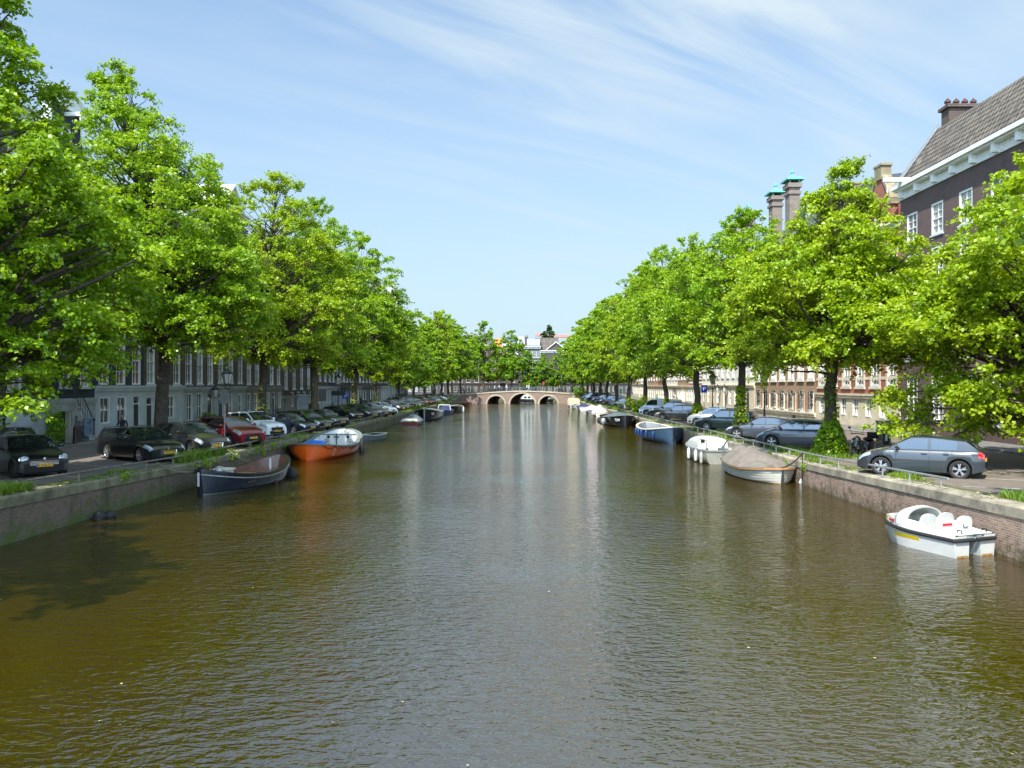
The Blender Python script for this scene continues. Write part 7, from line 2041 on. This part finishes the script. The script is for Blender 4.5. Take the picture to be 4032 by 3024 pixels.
# ================================================================== crane
cr = thing('tower_crane', 'pale red construction crane jib above the far roofs', 'crane', (0, 0, 0))
Yc = 420.; q = lambda px, py: ((px - CX) * Yc / F, Yc, 4 + (CY - py) * Yc / F)
M_cr = mat('faded red crane paint', (.55, .17, .12), .6, var=.2)
a = Vector(q(2108, 1322)); b = Vector(q(2284, 1333)); jb = MB(); n = 34
for i in range(n):
    p0 = a.lerp(b, i / n); p1 = a.lerp(b, (i + 1) / n); hh = Vector((0, 0, 1.25)); dd = Vector((0, 1.1, 0))
    for o_ in (hh * 0 - dd, hh * 0 + dd, hh): jb.tube([p0 + o_, p1 + o_], .13, 4, cap=False)
    m_ = p0.lerp(p1, .5)
    for s in (-1, 1): jb.tube([p0 + dd * s, m_ + hh], .07, 3, cap=False); jb.tube([m_ + hh, p1 + dd * s], .07, 3, cap=False)
jb.build('jib', M_cr, cr)
ms = MB(); c_ = Vector(q(2286, 1330))
for sx in (-1, 1):
    for sy in (-1, 1): ms.tube([(c_.x + sx * .9, Yc + sy * .9, 0), (c_.x + sx * .9, Yc + sy * .9, c_.z + 1)], .14, 4)
zz = 2.
while zz < c_.z: ms.tube([(c_.x - .9, Yc - .9, zz), (c_.x + .9, Yc - .9, zz + 1.8)], .08, 3); zz += 1.8
ms.tube([(c_.x, Yc, c_.z), (c_.x + .6, Yc, c_.z + 5)], .3, 4); ms.build('mast', M_galv, cr)
cc = MB(); cc.box(c_.x - 2.6, c_.x - 1.0, Yc - 1, Yc + .6, c_.z - 2.2, c_.z - .4); cc.build('cab', M_white, cr)
st = MB(); st.tube([(c_.x + .6, Yc, c_.z + 5), a.lerp(b, .3) + Vector((0, 0, 1.3))], .05, 3); st.build('stay', M_black, cr)
# mooring ropes
def rope(label, pts, r=.022, m=None):
    mb = MB(smooth=True); mb.tube(pts, r, 5); tag(mb.build('mooring_rope', m or M_rope), label, 'rope', 'mooring ropes')
def sag(a, b, s=.25, n=8): return [tuple(Vector(a).lerp(Vector(b), i / n) - Vector((0, 0, s * math.sin(PI * i / n)))) for i in range(n + 1)]
rope('rope tying the bow of the navy sloop to the left rail', sag((-11.7, 28.0, .92), (-13.0, 27.4, 1.25), .2))
rope('rope tying the stern of the navy sloop to the left rail', sag((-11.2, 33.3, .85), (-13.0, 34, 1.2), .3))
rope('rope tying the orange lifeboat to the left rail', sag((-11.4, 41.0, 1.2), (-13.0, 40.2, 1.2), .25))
rope('ropes from the bow of the taupe covered sloop up to the right rail', sag((10.6, 31.2, .66), (11.6, 31.6, 1.25), .1), .03, M_rope2)
rope('dark rope hanging down the right wall by the covered sloop', [(11.33, 30.9, 1.2), (11.30, 30.9, .5), (11.31, 30.95, .02)], .02, M_rope2)
rope('rope from the petrol blue sloop to the right rail', sag((10.6, 59, 1.0), (11.6, 60.5, 1.2), .1))

# flecks floating on the water
rf = np.random.default_rng(77); nf = 60
yy_ = 6.5 + 40 * rf.uniform(0, 1, nf) ** 1.5; xx_ = rf.uniform(-12.4, 11., nf)
Pf = np.stack([xx_, yy_, np.full(nf, .012)], 1)
me = leaf_mesh('floating_leaves', Pf, rf.normal(size=(nf, 3)) * .08 + np.array([0, 0, 1.]), rf.normal(size=(nf, 3)), .04, rf, mat('floating leaf litter', (.32, .30, .16), .8, var=.5, scale=3))
tag(obj('floating_leaves', me), 'small pale leaves and petals floating on the canal', 'floating leaves', kind='stuff')
# litter and blossom lying on the copings and in the gutters
for (x0, x1, lab, nn_) in ((-13.4, -12.95, 'dry leaf litter lying on the left coping', 1500), (11.45, 12.3, 'dry leaf litter lying on the right coping', 1500), (-22.2, -21.5, 'dry leaf litter in the left gutter', 900), (21.4, 22.1, 'dry leaf litter in the right gutter', 900)):
    yy_ = rf.uniform(16, 90, nn_); yy_ = yy_[(np.sin(yy_ * 1.7) + np.sin(yy_ * .61)) > -.3]; k_ = len(yy_)
    Pf = np.stack([rf.uniform(x0, x1, k_), yy_, np.array([street_z(q) + .022 for q in yy_])], 1)
    me = leaf_mesh('leaf_litter', Pf, rf.normal(size=(k_, 3)) * .25 + np.array([0, 0, 1.]), rf.normal(size=(k_, 3)), .07, rf, mat('dry leaf litter', (.30, .25, .11), .9, var=.5, scale=3))
    tag(obj('leaf_litter', me), lab, 'leaf litter', kind='stuff')
# ================================================================== camera, sky, sun
cam = bpy.data.cameras.new('camera'); co = bpy.data.objects.new('camera', cam); C.objects.link(co)
cam.sensor_fit = 'HORIZONTAL'; cam.sensor_width = 36; cam.lens = 36 * F / 4032; cam.clip_start = .1; cam.clip_end = 3000
co.location = (0, 0, EYE)
co.rotation_euler = (R(90) + math.atan((CY - 1512) / F), 0, math.atan((CX - 2016) / F))
bpy.context.scene.camera = co
SUN_AZ = R(206)      # compass-like, clockwise from +Y: the sun stands behind and to the left
SUN_EL = R(53)
d = Vector((math.sin(SUN_AZ) * math.cos(SUN_EL), math.cos(SUN_AZ) * math.cos(SUN_EL), math.sin(SUN_EL)))
sl = bpy.data.lights.new('sun', 'SUN'); sl.energy = 4.1; sl.angle = R(.53); sl.color = (1, .94, .82)
so = bpy.data.objects.new('sun', sl); C.objects.link(so); so.rotation_euler = (-d).to_track_quat('-Z', 'Y').to_euler()
wd = bpy.data.worlds.new('World'); bpy.context.scene.world = wd; wd.use_nodes = True
nt = wd.node_tree; N = nt.nodes; L = nt.links; bg = N['Background']
sky = N.new('ShaderNodeTexSky'); sky.sky_type = 'NISHITA'; sky.sun_disc = False; sky.sun_elevation = SUN_EL; sky.sun_rotation = SUN_AZ
sky.altitude = 0; sky.air_density = 1.0; sky.dust_density = .7; sky.ozone_density = 2.6
tc = N.new('ShaderNodeTexCoord')
sx = N.new('ShaderNodeSeparateXYZ'); L.new(tc.outputs['Generated'], sx.inputs[0])
# thin cirrus on a flat layer high above: direction divided by its height
mx = N.new('ShaderNodeMath'); mx.operation = 'MAXIMUM'; mx.inputs[1].default_value = .04; L.new(sx.outputs['Z'], mx.inputs[0])
ad = N.new('ShaderNodeMath'); ad.operation = 'ADD'; ad.inputs[1].default_value = .08; L.new(mx.outputs[0], ad.inputs[0])
dv = N.new('ShaderNodeVectorMath'); dv.operation = 'DIVIDE'; L.new(tc.outputs['Generated'], dv.inputs[0])
cb = N.new('ShaderNodeCombineXYZ')
for i in range(3): L.new(ad.outputs[0], cb.inputs[i])
L.new(cb.outputs[0], dv.inputs[1])
def cirrus(ang, sc, loc, nscale, lo, hi, amt, det=7, dist=.35):
    m1 = N.new('ShaderNodeMapping'); m1.inputs['Rotation'].default_value = (0, 0, R(-ang)); L.new(dv.outputs[0], m1.inputs[0])
    m2 = N.new('ShaderNodeMapping'); m2.inputs['Scale'].default_value = sc; m2.inputs['Location'].default_value = loc; L.new(m1.outputs[0], m2.inputs[0])
    n = N.new('ShaderNodeTexNoise'); n.inputs['Scale'].default_value = nscale; n.inputs['Detail'].default_value = det; n.inputs['Roughness'].default_value = .55; n.inputs['Distortion'].default_value = dist
    L.new(m2.outputs[0], n.inputs['Vector'])
    r = N.new('ShaderNodeMapRange'); r.inputs['From Min'].default_value = lo; r.inputs['From Max'].default_value = hi; r.inputs['To Max'].default_value = amt; L.new(n.outputs['Fac'], r.inputs['Value'])
    return r.outputs[0]
c1 = cirrus(36, (.34, 2.3, 1), (2.6, .35, 0), 1.2, .42, .70, 1., 9, .9)
c2 = cirrus(38, (.5, .8, 1), (1.1, 3.1, 0), .9, .36, .62, 1.0, 3, .1)
cm = N.new('ShaderNodeMath'); cm.operation = 'MULTIPLY'; L.new(c1, cm.inputs[0]); L.new(c2, cm.inputs[1])
lo = N.new('ShaderNodeMapRange'); lo.inputs['From Min'].default_value = .10; lo.inputs['From Max'].default_value = .30; L.new(sx.outputs['Z'], lo.inputs['Value'])
c3 = N.new('ShaderNodeMath'); c3.operation = 'MULTIPLY_ADD'; L.new(cm.outputs[0], c3.inputs[0]); c3.inputs[1].default_value = 1.5; 
c4 = N.new('ShaderNodeMath'); c4.operation = 'MULTIPLY'; L.new(c2, c4.inputs[0]); c4.inputs[1].default_value = .22; L.new(c4.outputs[0], c3.inputs[2])
# milky veil low in the sky
r2 = N.new('ShaderNodeMapRange'); r2.inputs['From Min'].default_value = .0; r2.inputs['From Max'].default_value = .5; r2.inputs['To Min'].default_value = 1.; r2.inputs['To Max'].default_value = .1; L.new(sx.outputs['Z'], r2.inputs['Value'])
c5 = N.new('ShaderNodeMath'); c5.operation = 'MULTIPLY'; L.new(c3.outputs[0], c5.inputs[0]); L.new(lo.outputs[0], c5.inputs[1])
m2 = r2
tint = N.new('ShaderNodeMix'); tint.data_type = 'RGBA'; tint.blend_type = 'MULTIPLY'; tint.inputs['Factor'].default_value = 1; tint.inputs['B'].default_value = (.86, 1.01, 1.04, 1); L.new(sky.outputs[0], tint.inputs['A'])
mix = N.new('ShaderNodeMix'); mix.data_type = 'RGBA'; L.new(m2.outputs[0], mix.inputs['Factor']); L.new(tint.outputs['Result'], mix.inputs['A'])
CLOUD = (2.62, 3.25, 3.72)
mix.inputs['B'].default_value = (*CLOUD, 1)
dx = N.new('ShaderNodeSeparateXYZ'); L.new(dv.outputs[0], dx.inputs[0])
wx = N.new('ShaderNodeMapRange'); wx.interpolation_type = 'SMOOTHSTEP'; wx.inputs['From Min'].default_value = -.9; wx.inputs['From Max'].default_value = .5; wx.inputs['To Min'].default_value = .28; wx.inputs['To Max'].default_value = 1.; L.new(dx.outputs['X'], wx.inputs['Value'])
c6 = N.new('ShaderNodeMath'); c6.operation = 'MULTIPLY'; L.new(c5.outputs[0], c6.inputs[0]); L.new(wx.outputs[0], c6.inputs[1]); c5 = c6
mixc = N.new('ShaderNodeMix'); mixc.data_type = 'RGBA'; mixc.clamp_factor = True; L.new(c5.outputs[0], mixc.inputs['Factor']); L.new(mix.outputs['Result'], mixc.inputs['A']); mixc.inputs['B'].default_value = (3.0, 3.6, 4.05, 1); mix = mixc
# sky behind the viewer brightened as added fill light for shaded fronts
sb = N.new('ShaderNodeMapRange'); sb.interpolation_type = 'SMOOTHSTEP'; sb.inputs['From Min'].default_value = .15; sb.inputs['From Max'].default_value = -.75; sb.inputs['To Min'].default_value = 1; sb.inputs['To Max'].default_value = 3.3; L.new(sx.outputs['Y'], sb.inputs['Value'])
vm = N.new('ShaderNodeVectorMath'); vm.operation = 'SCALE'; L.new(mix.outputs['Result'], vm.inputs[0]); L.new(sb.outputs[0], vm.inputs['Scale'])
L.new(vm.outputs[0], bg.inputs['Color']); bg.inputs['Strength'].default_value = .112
sc = bpy.context.scene
sc.view_settings.view_transform = 'Standard'; sc.view_settings.look = 'None'; sc.view_settings.gamma = 1; sc.view_settings.exposure = 1.08
sc.cycles.max_bounces = 6; sc.cycles.diffuse_bounces = 4; sc.cycles.glossy_bounces = 3; sc.cycles.transmission_bounces = 4; sc.cycles.transparent_max_bounces = 4
sc.cycles.caustics_reflective = False; sc.cycles.caustics_refractive = False
